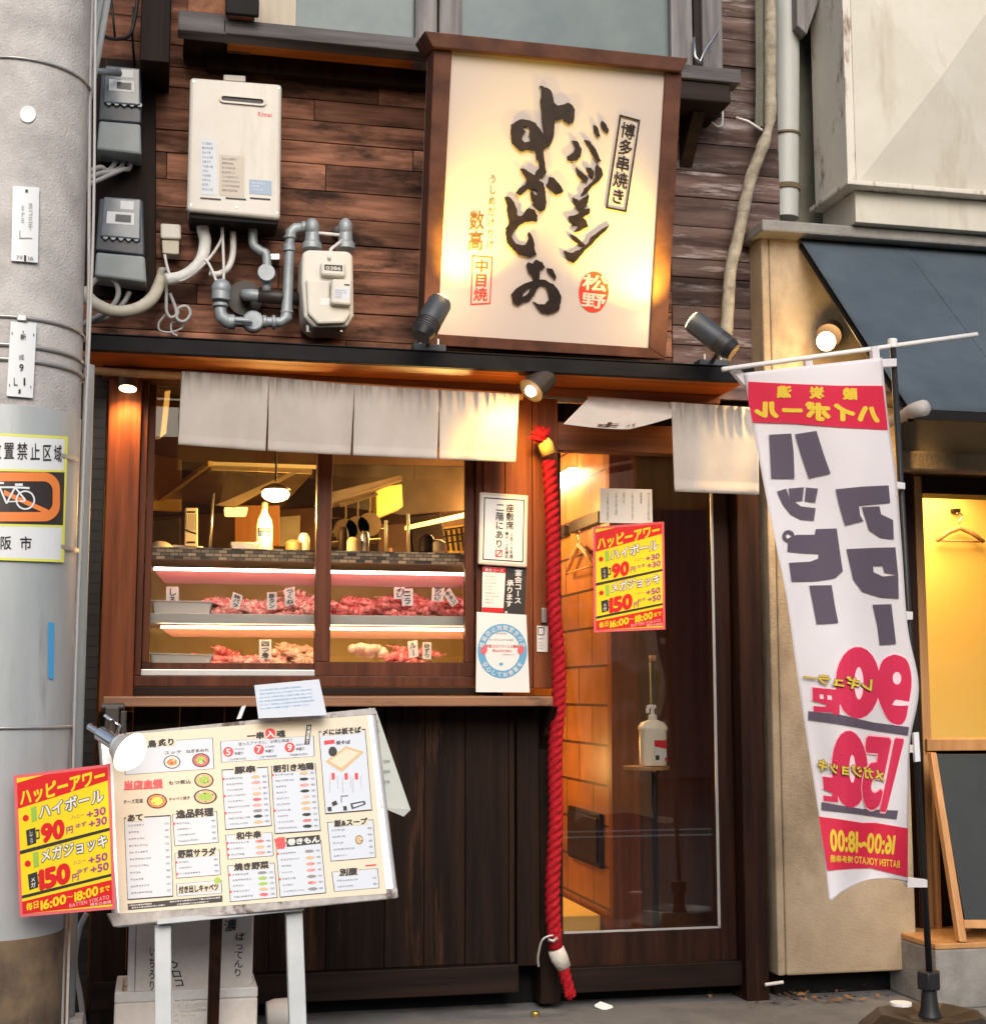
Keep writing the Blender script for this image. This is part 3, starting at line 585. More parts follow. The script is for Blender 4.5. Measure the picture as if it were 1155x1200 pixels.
def pline(pts, wd, off=.0098):
    for (x0, y0), (x1, y1) in zip(pts, pts[1:]):
        L_ = math.hypot(x1-x0, y1-y0); nx, ny = -(y1-y0)/L_*wd/2, (x1-x0)/L_*wd/2
        mb.add(on_pole([(x0+nx, y0+ny), (x1+nx, y1+ny), (x1-nx, y1-ny), (x0-nx, y0-ny)], off), [(0, 1, 2, 3)])
for cx in (30, -14): pline([(cx+10.5*math.cos(a*math.pi/14), 586+10.5*math.sin(a*math.pi/14)) for a in range(29)], 2)
pline([(-14, 586), (0, 571), (18, 571), (30, 586)], 2.2); pline([(0, 571), (8, 590), (18, 571)], 2.2); pline([(8, 588), (30, 587)], 1.6); pline([(18, 568), (27, 568)], 3); pline([(-2, 566), (5, 566)], 2.5)
pline([(18, 571), (35, 572)], 2.4)
mb.build('bicycle_mark', M['plate'], ns)
mb = MB(); fq = lambda q: qmap(q, pole_pt, .0085)
for c, x0, x1, dy in (('放', -11, 2, 0), ('置', 4.5, 17.5, 0), ('禁', 20, 33, .6), ('止', 35.5, 47.5, 1.5), ('区', 50, 61, 2.4), ('域', 63.5, 73, 3.4)): mb.text(c, fq(rect(x0, 517+dy, x1, 539+dy)), .012)
for c, x0, x1, dy in (('大', -16, -3, 0), ('阪', 0, 14, .5), ('市', 23.5, 38, 1)): mb.text(c, fq(rect(x0, 627+dy, x1, 644+dy)), .018)
mb.build('lettering', M['ink'], ns)
mb = MB(); 
for y in (533, 640): mb.grid(qmap([(72, y-2), (93, y+3), (92.6, y+7.5), (72, y+2.5)], pole_pt, .009), 4, 1)
mb.build('strap', M['strap'], ns)
mb = MB(); mb.grid(qmap([(57, 729), (64, 730), (66.5, 760), (62, 796), (57, 795), (61, 760)][0:1]+[(64, 730), (63, 796), (57, 795)], pole_pt, .003), 2, 6)
tag(mb.build('chalk_mark', M['blueline'], None), 'bright blue paint stroke on the zinc sheet of the pole', 'mark')

# ================================================================ meters, heater, pipes on the plank wall
mbd = MB().slab(quad([(101, 66), (183, 72), (183, 352), (98, 346)], .03), (0, .028, 0)).build('meter_board', M['darkwood'], None, bev=.003)
tag(mbd, 'dark wooden backing board behind the two electric meters', 'board')
def emeter(q1, q2, q3, label, lugs):
    c = pt(q1[3][0], q3[3][1], -.06)
    t = thing('electric_meter', label, 'meter', (c.x+.08, -.0, c.z), 'electric meters on the dark board')
    MB().slab(quad(q2, -.07), (0, .097, 0)).build('meter_body', M['meter_d'], t, bev=.006)
    fp = MB().slab(quad(q1, -.085), (0, .014, 0)).build('smoky_hood', M['meter_c'], t, bev=.006)
    MB().slab(quad(q3, -.095), (0, .12, 0)).build('terminal_cover', M['meter_g'], t, bev=.008)
    (x0, y0), (x1, y1), (x2, y2), (x3, y3) = q1; f = qmap(q1, -.085, .001)
    MB().grid(lambda u, v: f(.12+.7*u, .36+.3*v), 1, 1).grid(lambda u, v: f(.45+.35*u, .08+.2*v), 1, 1).build('dial_plate', M['plate'], t)
    f2 = qmap(q1, -.085, .002)
    MB().grid(lambda u, v: f2(.34+.4*u, .42+.18*v), 1, 1).build('display', M['meter_d'], t)
    mb = MB(); 
    for k in range(5): mb.lathe([(0, .008), (.012, .008)], at(q1[3][0]+6+k*9, q1[3][1]+2+k*.6, -.07), (0, -1, 0), 10)
    mb.build('terminal_screw', M['iron'], t); return t
emeter([(124, 76), (165, 80), (165, 124), (122, 120)], [(119, 78), (166, 82), (166, 145), (116, 141)], [(116.5, 141), (165, 145), (166, 181), (113.5, 175)], 'upper electric meter at the top of the dark board', 0)
emeter([(122, 230), (166, 233), (165, 281), (118, 277)], [(117, 232), (168, 235), (170, 300), (112, 293)], [(113, 295), (170, 300), (172, 331), (111, 323)], 'lower electric meter with visible terminal row, above the looped beige conduit', 1)
mb = MB()
for k, (a, b_) in enumerate(((131, 176), (139, 178), (147, 179))):
    mb.tube([at(a+6*(k>0), b_, .0), at(a+5, b_+12+k*3, -.01), at(a-4, b_+24-k*2, -.03), at(118, 196+k*7, -.05), at(104, 203+k*7, -.06), at(95, 222+k*5, -.04), at(90, 246, .0)], .0085, 8)
tag(mb.build('meter_cable', M['cable'], None, smooth=True), 'three grey cables curving from the upper electric meter to the pole', 'cable')
tag(MB().tube([at(98, 82, -.2), at(141, 86, -.12)], .011, 10).build('steel_rod', M['iron'], None, smooth=True), 'short galvanised rod reaching from the pole to the upper electric meter', 'rod')
mb = MB().tube([at(88, -5, -.3), at(104, 28, -.3), at(122, 42, -.25), at(138, 46, -.2), at(153, 40, -.1), at(160, 12, -.1), at(161, -8, -.1)], .006, 8).tube([at(130, -5, -.02), at(133, 22, -.02), at(135, 45, -.0)], .004, 6).tube([at(157, 8, -.1), at(155, 40, -.08), at(158, 78, .02)], .004, 6)
tag(mb.build('overhead_cable', M['cable_b'], None, smooth=True), 'black cables sagging across the wall at the top left corner', 'cable')
mb = MB()
for a, b_, c in ((113, 101, 96), (120, 107, 97), (128, 115, 99)): mb.tube([at(a, -10, -.5), at(b_, 66, -.5), at(c, 140, -.55)], .010, 8)
tag(mb.build('slanting_conduit', M['drain'], None, smooth=True), 'slanting grey conduits between the pole and the meters at top left', 'pipe')
# looped conduit below the lower meter
tag(MB().tube([at(96, 340, -.1), at(112, 356, -.1), at(135, 365, -.1), at(160, 362, -.09), at(178, 350, -.06), at(187, 333, .0), at(192, 318, .03)], .021, 12).build('flexible_conduit', M['flex'], None, smooth=True), 'thick beige flexible conduit swinging below the lower electric meter', 'conduit')
mb = MB().tube([at(98, 350, -.05), at(106, 335, -.06), at(118, 325, -.06), at(133, 328, -.06), at(139, 342, -.05), at(134, 356, -.04), at(120, 368, -.03), at(100, 378, -.02)], .009, 8).tube([at(152, 342, -.02), at(144, 356, -.02), at(125, 372, -.01), at(98, 380, .0)], .009, 8)
tag(mb.build('meter_cable', M['cable'], None, smooth=True), 'grey cables looping below the lower electric meter', 'cable')
# water heater
HY = -.15; hq = [(223, 90), (330.5, 98.5), (328.5, 257), (219, 247)]
h = thing('water_heater', 'ivory wall mounted gas water heater with slot vent and stickers above the pipes', 'water heater', at(275, 252, -.05))
MB().slab(quad(hq, HY), (0, .035, 0)).build('front_cover', M['ivory'], h, bev=.012, seg=3)
MB().slab(quad([(225, 93), (328, 101), (326, 250), (221, 241)], HY+.036), (0, .168, 0)).build('body', M['ivory'], h, bev=.006)
MB().slab(quad([(262, 87), (288, 88.5), (288, 96), (262, 94)], -.05), (0, .1, 0)).build('hanging_tab', M['ivory'], h, bev=.003)
mr = lambda x0, y0, x1, y1, s=.076: [(x0, y0), (x1, y0+(x1-x0)*s), (x1, y1+(x1-x0)*s), (x0, y1)]
def pill(x0, y0, x1, y1, s, k=6):
    r = (y1-y0)/2; c = []
    for i in range(k+1): a = math.pi/2+math.pi*i/k; c.append((x0+r+r*math.cos(a), (y0+y1)/2-r*math.sin(a)))
    for i in range(k+1): a = -math.pi/2+math.pi*i/k; c.append((x1-r+r*math.cos(a), (y0+y1)/2-r*math.sin(a)))
    return [(x, y+(x-x0)*s) for x, y in c]
MB().holed(pill(257, 110, 312, 119.5, .09), [pill(259.5, 112, 309, 117.5, .09)], lambda x, y, o: at(x, y, HY-o), .0, .007).build('vent_rim', M['ivory'], h)
MB().holed(pill(258.5, 111.5, 310, 118, .09), [], lambda x, y, o: at(x, y, HY-o), .001).build('vent_slot', M['blackp'], h)
MB().text('Rinnai', qmap(mr(302, 130.5, 319, 136), HY, .001), .02).build('lettering', M['pink'], h)
lt = MB().grid(qmap(mr(235.5, 163.5, 253.5, 227.5), HY, .001), 1, 1).build('instruction_label', M['paper_b'], h)
tx = '給湯器注意高温使用上の必ずお読み下さい点火換気火災危険触れない排気口'
def fine(mb, x0, y0, x1, y1, rows, pl, s=.076, n=8, off=.0016, fill=.62, var=.5):
    hgt = (y1-y0)/rows
    for k in range(rows):
        m_ = max(2, int(n*random.uniform(1-var, 1))); xe = x0+(x1-x0)*m_/n
        mb.text(''.join(random.choice(tx) for _ in range(m_)), qmap(mr(x0, y0+k*hgt, xe, y0+(k+fill)*hgt, s), pl, off))
    return mb
fine(MB(), 237, 166, 252, 225, 11, HY, n=6).build('lettering', M['grey_ink'], lt)
l2 = MB().grid(qmap(mr(257, 181, 286.5, 229), HY, .001), 1, 1).build('instruction_label', mat('tan label', (.55, .5, .42), .6), h); fine(MB(), 260, 184, 284, 226, 8, HY, n=9).build('lettering', M['grey_ink'], l2)
l3 = MB().grid(qmap(mr(292, 210, 318.5, 227), HY, .001), 1, 1).build('instruction_label', mat('blue label', (.3, .4, .53), .5), h); fine(MB(), 295, 213, 315, 224, 3, HY, n=6).build('lettering', M['plate'], l3)
mb = MB()
for x in (235, 264.5, 293): mb.grid(qmap(mr(x, 231, x+24, 233.2), HY, .001), 1, 1)
mb.build('bottom_slot', M['blackp'], h)
MB().slab(quad([(222, 249), (327, 258), (325, 263), (224, 255)], HY+.02), (0, .15, 0)).build('underside', M['black'], h)
Zp = lambda x, y: (180+x*.2165, 240+y*.2165)                      # a close look's coordinates
def zt(pts, Y, r, mt, name, label, cat='pipe', n=10): return tag(MB().tube([at(*Zp(x, y), Y) for x, y in pts], r, n).build(name, mt, None, smooth=True), label, cat)
zt([(265, 85), (268, 140), (280, 200), (262, 290), (215, 350), (150, 390), (70, 405)], -.04, .021, M['foil'], 'lagged_pipe', 'white wrapped pipe bending down left from under the water heater')
zt([(75, 345), (45, 370), (70, 440), (70, 570), (95, 610), (130, 590), (135, 560), (180, 550), (200, 590), (170, 630), (130, 620), (120, 560), (90, 480)], .0, .006, M['cable'], 'loose_cable', 'thin grey cable tangled in loops under the wrapped heater pipe', 'cable', 8)
zt([(70, 590), (30, 640), (35, 680), (90, 690), (150, 670), (155, 640), (100, 640), (100, 690), (130, 710)], .02, .004, M['cable'], 'loose_cable', 'coil of thin wire lying on the eave below the beige box', 'cable', 8)
zt([(430, 145), (430, 260), (405, 340), (350, 375), (300, 370)], -.03, .011, M['cable_w'], 'white_hose', 'thin white hose curving below the middle of the water heater')
zt([(365, 90), (368, 180), (310, 280), (230, 360), (150, 410), (90, 380), (60, 270)], -.05, .005, M['cable_w'], 'white_wire', 'thin white wire from the beige box to the water heater', 'cable', 8)
zt([(372, 100), (380, 400), (355, 440), (300, 320), (250, 280)], -.055, .005, M['cable_w'], 'white_wire', 'thin white wire dropping beside the big pipe elbow', 'cable', 8)
zt([(540, 105), (540, 210), (580, 250), (612, 280), (612, 470)], -.05, .016, M['iron'], 'gas_branch_pipe', 'thin jointed steel pipe dropping from the heater to the black pipe')
mb = MB().lathe([(-.012, .03), (.012, .03)], at(*Zp(610, 370), -.08), (0, 1, 0), 20).tube([at(*Zp(618, 380), -.08), at(*Zp(630, 415), -.085)], .006)
tag(mb.build('gas_cock', M['iron'], None, smooth=35, bev=.003), 'round steel gas cock on the thin jointed pipe under the heater', 'valve')
tag(MB().slab(quad([Zp(615, 262), Zp(685, 262), Zp(685, 298), Zp(615, 298)], -.0), (0, .05, 0)).build('pipe_clip', M['steel'], None, bev=.003), 'flat steel clip holding the thin jointed pipe', 'clip')
t = thing('black_drain_elbow', 'black wrapped pipe with steel elbow and wall plate behind the riser', 'pipe', at(*Zp(560, 520), 0))
MB().lathe([(0, .062), (.012, .062)], at(*Zp(495, 510), .045), (0, -1, 0), 24).build('wall_plate', M['lampblack'], t, smooth=35)
MB().tube([at(*Zp(500, 490), .03), at(*Zp(500, 488), -.02), at(*Zp(530, 488), -.04), at(*Zp(570, 492), -.04)], .021, 12).build('elbow', M['iron'], t, smooth=True)
MB().tube([at(*Zp(565, 492), -.04), at(*Zp(690, 502), -.04), at(*Zp(800, 510), -.02)], .024, 12).build('lagging', M['lampblack'], t, smooth=True)
t = thing('gas_pipe', 'thick galvanised gas pipe running along the eave and up beside the gas meter', 'pipe', at(*Zp(540, 640), 0))
MB().tube([at(*Zp(368, 470), -.03), at(*Zp(362, 570), -.05), at(*Zp(368, 605), -.05), at(*Zp(400, 632), -.05), at(*Zp(450, 634), -.05), at(*Zp(690, 636), -.05), at(*Zp(720, 610), -.05), at(*Zp(722, 560), -.05), at(*Zp(738, 200), -.05), at(*Zp(742, 150), -.05), at(*Zp(765, 128), -.05), at(*Zp(855, 120), -.05)], [.024, .020, .023, .024, .018, .018, .022, .019, .0165, .021, .019, .015], 14).build('run', M['iron'], t, smooth=True)
mb = MB()
for (x, y), (x2, y2), r_ in (((368, 440), (364, 520), .032), ((362, 535), (362, 555), .027), ((400, 634), (440, 634), .026), ((590, 634), (612, 634), .023), ((640, 636), (660, 636), .025), ((722, 575), (723, 590), .023), ((733, 215), (735, 255), .022), ((737, 170), (737, 186), .023), ((800, 120), (822, 122), .021)): mb.tube([at(*Zp(x, y), -.05), at(*Zp(x2, y2), -.05)], r_, 14)
mb.build('coupling', M['iron'], t, smooth=40, bev=.003)
MB().ball(at(*Zp(368, 455), -.05), (.035, .035, .035), 14).build('cap', M['iron'], t, smooth=True)
MB().lathe([(-.03, .036), (.006, .036), (.012, .03)], at(*Zp(540, 630), -.065), (0, -1, 0), 22).tube([at(*Zp(535, 630), -.095), at(*Zp(440, 622), -.095)], .008).build('valve_handle', M['iron'], t, smooth=35)
mbx = MB().slab(quad([Zp(38, 98), Zp(148, 105), Zp(150, 185), Zp(38, 180)], -.03), (0, .085, 0)).build('junction_box', M['cream'], None, bev=.006)
tag(mbx, 'small beige junction box left of the wrapped heater pipe', 'junction box')
MB().slab(quad([Zp(45, 188), Zp(140, 192), Zp(138, 268), Zp(50, 262)], -.02), (0, .07, 0)).build('terminal_block', M['flex'], mbx, bev=.004)
mb = MB()
for x, y in ((227, 96), (327, 104), (224, 240), (325, 250), (277, 243)): mb.lathe([(0, .004), (.003, .003)], at(x, y, HY), (0, -1, 0), 8)
mb.build('screw', M['steel'], h)
# gas meter
gm = thing('gas_meter', 'cream gas meter with counter window hanging under two pipe elbows', 'gas meter', at(385, 388, -.05))
GY = -.15
oct_ = [Zp(*p) for p in ((835, 240), (1050, 248), (1080, 270), (1085, 600), (1050, 660), (870, 662), (815, 610), (800, 420), (805, 260))]
MB().hexa([at(x, y, GY) for x, y in oct_], [at(x, y, GY)+Vector((0, .17, 0)) for x, y in oct_]).build('case', M['cream'], gm, bev=.02, seg=3)
o2 = [Zp(*p) for p in ((825, 400), (955, 408), (955, 530), (1062, 540), (1068, 590), (1035, 640), (890, 645), (835, 590))]
MB().hexa([at(x, y, GY-.018) for x, y in o2], [at(x, y, GY-.018)+Vector((0, .03, 0)) for x, y in o2]).build('lower_plate', M['cream'], gm, bev=.008)
MB().slab(quad([Zp(905, 308), Zp(1040, 315), Zp(1040, 388), Zp(905, 380)], GY-.025), (0, .05, 0)).build('counter_box', M['cream'], gm, bev=.008)
mb = MB().grid(qmap([Zp(925, 322), Zp(1022, 328), Zp(1022, 360), Zp(925, 352)], GY-.026), 1, 1); mb.build('counter_window', M['ink'], gm)
MB().text('0386', qmap([Zp(932, 330), Zp(1016, 334), Zp(1016, 356), Zp(932, 350)], GY-.027), .01).build('lettering', M['white'], gm)
MB().slab(quad([Zp(965, 398), Zp(1075, 402), Zp(1070, 545), Zp(958, 535)], GY-.045), (0, .05, 0)).build('telemetry_box', M['ivory'], gm, bev=.008)
mb = MB().grid(qmap([Zp(980, 445), Zp(1062, 450), Zp(1060, 512), Zp(976, 506)], GY-.0455), 1, 1); b_ = mb.build('sticker', M['paper_b'], gm)
MB().grid(qmap([Zp(1032, 428), Zp(1060, 430), Zp(1060, 438), Zp(1032, 436)], GY-.046), 1, 1).build('slot', M['ink'], gm)
mb = MB(); fine(mb, *Zp(982, 455), *Zp(1058, 505), 4, GY-.046, n=6); mb.build('lettering', M['grey_ink'], b_)
MB().grid(qmap([Zp(903, 503), Zp(955, 506), Zp(953, 545), Zp(901, 540)], GY-.0185), 1, 1).build('sticker', M['white'], gm)
for x in (858, 1038):
    MB().lathe([(0, .034), (.02, .034), (.026, .026), (.075, .022)], at(*Zp(x, 240), -.07), (0, 0, 1), 16).build('union_nut', M['iron'], gm, smooth=35)
    MB().ball(at(*Zp(x, 125), -.07), (.026, .03, .035), 14).tube([at(*Zp(x, 130), -.07), at(*Zp(x-45*(x > 900), 150), .04)], .02, 12).tube([at(*Zp(x, 130), -.07), at(*Zp(x, 190), -.07)], .019, 12).build('elbow', M['iron'], gm, smooth=True)
MB().tube([at(*Zp(880, 152), -.075), at(*Zp(1020, 165), -.075)], .006).tube([at(*Zp(1020, 195), -.09), at(*Zp(960, 240), -.12), at(*Zp(950, 290), -.16)], .006).build('earth_wire', M['cable_w'], gm, smooth=True)
mb = MB()
for x in (838, 1010): mb.tube([at(*Zp(x, 655), -.1), at(*Zp(x, 690), -.1)], .01, 8)
mb.build('foot_bolt', M['steel'], gm)
# vertical pipes at the right of the plank wall
tag(MB().tube([at(890, -20, -.0), at(891, 100, -.0), at(890, 150, -.0)], .02, 4).build('flat_duct', M['stucco2'], None), 'flat dark grey duct beside the tape wrapped pipe on the plank wall', 'duct')
rs = []; pts = []
for k in range(60):
    s = k/59; y = -15+s*440; x = 902 if y < 150 else (902-(y-150)*.2-12*min(1, max(0, (y-150))/60) if y < 300 else 868-12-(y-300)*.06+14*0)
    pts.append((x, y)); rs.append(.0235+random.uniform(-.0015, .0015)+(-.006 if abs(y-152) < 5 else 0))
xs_ = [p[0] for p in pts]
for _ in range(4): xs_ = [xs_[0]]+[(xs_[i-1]+xs_[i]+xs_[i+1])/3 for i in range(1, 59)]+[xs_[59]]
tag(MB().tube([at(x, p[1], -.02) for x, p in zip(xs_, pts)], rs, 14).build('lagged_hose', M['wrap'], None, smooth=True), 'tape wrapped brown pipe curving down between plank wall and downpipe', 'pipe')
dp = thing('downpipe', 'straight pale grey downpipe between the plank wall and the panelled bay', 'pipe', at(922, 255, .06))
MB().tube([at(921.5, -40, .1), at(921, 110, .1), at(920, 256, .1)], .05, 24).build('tube', M['drain'], dp, smooth=40)
MB().lathe([(0, .056), (.02, .056)], at(920, 224, .1), (0, 0, 1), 24).lathe([(0, .057), (.008, .057)], at(920, 160, .1), (0, 0, 1), 24).build('clamp', M['rust'], dp, smooth=35)
tag(MB().tube([at(862, 138, -.02), at(876, 142, -.03), at(893, 153, -.04)], .005, 6).build('tie_wire', M['cable_w'], None, smooth=True), 'white wire end poking out left of the tape wrapped pipe', 'wire')
tag(MB().tube([at(826, 128, .02), at(831, 140, .0), at(840, 148, -.01), at(846, 144, .0), at(846, 118, .03)], .004, 6).build('hook_wire', M['cable_w'], None, smooth=True), 'bent white wire hanging under the bracket right of the white sign', 'wire')
tag(MB().tube([at(813, 44, -.14), at(814, 66, -.15), at(820, 74, -.16)], .006, 6).tube([at(845, 20, -.1), at(838, 40, -.13), at(826, 58, -.15), at(820, 72, -.16)], .003, 6).build('sash_hook', M['chrome'], None, smooth=True), 'shiny hook and chain between the grey window posts above the white sign', 'hook')

# ================================================================ the white sign
TL, TR, BR_, BL_ = at(529.5, 58.5, -.42), at(779.7, 84, -.42), at(760.5, 407.7, -.235), at(512.7, 391.5, -.235)
SP = Plane(TL, TR, BL_)
sg = thing('shop_sign', 'big white shop sign with black brush lettering in a red brown wooden frame', 'sign', at(640, 410, -.2))
qi = [(529.5, 58.5), (779.7, 84), (760.5, 407.7), (512.7, 391.5)]; qo = [(508.5, 56), (799, 85), (780, 421), (495, 404)]
MB().slab(quad(qi, SP, .0), -SP.n*.004).build('sign_panel', M['sign'], sg)
I, O_ = quad(qi, SP, .012), quad(qo, SP, .012)
back = -SP.n*.13
for k in range(4):
    MB().hexa([O_[k], O_[(k+1) % 4], I[(k+1) % 4], I[k]], [p+back for p in (O_[k], O_[(k+1) % 4], I[(k+1) % 4], I[k])]).build('frame', M['signframe'], sg, bev=.003)
MB().slab(quad([(497, 36), (806, 68), (799, 84), (507, 55)], SP, .035), -SP.n*.19).build('top_moulding', M['signframe'], sg, bev=.004)
MB().slab([p-SP.n*.125 for p in quad(qo, SP)], -SP.n*.006).build('back_board', M['signbox'], sg)
SM = lambda x, y, o=0: pt(x, y, SP, o)
A = lambda s, x, y: [(585+p[0]/8, 90+p[1]/8) for p in s] if y == 1 else [(585+p[0]/8, 230+p[1]/8) for p in s] if y == 2 else [(655+p[0]/6, 120+p[1]/6) for p in s]
def rag(pts, am=.45, step=2.2):
    out = []
    for i, p in enumerate(pts):
        q = pts[(i+1) % len(pts)]; L_ = math.hypot(q[0]-p[0], q[1]-p[1]); m = max(1, int(L_/step))
        for k in range(m): t_ = k/m; out.append((p[0]+(q[0]-p[0])*t_+random.uniform(-am, am), p[1]+(q[1]-p[1])*t_+random.uniform(-am, am)))
    return out
yo = A([(378, 80), (430, 95), (480, 120), (500, 165), (510, 235), (545, 265), (600, 262), (640, 240), (680, 265), (705, 310), (705, 390), (690, 430), (650, 445), (605, 420), (590, 398), (540, 410), (520, 410), (515, 500), (500, 590), (470, 650), (410, 692), (425, 800), (440, 890), (410, 935), (378, 945), (375, 970), (415, 1000), (430, 1060), (435, 1120), (445, 1170), (422, 1250), (380, 1262), (330, 1210), (300, 1160), (287, 1100), (300, 1075), (265, 1050), (240, 1080), (190, 1115), (150, 1085), (185, 1045), (250, 1000), (250, 960), (220, 910), (195, 860), (230, 860), (280, 890), (330, 920), (350, 880), (375, 860), (365, 790), (345, 780), (345, 730), (325, 696), (260, 690), (200, 700), (150, 660), (115, 620), (105, 520), (110, 450), (160, 415), (190, 400), (250, 400), (320, 420), (365, 465), (395, 510), (412, 545), (405, 480), (400, 420), (390, 300), (382, 220), (390, 180), (395, 120)], 0, 1)
yoh = A([(235, 460), (270, 470), (285, 510), (275, 550), (295, 580), (285, 605), (235, 615), (212, 590), (215, 545), (245, 510), (220, 490)], 0, 1)
kah = A([(305, 1045), (350, 1065), (362, 1100), (340, 1110), (318, 1090)], 0, 1)
kad = A([(465, 935), (510, 945), (560, 1000), (600, 1070), (580, 1095), (520, 1105), (470, 1060), (440, 1010), (460, 980)], 0, 1)
to = A([(50, 15), (75, 5), (100, 10), (140, 60), (165, 120), (165, 170), (185, 190), (215, 180), (250, 120), (280, 108), (330, 130), (360, 180), (352, 240), (300, 235), (240, 245), (180, 280), (130, 330), (118, 380), (150, 440), (200, 455), (240, 455), (270, 410), (265, 345), (285, 335), (310, 380), (325, 430), (328, 480), (345, 545), (290, 575), (190, 555), (130, 500), (70, 440), (55, 340), (60, 300), (90, 260), (75, 180), (70, 90)], 0, 2)
oo = A([(340, 590), (400, 620), (425, 665), (380, 700), (375, 780), (430, 785), (500, 820), (550, 870), (585, 950), (560, 1060), (510, 1090), (450, 1110), (390, 1090), (360, 1050), (330, 1010), (315, 985), (370, 1015), (430, 1010), (465, 960), (455, 900), (430, 850), (390, 830), (350, 870), (320, 930), (280, 980), (210, 1000), (175, 1030), (125, 1000), (120, 940), (105, 920), (160, 860), (230, 820), (310, 790), (310, 760), (270, 710), (250, 640), (270, 615), (310, 630)], 0, 2)
ooh = A([(300, 845), (260, 920), (215, 945), (225, 900), (270, 860)], 0, 2); ood = A([(445, 670), (500, 680), (535, 750), (520, 785), (480, 740), (450, 700)], 0, 2)
mb = MB()
for o, hs in ((yo, [yoh, kah]), (kad, []), (to, []), (oo, [ooh]), (ood, [])): mb.holed(rag(o), [rag(q, .2) for q in hs], SM, .0005, .009)
for s in ([(240, 155), (270, 175), (290, 235), (265, 245), (240, 200)], [(300, 125), (330, 150), (350, 200), (335, 220), (305, 190), (290, 150)],
          [(88, 265), (130, 275), (158, 330), (150, 380), (120, 412), (60, 410), (55, 380), (100, 350), (115, 320)], [(175, 262), (210, 270), (260, 330), (280, 385), (295, 410), (270, 420), (230, 370), (205, 310)],
          [(115, 455), (150, 480), (205, 530), (195, 560), (160, 550), (125, 510)], [(190, 455), (225, 460), (245, 490), (240, 535), (215, 520), (195, 490)], [(260, 430), (300, 470), (310, 510), (280, 550), (230, 590), (200, 630), (150, 655), (180, 600), (230, 560), (255, 520), (250, 460)],
          [(95, 665), (140, 690), (210, 645), (205, 700), (172, 748), (220, 745), (215, 780), (165, 808), (190, 830), (205, 870), (150, 900), (100, 915), (140, 860), (90, 860), (70, 830), (62, 802), (120, 790), (150, 762), (120, 740), (95, 690)],
          [(75, 925), (120, 945), (165, 985), (185, 1005), (150, 1005), (100, 970)], [(355, 860), (330, 900), (260, 960), (230, 1000), (190, 1030), (140, 1090), (100, 1130), (60, 1110), (30, 1040), (90, 1060), (150, 1030), (200, 990), (220, 950), (300, 890)]):
    mb.holed(rag(A(s, 0, 3), .35, 1.8), [], SM, .0005, .008)
mb.build('brush_lettering', M['brush'], sg)
mb = MB(); bq = [(725.8, 134), (749.9, 140.5), (733.8, 248.8), (709.7, 244)]; f = qmap(bq, SP, .002)
mb.holed(bq, [[(727.6, 136.6), (747.9, 142.2), (732.2, 246.2), (711.9, 242.2)]], SM, .0005, .005).text('博多串焼き', lambda u, v: f(.14+.72*u, .06+.88*v), .022, vert=True).build('boxed_lettering', M['brush'], sg)
mb = MB(); SL = lambda q, o=.002: qmap(q, SP, o)
mb.text('うしめだけりけ', SL([(573, 204), (582, 204), (578, 292), (569, 292)]), .004, vert=True, gap=.12).text('数高', SL([(550, 246), (568, 246), (566, 294), (547, 294)]), .016, vert=True)
mb.build('small_lettering', M['gold'], sg)
mb = MB(); mb.holed([(553, 299), (577, 301), (574.5, 356), (551, 357.5)], [[(554.2, 300.5), (575.8, 302.3), (573.4, 354.6), (552.4, 355.8)]], SM, .002).text('中目焼', SL([(556, 303), (573, 304), (571, 353), (554, 353)]), .018, vert=True)
sl = [(695.5+17.5*math.cos(a*math.pi/18)-.04*24*math.sin(a*math.pi/18), 342+24*math.sin(a*math.pi/18)) for a in range(36)]
mb.holed(rag(sl, .4), [], SM, .002).build('red_seal', M['vermil'], sg)
MB().text('松', SL([(683, 320), (713, 323), (711, 343), (681, 340)], .003), .035).text('野', SL([(682, 341), (711, 344), (709, 363), (680, 360)], .003), .035).build('seal_lettering', M['cream_p'], sg)

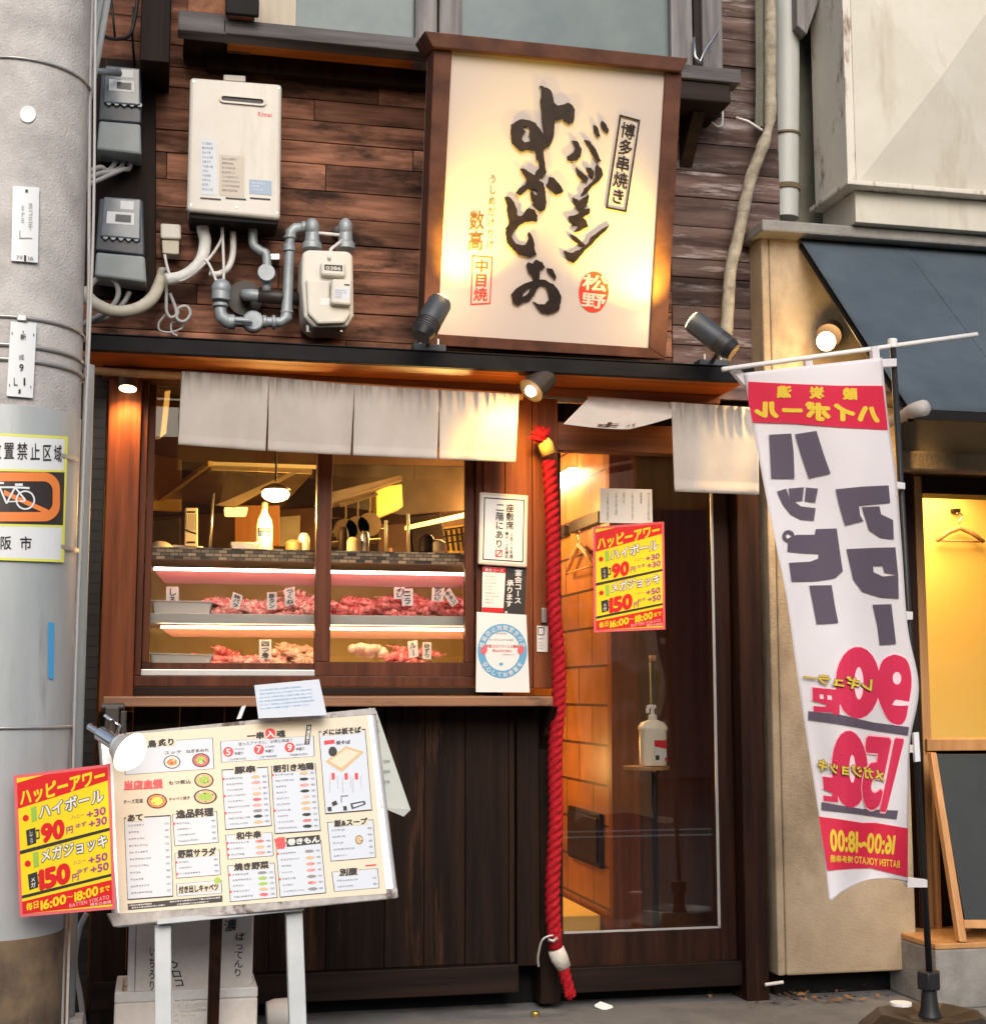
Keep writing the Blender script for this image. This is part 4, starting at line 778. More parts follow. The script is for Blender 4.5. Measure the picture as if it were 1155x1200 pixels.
# ================================================================ lamps on the eave
def spot(px, py, base, dirv, label, tgt, e, ln=.15, Y=-.44):
    c = at(px, py, Y); t = thing('spotlight', label, 'spotlight', at(base[0], base[1], -.27)); dv = Vector(dirv).normalized()
    MB().lathe([(-ln/2-.005, .034), (-ln/2, .038), (-ln/2+.035, .038), (-ln/2+.04, .040), (ln/2-.01, .040), (ln/2, .036)], c, dv, 24).build('barrel', M['lamphouse'], t, smooth=35)
    mb = MB()
    for k in range(4): mb.lathe([(0, .0405), (.004, .0405)], c-dv*(ln/2-.004-k*.009), dv, 24)
    mb.build('cooling_fin', M['lampblack'], t)
    MB().lathe([(-ln/2-.03, .03), (-ln/2-.006, .04)], c, dv, 20).build('back_cap', M['blackp'], t, smooth=35)
    MB().lathe([(ln/2+.001, .032), (ln/2+.004, .032)], c, dv, 20).build('lens', M['glow'], t)
    lamp(t, 'SPOT', c+dv*(ln/2+.02), e, (1, .69, .07), pt(*tgt, SP), 66, 1.0, .02)
    lamp(t, 'POINT', c+dv*(ln/2+.03)+Vector((0, -.03, 0)), e*.03, (1, .60, .22), radius=.02)
    bp = at(base[0], base[1], -.27); MB().tube([c-dv*(ln/2-.02)+Vector((.0, .02, -.02)), bp+Vector((.0, 0, .01))], .008).build('bracket', M['lampblack'], t)
    MB().box(bp.x-.055, bp.x+.055, bp.y-.03, bp.y+.03, bp.z-.012, bp.z+.014).build('base_plate', M['lamphouse'], t, bev=.003)
    mb = MB()
    for s in (-.03, .03): mb.tube([(bp.x+s, bp.y-.015, bp.z+.01), (bp.x+s, bp.y-.015, bp.z+.035)], .004, 6)
    mb.build('bolt', M['steel'], t)
spot(507, 370, (502, 410), at(552, 290, -.34)-at(507, 372, -.44), 'grey spotlight on the eave at the corner of the white sign by the gas meter', (552, 276), 39, .13)
spot(831, 391, (833, 428), at(735, 318, -.33)-at(831, 391, -.46), 'grey spotlight on the eave between the white sign and the wrapped pipe', (735, 300), 54, .15, -.46)
t = thing('hanging_spotlight', 'lit dark spotlight under the eave shining on the right end of the long curtain', 'spotlight', at(632, 445, -.2))
dv = (at(598, 500, -.2)-at(632, 446, -.28)).normalized(); c = at(631, 449, -.27)
MB().lathe([(-.05, .02), (-.045, .042), (.045, .046)], c, (at(612, 468, -.30)-c), 24).build('barrel', M['lampblack'], t, smooth=35)
MB().lathe([(.04, .022), (.056, .018)], c, (at(612, 468, -.30)-c), 20).build('lens', M['glow_w'], t)
MB().box(c.x-.06, c.x+.06, c.y-.02, c.y+.05, c.z+.035, c.z+.055).build('base_plate', M['lampblack'], t, bev=.004)
lamp(t, 'SPOT', at(617, 467, -.36), 14, (1, .52, .07), at(588, 525, -.16), 90, .7, .03)
lamp(t, 'POINT', at(612, 474, -.33), 1.6, (1, .54, .14), radius=.03)
t = thing('downlight', 'small lit recessed lamp at the top of the cedar corner post', 'lamp', at(150, 453, -.06))
MB().lathe([(0, .03), (.05, .034)], at(150, 455, -.07), (.05, .2, 1), 20).build('barrel', M['lampbrown'], t, smooth=35)
MB().lathe([(-.004, .028), (.0, .028)], at(150, 455, -.07), (.05, .2, 1), 20).build('lens', M['glow'], t)
lamp(t, 'SPOT', at(150, 458, -.09), 14, (1, .5, .15), at(150, 700, -.03), 130, .8, .03)
t = thing('flood_lamp', 'lit brown flood lamp on the beige pier above the banner rod', 'lamp', at(975, 395, -.1))
c = at(972, 390, -.13)
MB().lathe([(-.04, .03), (-.02, .046), (.03, .046)], c, (at(967, 402, -.2)-c), 22).build('barrel', M['lampbrown'], t, smooth=35)
MB().ball(at(967.5, 400, -.185), (.036, .03, .036), 14).build('bulb', M['glow'], t, smooth=True)
MB().tube([c+Vector((.01, .03, .02)), at(985, 392, -.055)], .012).build('bracket', M['lampbrown'], t)
lamp(t, 'SPOT', at(966, 404, -.24), 60, (1, .6, .22), at(945, 640, -.06), 125, .8, .035)
lamp(t, 'POINT', at(967, 402, -.235), 3, (1, .62, .22), radius=.035)
# ================================================================ curtains
NY = -.17
cu = thing('shop_curtain', 'long off white linen curtain in four panels over the serving window', 'curtain', at(410, 535, NY))
MB().tube([at(99, 434, NY), at(612, 465, NY)], .013, 12).build('rod', M['lwood'], cu, smooth=True)
def panel(cells, par, NY, phase):
    (ax, ay), (bx, by), (cx, cy), (dx, dy) = cells
    def f(u, v):
        x = (ax*(1-u)+bx*u)*(1-v)+(dx*(1-u)+cx*u)*v; y = (ay*(1-u)+by*u)*(1-v)+(dy*(1-u)+cy*u)*v
        gather = math.sin(u*46+phase*2+math.sin(u*9)*2)*.008*max(0, 1-v*2.6)+math.sin(u*83+phase)*.004*max(0, 1-v*3.4)+(.004 if v > .9 else 0)
        fold = (math.sin(u*7+phase*1.7)*.5+math.sin(u*13+phase+v*2)*.25)*.019*(.3+v*.7)
        p = at(x, y, NY-.026-gather-fold-.006); return p
    return MB().grid(f, 70, 26).build('panel', M['cloth'], par, smooth=True, solid=.002)
tp = [(213, 435), (315.2, 441.5), (415.5, 451), (515, 457), (608, 462)]; bt = [(209, 521), (312.5, 528.5), (412, 533.5), (513, 538), (604, 542)]
for k in range(4):
    g_ = 0 if k == 0 else .7
    panel([(tp[k][0]+g_*.3, tp[k][1]), tp[k+1], (bt[k+1][0]-1.2*(k < 3), bt[k+1][1]), (bt[k][0]+g_*2.2, bt[k][1])], cu, NY, k*1.9)
cd_ = thing('door_curtain', 'short off white door curtain, one half blown up by the wind', 'curtain', at(840, 575, -.16))
MB().tube([at(688, 468, -.13), at(893, 484, -.13)], .012, 12).build('rod', M['lwood'], cd_, smooth=True)
panel([(786, 471), (887, 478), (889, 580), (790, 576)], cd_, -.145, 3.1)
def blown(u, v):
    a0, a1 = (692+u*97, 464+u*8), ((660+u*127), 497+6*math.sin(u*2.6)-7*max(0, u-.6)/.4*1.5)
    x = a0[0]*(1-v)+a1[0]*v; y = a0[1]*(1-v)+a1[1]*v+3.5*math.sin(v*math.pi)*math.sin(u*math.pi)
    return at(x, y, -.145-.30*v**1.2*(1-.75*max(0, u-.55)/.45)+.004*math.sin(u*40)*max(0, 1-v*2))
MB().grid(blown, 60, 18).build('panel', M['cloth'], cd_, smooth=True, solid=.002)
def bl2(q):
    f0 = lambda u, v: blown(q[0]+(q[2]-q[0])*u, q[1]+(q[3]-q[1])*v)+Vector((0, -.003, .006)); return f0
MB().text('よ', bl2((.28, .78, .52, 1.0)), .05).text('バ', bl2((.56, .84, .66, .98)), .03).build('lettering', M['brush'], cd_)

# ================================================================ red bell rope
path = [(632, 512), (641, 525), (643, 540), (645, 570), (647, 610), (648, 660), (648, 700), (650, 730), (653, 755), (655, 790), (654, 830), (651, 865), (650, 900), (651, 950), (649, 1000), (647, 1040), (648, 1080), (650, 1092)]
def dense(pts, n):
    out = []
    for i in range(len(pts)-1):
        p0, p1, p2, p3 = [pts[max(0, min(len(pts)-1, j))] for j in (i-1, i, i+1, i+2)]
        for k in range(n):
            t_ = k/n; out.append(tuple(.5*((2*b)+(-a+c)*t_+(2*a-5*b+4*c-d)*t_*t_+(-a+3*b-3*c+d)*t_**3) for a, b, c, d in zip(p0, p1, p2, p3)))
    return out+[pts[-1]]
RY = -.1
rp = thing('bell_rope', 'thick twisted red rope hanging beside the door with white binding at its end', 'rope', at(650, 1165, RY))
def strandrope(pts, rad, twist, n=30, lobes=3, start=0):
    P_ = [at(x, y, RY) for x, y in pts]; mb = MB(); vs = []; L_ = 0
    for i, p in enumerate(P_):
        if i: L_ += (p-P_[i-1]).length
        t_ = (P_[min(i+1, len(P_)-1)]-P_[max(0, i-1)]).normalized(); a = t_.cross(Vector((0, 1, 0))).normalized(); b_ = t_.cross(a)
        r_ = rad[i] if isinstance(rad, list) else rad
        for j in range(n):
            th = 2*math.pi*j/n; ph = lobes*(th-twist*L_)
            rr = r_*(.70+.30*abs(math.cos(ph/2))**.7); vs.append(p+(a*math.cos(th)+b_*math.sin(th))*rr)
    k = len(P_); return mb.add(vs, [(i*n+j, i*n+(j+1) % n, (i+1)*n+(j+1) % n, (i+1)*n+j) for i in range(k-1) for j in range(n)]+[tuple(range(n)), tuple((k-1)*n+j for j in range(n))])
strandrope(dense(path[2:], 40), .0262, 74).build('rope', M['rope'], rp, smooth=True)
MB().tube([at(x, y, RY) for x, y in [(635, 515), (639, 521), (643, 533)]], [.022, .0275, .027], 18).build('binding', M['ropey'], rp, smooth=True)
mb = MB()
for k in range(26):
    an = R(random.uniform(165, 300)); l_ = random.uniform(10, 21); ex, ey = 636+l_*math.cos(an), 514+l_*math.sin(an)*.95
    mb.tube([at(637+random.uniform(-3, 3), 517, RY+random.uniform(-.02, .02)), at((ex+637)/2+random.uniform(-3, 3), (ey+515)/2, RY-random.uniform(0, .035)), at(ex, ey+random.uniform(0, 5), RY-random.uniform(0, .03))], [.008, .007, .003], 7)
mb.ball(at(634, 512, RY), (.027, .024, .022), 12, .1).build('knot_tail', M['rope'], rp, smooth=True)
MB().tube([at(x, y, RY) for x, y in [(651, 1112), (655, 1122), (661, 1134)]], [.028, .030, .024], 18).build('binding', M['ropew'], rp, smooth=True)
MB().tube([at(x, y, RY) for x, y in [(649, 1088), (650, 1100), (651, 1112)]], [.024, .022, .025], 18).build('neck', M['rope'], rp, smooth=True)
strandrope(dense([(660, 1134), (663, 1148), (667, 1160), (669, 1168)], 10), [.022-.004*i/30 for i in range(31)], 74).build('rope_tip', M['rope'], rp, smooth=True)
mb = MB()
for k in range(18):
    x_, y_ = 668+random.uniform(-6, 5), 1168+random.uniform(-3, 5); mb.tube([at(666+random.uniform(-5, 4), 1158, RY-.012), at(x_, y_, RY-random.uniform(0, .03))], .0035, 5)
mb.build('fringe', M['rope'], rp, smooth=True)
MB().tube([at(648, 1096, RY-.03), at(640, 1098, RY-.03), at(634, 1104, RY-.03), at(630, 1122, RY-.03), at(631, 1133, RY-.03)], .004, 6).tube([at(642, 1101, RY-.035), at(648, 1103, RY-.036), at(653, 1099, RY-.034)], .006, 6).build('wire', M['strap'], rp, smooth=True)
tag(MB().lathe([(0, .012), (.012, .012), (.016, .006)], at(646.5, 933, -.09), (0, -1, 0), 14).tube([at(646, 933, -.07), at(643, 933, -.0)], .006).build('rope_eyelet', M['chrome'], None, smooth=35), 'small shiny eyelet half way down the red rope', 'eyelet')

# ================================================================ notices on the post
def sheet(name, label, q, Y, mt, cat='notice', th=.003, bev=0):
    o = MB().slab(quad(q, Y), (0, th, 0)).build(name, mt, None, bev=bev); return tag(o, label, cat)
s1 = sheet('framed_notice', 'white framed notice with bold black writing about upstairs seats, beside the red rope', [(562.5, 576.5), (619, 580.5), (617.5, 665), (560.5, 661)], -.035, mat('bevelled cream frame', (.6, .55, .47), .4), 'notice', .022, .004)
MB().grid(qmap([(565.5, 580), (616, 583.5), (614.5, 661.5), (563.5, 658)], -.036), 1, 1).build('notice_sheet', M['white'], s1)
mb = MB(); SM2 = lambda x, y, o=0: at(x, y, -.0365-o)
mb.holed([(567, 582.5), (614.5, 585.8), (613, 659), (565.3, 656)], [[(568.3, 584), (613.2, 587), (611.8, 657.6), (566.7, 654.7)]], SM2)
qv = lambda q: qmap(q, -.0366)
mb.text('座敷席', qv([(593, 590), (602.5, 590.5), (602, 621), (592.5, 620.5)]), .03, vert=True).text('二階にあり', qv([(581, 589), (591, 589.5), (589.5, 642.5), (579.5, 642)]), .03, vert=True)
mb.text('最大10名様迄', qv([(591.5, 623), (596, 623.2), (595.5, 654.5), (591, 654.2)]), .012, vert=True).text('2名〜4名様', qv([(597, 623.5), (601.6, 623.8), (601, 655), (596.5, 654.7)]), .012, vert=True)
mb.build('lettering', M['ink'], s1)
mb = MB(); a = [(580.5, 644), (588.5, 644.5), (588, 653), (580, 652.5)]; mb.holed(a, [[(581.7, 645.2), (587.4, 645.6), (587, 651.7), (581.2, 651.3)]], SM2).poly([SM2(x, y) for x, y in ((581.4, 650.6), (586.6, 645.3), (587.6, 646.2), (582.3, 651.6))]); mb.build('red_mark', M['red'], s1)
s2 = sheet('course_notice', 'small white price sheet with red heading beside the black notice strip', [(565.5, 664), (592.5, 665.5), (589.5, 718), (564.5, 717)], -.018, M['white'])
mb = MB().grid(qmap([(565.5, 664.3), (592.5, 665.7), (592.2, 671.5), (565.2, 670)], -.0188), 1, 1).grid(qmap([(564.8, 711.5), (589.8, 712.5), (589.6, 718), (564.6, 717)], -.0188), 1, 1); r_ = mb.build('red_heading', M['red'], s2)
MB().text('宴会コース', qmap([(568, 665.6), (590, 666.8), (589.8, 670.7), (567.8, 669.5)], -.0195), .02).build('lettering', M['white'], r_)
fine(MB(), 568, 674, 586, 709, 9, -.0182, .05, 9, .001, .5).build('lettering', M['grey_ink'], s2)
s3 = sheet('black_notice', 'black notice strip with white vertical writing under the framed notice', [(593.5, 664), (616.5, 665), (614.5, 722), (590.5, 720)], -.0185, M['ink'])
MB().text('宴会コース', qmap([(603, 667), (612, 667.5), (611, 708), (602, 707.5)], -.019), .03, vert=True).text('承ります。', qmap([(593.5, 679), (602.5, 679.5), (600, 720), (591, 719)], -.019), .03, vert=True).build('lettering', M['white'], s3)
s4 = sheet('safety_poster', 'white poster with a blue ring standing on the counter against the post', [(558.5, 717), (616.5, 720.5), (620.5, 811.5), (557.5, 811)], -.06, M['white'], 'poster')
ce = (588.5, 763); el = lambda rx, ry, n=40: [(ce[0]+rx*math.cos(2*math.pi*i/n), ce[1]+ry*math.sin(2*math.pi*i/n)) for i in range(n)]
SM3 = lambda x, y, o=0: at(x, y, -.0606-o)
MB().holed(el(29, 32), [el(20.5, 23)], SM3).build('blue_ring', M['sky_ink'], s4)
mb = MB()
for st, a0, a1, up in (('感染防止対策宣言の店', 195, 345, True), ('安心してお食事を', 145, 35, False)):
    for i, c in enumerate(st):
        a = R(a0+(a1-a0)*i/(len(st)-1)); cx, cy = ce[0]+24.8*math.cos(a), ce[1]+27.5*math.sin(a); tt = a+math.pi/2 if up else a-math.pi/2
        ux, uy = math.cos(tt)*3.1, math.sin(tt)*3.1; mb.text(c, qmap([(cx-ux+uy, cy-uy-ux), (cx+ux+uy, cy+uy-ux), (cx+ux-uy, cy+uy+ux), (cx-ux-uy, cy-uy+ux)], -.0615), .02)
mb.build('ring_lettering', M['white'], s4)
mb = MB(); fine(mb, 573, 748, 604, 752, 1, -.0606, .02, 12, .0005, .7, .05); fine(mb, 581, 741, 595, 745, 1, -.0606, .02, 7, .0005, .6, .1); fine(mb, 588, 766, 605, 769, 1, -.0606, .02, 7, .0005, .7, .1); mb.build('lettering', M['grey_ink'], s4)
mb = MB().text('新型コロナウイルス感染', qmap([(569, 755), (608, 755.5), (608, 759.5), (569, 759)], -.061), .02).text('防止のために', qmap([(577, 760.5), (600, 761), (600, 764.5), (577, 764)], -.061), .02); mb.build('red_lettering', M['red'], s4)
mb = MB()
for a in (567, 610): mb.holed([(a-4, 761), (a-1, 757), (a+3, 757), (a+4, 762), (a+1, 767), (a-3, 766)], [], lambda x, y, o=0: at(x, y, -.062))
mb.build('pink_mark', M['pink'], s4)
MB().poly([at(x, y, -.0612) for x, y in ((584, 778), (587, 776), (590, 778), (587, 780.5))]).build('blue_mark', M['sky_ink'], s4)
s5 = sheet('smoking_notice', 'small white smoking notice half hidden behind the red rope', [(629, 733), (642, 734), (641.5, 764), (629, 763.5)], -.018, M['white'])
mb = MB(); mb.holed(rect(630, 735, 637.5, 744.5), [rect(631, 736.2, 636.5, 743.4)], lambda x, y, o=0: at(x, y, -.0186)); fine(mb, 630, 747, 640, 750, 1, -.0186, .03, 4, .0005, .8, .1); mb.build('lettering', M['ink'], s5)
mb = MB(); fine(mb, 630, 752, 640, 762, 3, -.0186, .03, 6, .0005); mb.build('fine_print', M['grey_ink'], s5)
tag(MB().slab(quad([(635, 712), (640.5, 712.5), (640.5, 730), (635, 729.5)], -.03), (0, .02, 0)).build('door_switch', M['strap'], None, bev=.003), 'narrow steel switch plate above the small smoking notice', 'switch')
DY = .036
s6 = sheet('door_notice', 'white paper with faint vertical columns taped above the yellow poster on the door glass', [(703, 572), (763.5, 573.5), (764.5, 613.5), (702.5, 612.5)], DY, M['white'])
mb = MB()
for x in (712, 722, 731, 741, 751, 760): 
    n_ = random.randint(4, 10); mb.text(''.join(random.choice(tx) for _ in range(n_)), qmap(rect(x-1.6, 577, x+1.2, 577+n_*3.3), DY-.001), .0, vert=True)
mb.build('lettering', M['grey_ink'], s6)

# ================================================================ happy hour posters
def poster(q, pl, label, back):
    n_ = pl.n if isinstance(pl, Plane) else Vector((0, -1, 0))
    F_ = lambda o: (lambda a: qmap([L2(q, *p) for p in a], pl, o))
    def L2(q, u, v):
        (ax, ay), (bx, by), (cx, cy), (dx, dy) = q
        return ((ax*(1-u)+bx*u)*(1-v)+(dx*(1-u)+cx*u)*v, (ay*(1-u)+by*u)*(1-v)+(dy*(1-u)+cy*u)*v)
    P_ = lambda pts, o: [pt(*L2(q, u, v), pl, o) for u, v in pts]
    t = MB().slab(P_([(-.035, -.022), (1.035, -.022), (1.035, 1.022), (-.035, 1.022)], 0), -n_*.003).build('happy_hour_poster', M['pink'], None); tag(t, label, 'poster')
    t['group'] = 'yellow happy hour posters'
    MB().poly(P_([(0, 0), (1, 0), (1, 1), (0, 1)], .0006)).build('yellow_field', M['yellow'], t)
    MB().poly(P_([(0, .035), (.3, .0), (1, 0), (1, .095), (0, .225)], .0010)).build('header_band', M['red'], t); MB().poly(P_([(0, .91), (1, .81), (1, .985), (.0, 1)], .0010)).build('footer_band', M['red'], t)
    mb = MB()
    def sl(st, x0, y0, x1, y1, k, bold, o, vert=False): mb.text(st, F_(o)([(x0, y0), (x1, y0-k), (x1, y1-k), (x0, y1)]), bold, vert=vert)
    sl('ハッピーアワー', .02, .085, .98, .215, .10, .055, .0016); sl('毎日', .04, .925, .19, .985, .02, .04, .0016); sl('16:00', .20, .915, .49, .985, .035, .05, .0016); sl('〜', .49, .89, .57, .93, .01, .04, .0016); sl('18:00', .58, .875, .85, .945, .035, .05, .0016); sl('まで', .86, .855, .98, .90, .014, .05, .0016)
    mb.build('yellow_lettering', M['yellow'], t)
    mb = MB()
    sl('BATTEN YOKATO', .52, .955, .97, .985, .04, .0, .0016); sl('博多の串焼', .75, .965, .99, .993, .012, .02, .0016); mb.build('pale_lettering', mat('pale pink print', (.8, .5, .5), .5), t)
    mb = MB(); sl('ハイボール', .22, .215, .95, .325, .075, .10, .0010); sl('メガジョッキ', .22, .54, .98, .645, .07, .10, .0010); mb.poly(P_([(0, .535), (1, .434), (1, .456), (0, .562)], .0012)).poly(P_([(0, .865), (1, .765), (1, .785), (0, .888)], .0012))
    for v in (.375, .70):
        mb.poly(P_([(.075, v+.015), (.18, v), (.185, v+.115), (.085, v+.13)], .0012)); mb.holed([(.185, v+.02), (.225, v+.015), (.225, v+.085), (.185, v+.09)], [[(.19, v+.032), (.213, v+.03), (.213, v+.074), (.19, v+.078)]], lambda u, w, o=0: pt(*L2(q, u, w), pl, .0012))
    mb.build('black_print', M['ink'], t)
    mb = MB(); sl('ハイボール', .22, .215, .95, .325, .075, .042, .0030); sl('メガジョッキ', .22, .54, .98, .645, .07, .042, .0030); sl('レギュラ', .105, .395, .155, .49, .0, .0, .0018, True); sl('メガ', .10, .735, .16, .815, .0, .02, .0018, True); mb.build('white_lettering', M['white'], t)
    mb = MB(); sl('90', .24, .36, .50, .495, .03, .075, .0014); sl('150', .20, .69, .545, .835, .04, .075, .0014)
    for v in (.30, .635): mb.poly(P_([(.08+.035*math.cos(a*.524), v+.024*math.sin(a*.524)) for a in range(12)], .0012))
    mb.build('red_print', M['red'], t)
    mb = MB(); sl('円', .515, .395, .60, .455, .012, .03, .0014); sl('円', .56, .74, .645, .80, .012, .03, .0014)
    for v, n2 in ((.305, '30'), (.635, '50')):
        sl('ハニー', .58, v+.01, .73, v+.045, .012, .0, .0014); sl('+'+n2, .75, v-.008, .97, v+.05, .022, .035, .0014)
        sl('ゆず', .62, v+.075, .75, v+.112, .012, .02, .0014); sl('+'+n2, .77, v+.062, .98, v+.120, .022, .035, .0014)
    mb.build('purple_print', M['purple'], t)
    MB().poly(P_([(.14, .225), (.20, .22), (.205, .325), (.145, .335)], .0012)).poly(P_([(.14, .56), (.20, .555), (.205, .66), (.145, .67)], .0012)).build('green_block', M['green'], t)
    return t
poster([(697.5, 620), (775, 614), (776.5, 735), (698.5, 738.5)], DY-.006, 'yellow and red happy hour poster on the door glass', 0)
q1 = [(20, 912), (126, 899), (132, 1062), (27, 1071)]
poster(q1, Plane(at(18, 912, -1.16), at(128, 898, -1.13), at(25, 1073, -1.17)), 'yellow and red happy hour poster hung beside the menu stand in front of the pole', 0)

# ================================================================ display case and what it holds
cx0, cx1 = at(172, 700, .14).x, at(572, 700, .14).x; cb = at(300, 783, .16).z; ct = at(300, 657, .14).z; tz = at(300, 647, .14).z
dc = thing('display_case', 'lit glass display case of raw skewers behind the serving window', 'display case', ((cx0+cx1)/2, .3, cb))
MB().box(cx0-.01, cx1, .15, .6, cb-.05, cb).build('bottom_shelf', M['traym'], dc, bev=.002)
shz = at(300, 724, .16).z; sht = at(300, 717, .16).z
MB().box(cx0, cx1, .155, .5, shz-.022, sht-.008).build('middle_shelf', M['traym'], dc, bev=.002)
MB().box(cx0-.01, cx1, .145, .62, ct, tz+.012).build('mosaic_top', M['caseedge'], dc)
MB().box(cx0-.008, cx0+.0, .15, .6, cb, ct).box(cx0-.012, cx0+.006, .14, .16, cb-.04, ct).build('side_frame', M['black'], dc)
MB().box(cx0, cx1, .141, .144, cb+.01, ct).build('front_pane', M['glass_c'], dc)
MB().box(cx0-.02, cx1, .61, .615, cb, ct).build('back_panel', mat('yellow lit case back', (.66, .48, .10), .5, col2=(.78, .62, .18), scale=5), dc)  # panel added for the yellow light behind the meat, put into its colour
t1 = at(300, 671, .19); t2 = at(300, 737.5, .19)
MB().box(cx0+.02, cx1-.01, .165, .178, t1.z+.001, t1.z+.011).build('tube', M['tubelight'], dc, bev=.003)
MB().box(cx0+.05, cx1-.01, .165, .178, t2.z+.0, t2.z+.009).build('tube', M['tubelight_o'], dc, bev=.003)
for tz_, x_, h_, mt_ in ((t1.z, cx0+.02, .045, mat('pink lit cover', (.8, .45, .42), .4, trans=.5)), (t2.z, cx0+.05, .03, mat('warm lit cover', (.8, .56, .4), .4, trans=.5))):  # pink and warm tube light is put into the cover colours
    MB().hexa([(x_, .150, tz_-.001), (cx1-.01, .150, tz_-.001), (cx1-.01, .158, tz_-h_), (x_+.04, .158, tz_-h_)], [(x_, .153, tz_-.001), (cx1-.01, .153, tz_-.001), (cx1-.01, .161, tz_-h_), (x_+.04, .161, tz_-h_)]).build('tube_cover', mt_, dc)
def tray(q, Y, label, dp=.2):
    a, b_, c_, d_ = quad(q, Y); mb = MB(); B = Vector((0, dp, .01))
    mb.slab([a, b_, c_, d_], (0, .003, 0)).slab([d_, c_, c_+Vector((0, dp, 0)), d_+Vector((0, dp, 0))], (0, 0, -.003)).slab([a, d_, d_+Vector((0, dp, 0)), a+Vector((0, dp, 0))], (.003, 0, 0)).slab([b_, c_, c_+Vector((0, dp, 0)), b_+Vector((0, dp, 0))], (-.003, 0, 0)).slab([a+Vector((-.012, -.008, .003)), b_+Vector((.0, -.008, .003)), b_+Vector((0, .0, .0)), a], (0, 0, -.003))
    return tag(mb.build('steel_tray', M['traym'], None), label, 'tray')
tray([(178, 704), (250, 706), (246, 720), (181, 719)], .19, 'pale steel tray at the left of the upper case shelf')
tray([(176, 766), (250, 768), (246, 781), (178, 780)], .19, 'pale steel tray at the left of the lower case shelf')
protos = {}
def skewer(kind, mt, stick=True):
    mb = MB()
    for k in range(5):
        r_ = .014+random.uniform(-.002, .003); mb.ball((k*.021-.04, random.uniform(-.003, .003), random.uniform(-.002, .002)), (.015, r_, r_*.8), 10, .24)
    if stick: mb.tube([(-.085, 0, 0), (.075, 0, 0)], .0026, 6)
    return mb
def cloneto(o, loc, rot, sc, label, group, cat):
    c = o.copy(); COL.objects.link(c); c.location = loc; c.rotation_euler = rot; c.scale = (sc,)*3; return tag(c, label, cat, group)
def pile(x0, x1, yb, yt, Y, mk, label, n, group, mname='meat_skewer'):
    if mk not in protos: protos[mk] = [skewer(0, M[mk]).build(mname, M[mk], None, smooth=True) for _ in range(3)]
    ps = protos[mk]; lay = 3
    for k in range(n):
        fr = k/n; x = random.uniform(x0, x1); e = 1-abs((x-(x0+x1)/2)/((x1-x0)/2))**2*.7
        y = yb+(yt-yb)*fr*e; p = at(x, y, Y+random.uniform(.0, .05)+.05*fr)
        rot = (random.uniform(0, 6), random.uniform(-.25, .25), random.choice([0, math.pi])+random.uniform(-.5, .5)+.5)
        src = ps[k % 3]
        if not src.get('label'): src.location = p; src.rotation_euler = rot; tag(src, label, 'skewer', group)
        else: cloneto(src, p, rot, random.uniform(.85, 1.1), label, group, 'skewer')
pile(244, 276, 718, 706, .24, 'meat', 'raw pink skewer in the heaps on the left half of the upper case shelf', 13, 'pink skewers on the upper left shelf')
pile(274, 312, 718, 703, .24, 'meat', 'raw pink skewer in the heaps on the left half of the upper case shelf', 15, 'pink skewers on the upper left shelf')
pile(308, 340, 718, 710, .24, 'meat', 'raw pink skewer in the heaps on the left half of the upper case shelf', 11, 'pink skewers on the upper left shelf')
pile(334, 370, 719, 692, .24, 'meat', 'raw pink skewer in the heaps on the left half of the upper case shelf', 20, 'pink skewers on the upper left shelf')
protos.clear()
pile(388, 442, 718, 703, .24, 'meat2', 'raw red skewer in the heaps on the right half of the upper case shelf', 22, 'red skewers on the upper right shelf')
pile(440, 500, 716, 702, .24, 'meat2', 'raw red skewer in the heaps on the right half of the upper case shelf', 22, 'red skewers on the upper right shelf')
pile(498, 560, 716, 704, .24, 'meat2', 'raw red skewer in the heaps on the right half of the upper case shelf', 20, 'red skewers on the upper right shelf')
protos.clear()
pile(236, 278, 781, 763, .24, 'meat2', 'raw red skewer heaped at the left of the lower case shelf', 18, 'red skewers on the lower left shelf')
pile(282, 322, 781, 768, .24, 'meat', 'raw pale pink skewer heaped in the middle of the lower left shelf', 14, 'pink skewers on the lower left shelf')
pile(326, 370, 781, 754, .24, 'meat3', 'pale orange chicken skewer stacked beside the wooden mullion on the lower shelf', 20, 'chicken skewers by the mullion')
protos.clear()
pile(462, 500, 774, 762, .25, 'meat2', 'small red skewer on the lower shelf at the right between two price cards', 12, 'red skewers on the lower right shelf')
src = None
for k in range(13):
    p = at(random.uniform(412, 452), 773-random.uniform(0, 9), .22+.05*random.random())
    if src is None: src = tag(MB().ball((0, 0, 0), (.022, .02, .018), 12, .05).build('meatball', M['meat3'], None, smooth=True), 'pale round meatball on the lower shelf right of the mullion', 'meatball', 'meatballs'); src.location = p
    else: cloneto(src, p, (0, 0, k), random.uniform(.85, 1.1), 'pale round meatball on the lower shelf right of the mullion', 'meatballs', 'meatball')
def card(q, st, label, Y=.20):
    mx_, my_ = sum(p[0] for p in q)/4, sum(p[1] for p in q)/4; q = [(mx_+(x-mx_)*1.18, my_+(y-my_)*1.15-1) for x, y in q]
    o = tag(MB().slab(quad(q, Y), (0, .002, 0)).build('price_card', M['white'], None), label, 'price card', 'price cards in the display case')
    (ax, ay), (bx, by), (c_, d_), (e_, f_) = q; f = qmap(q, Y, .0012)
    MB().text(st, lambda u, v: f(.14+.72*u, .06+.88*v), .03, vert=True).build('lettering', M['ink'], o)
up_l = lambda a, b_, c_, d_: [(a, b_), (c_, b_), (c_, d_), (a, d_)]
card(up_l(196, 690, 208.5, 709), 'しろ', 'price card lettered in two kana above the left tray of the upper shelf')
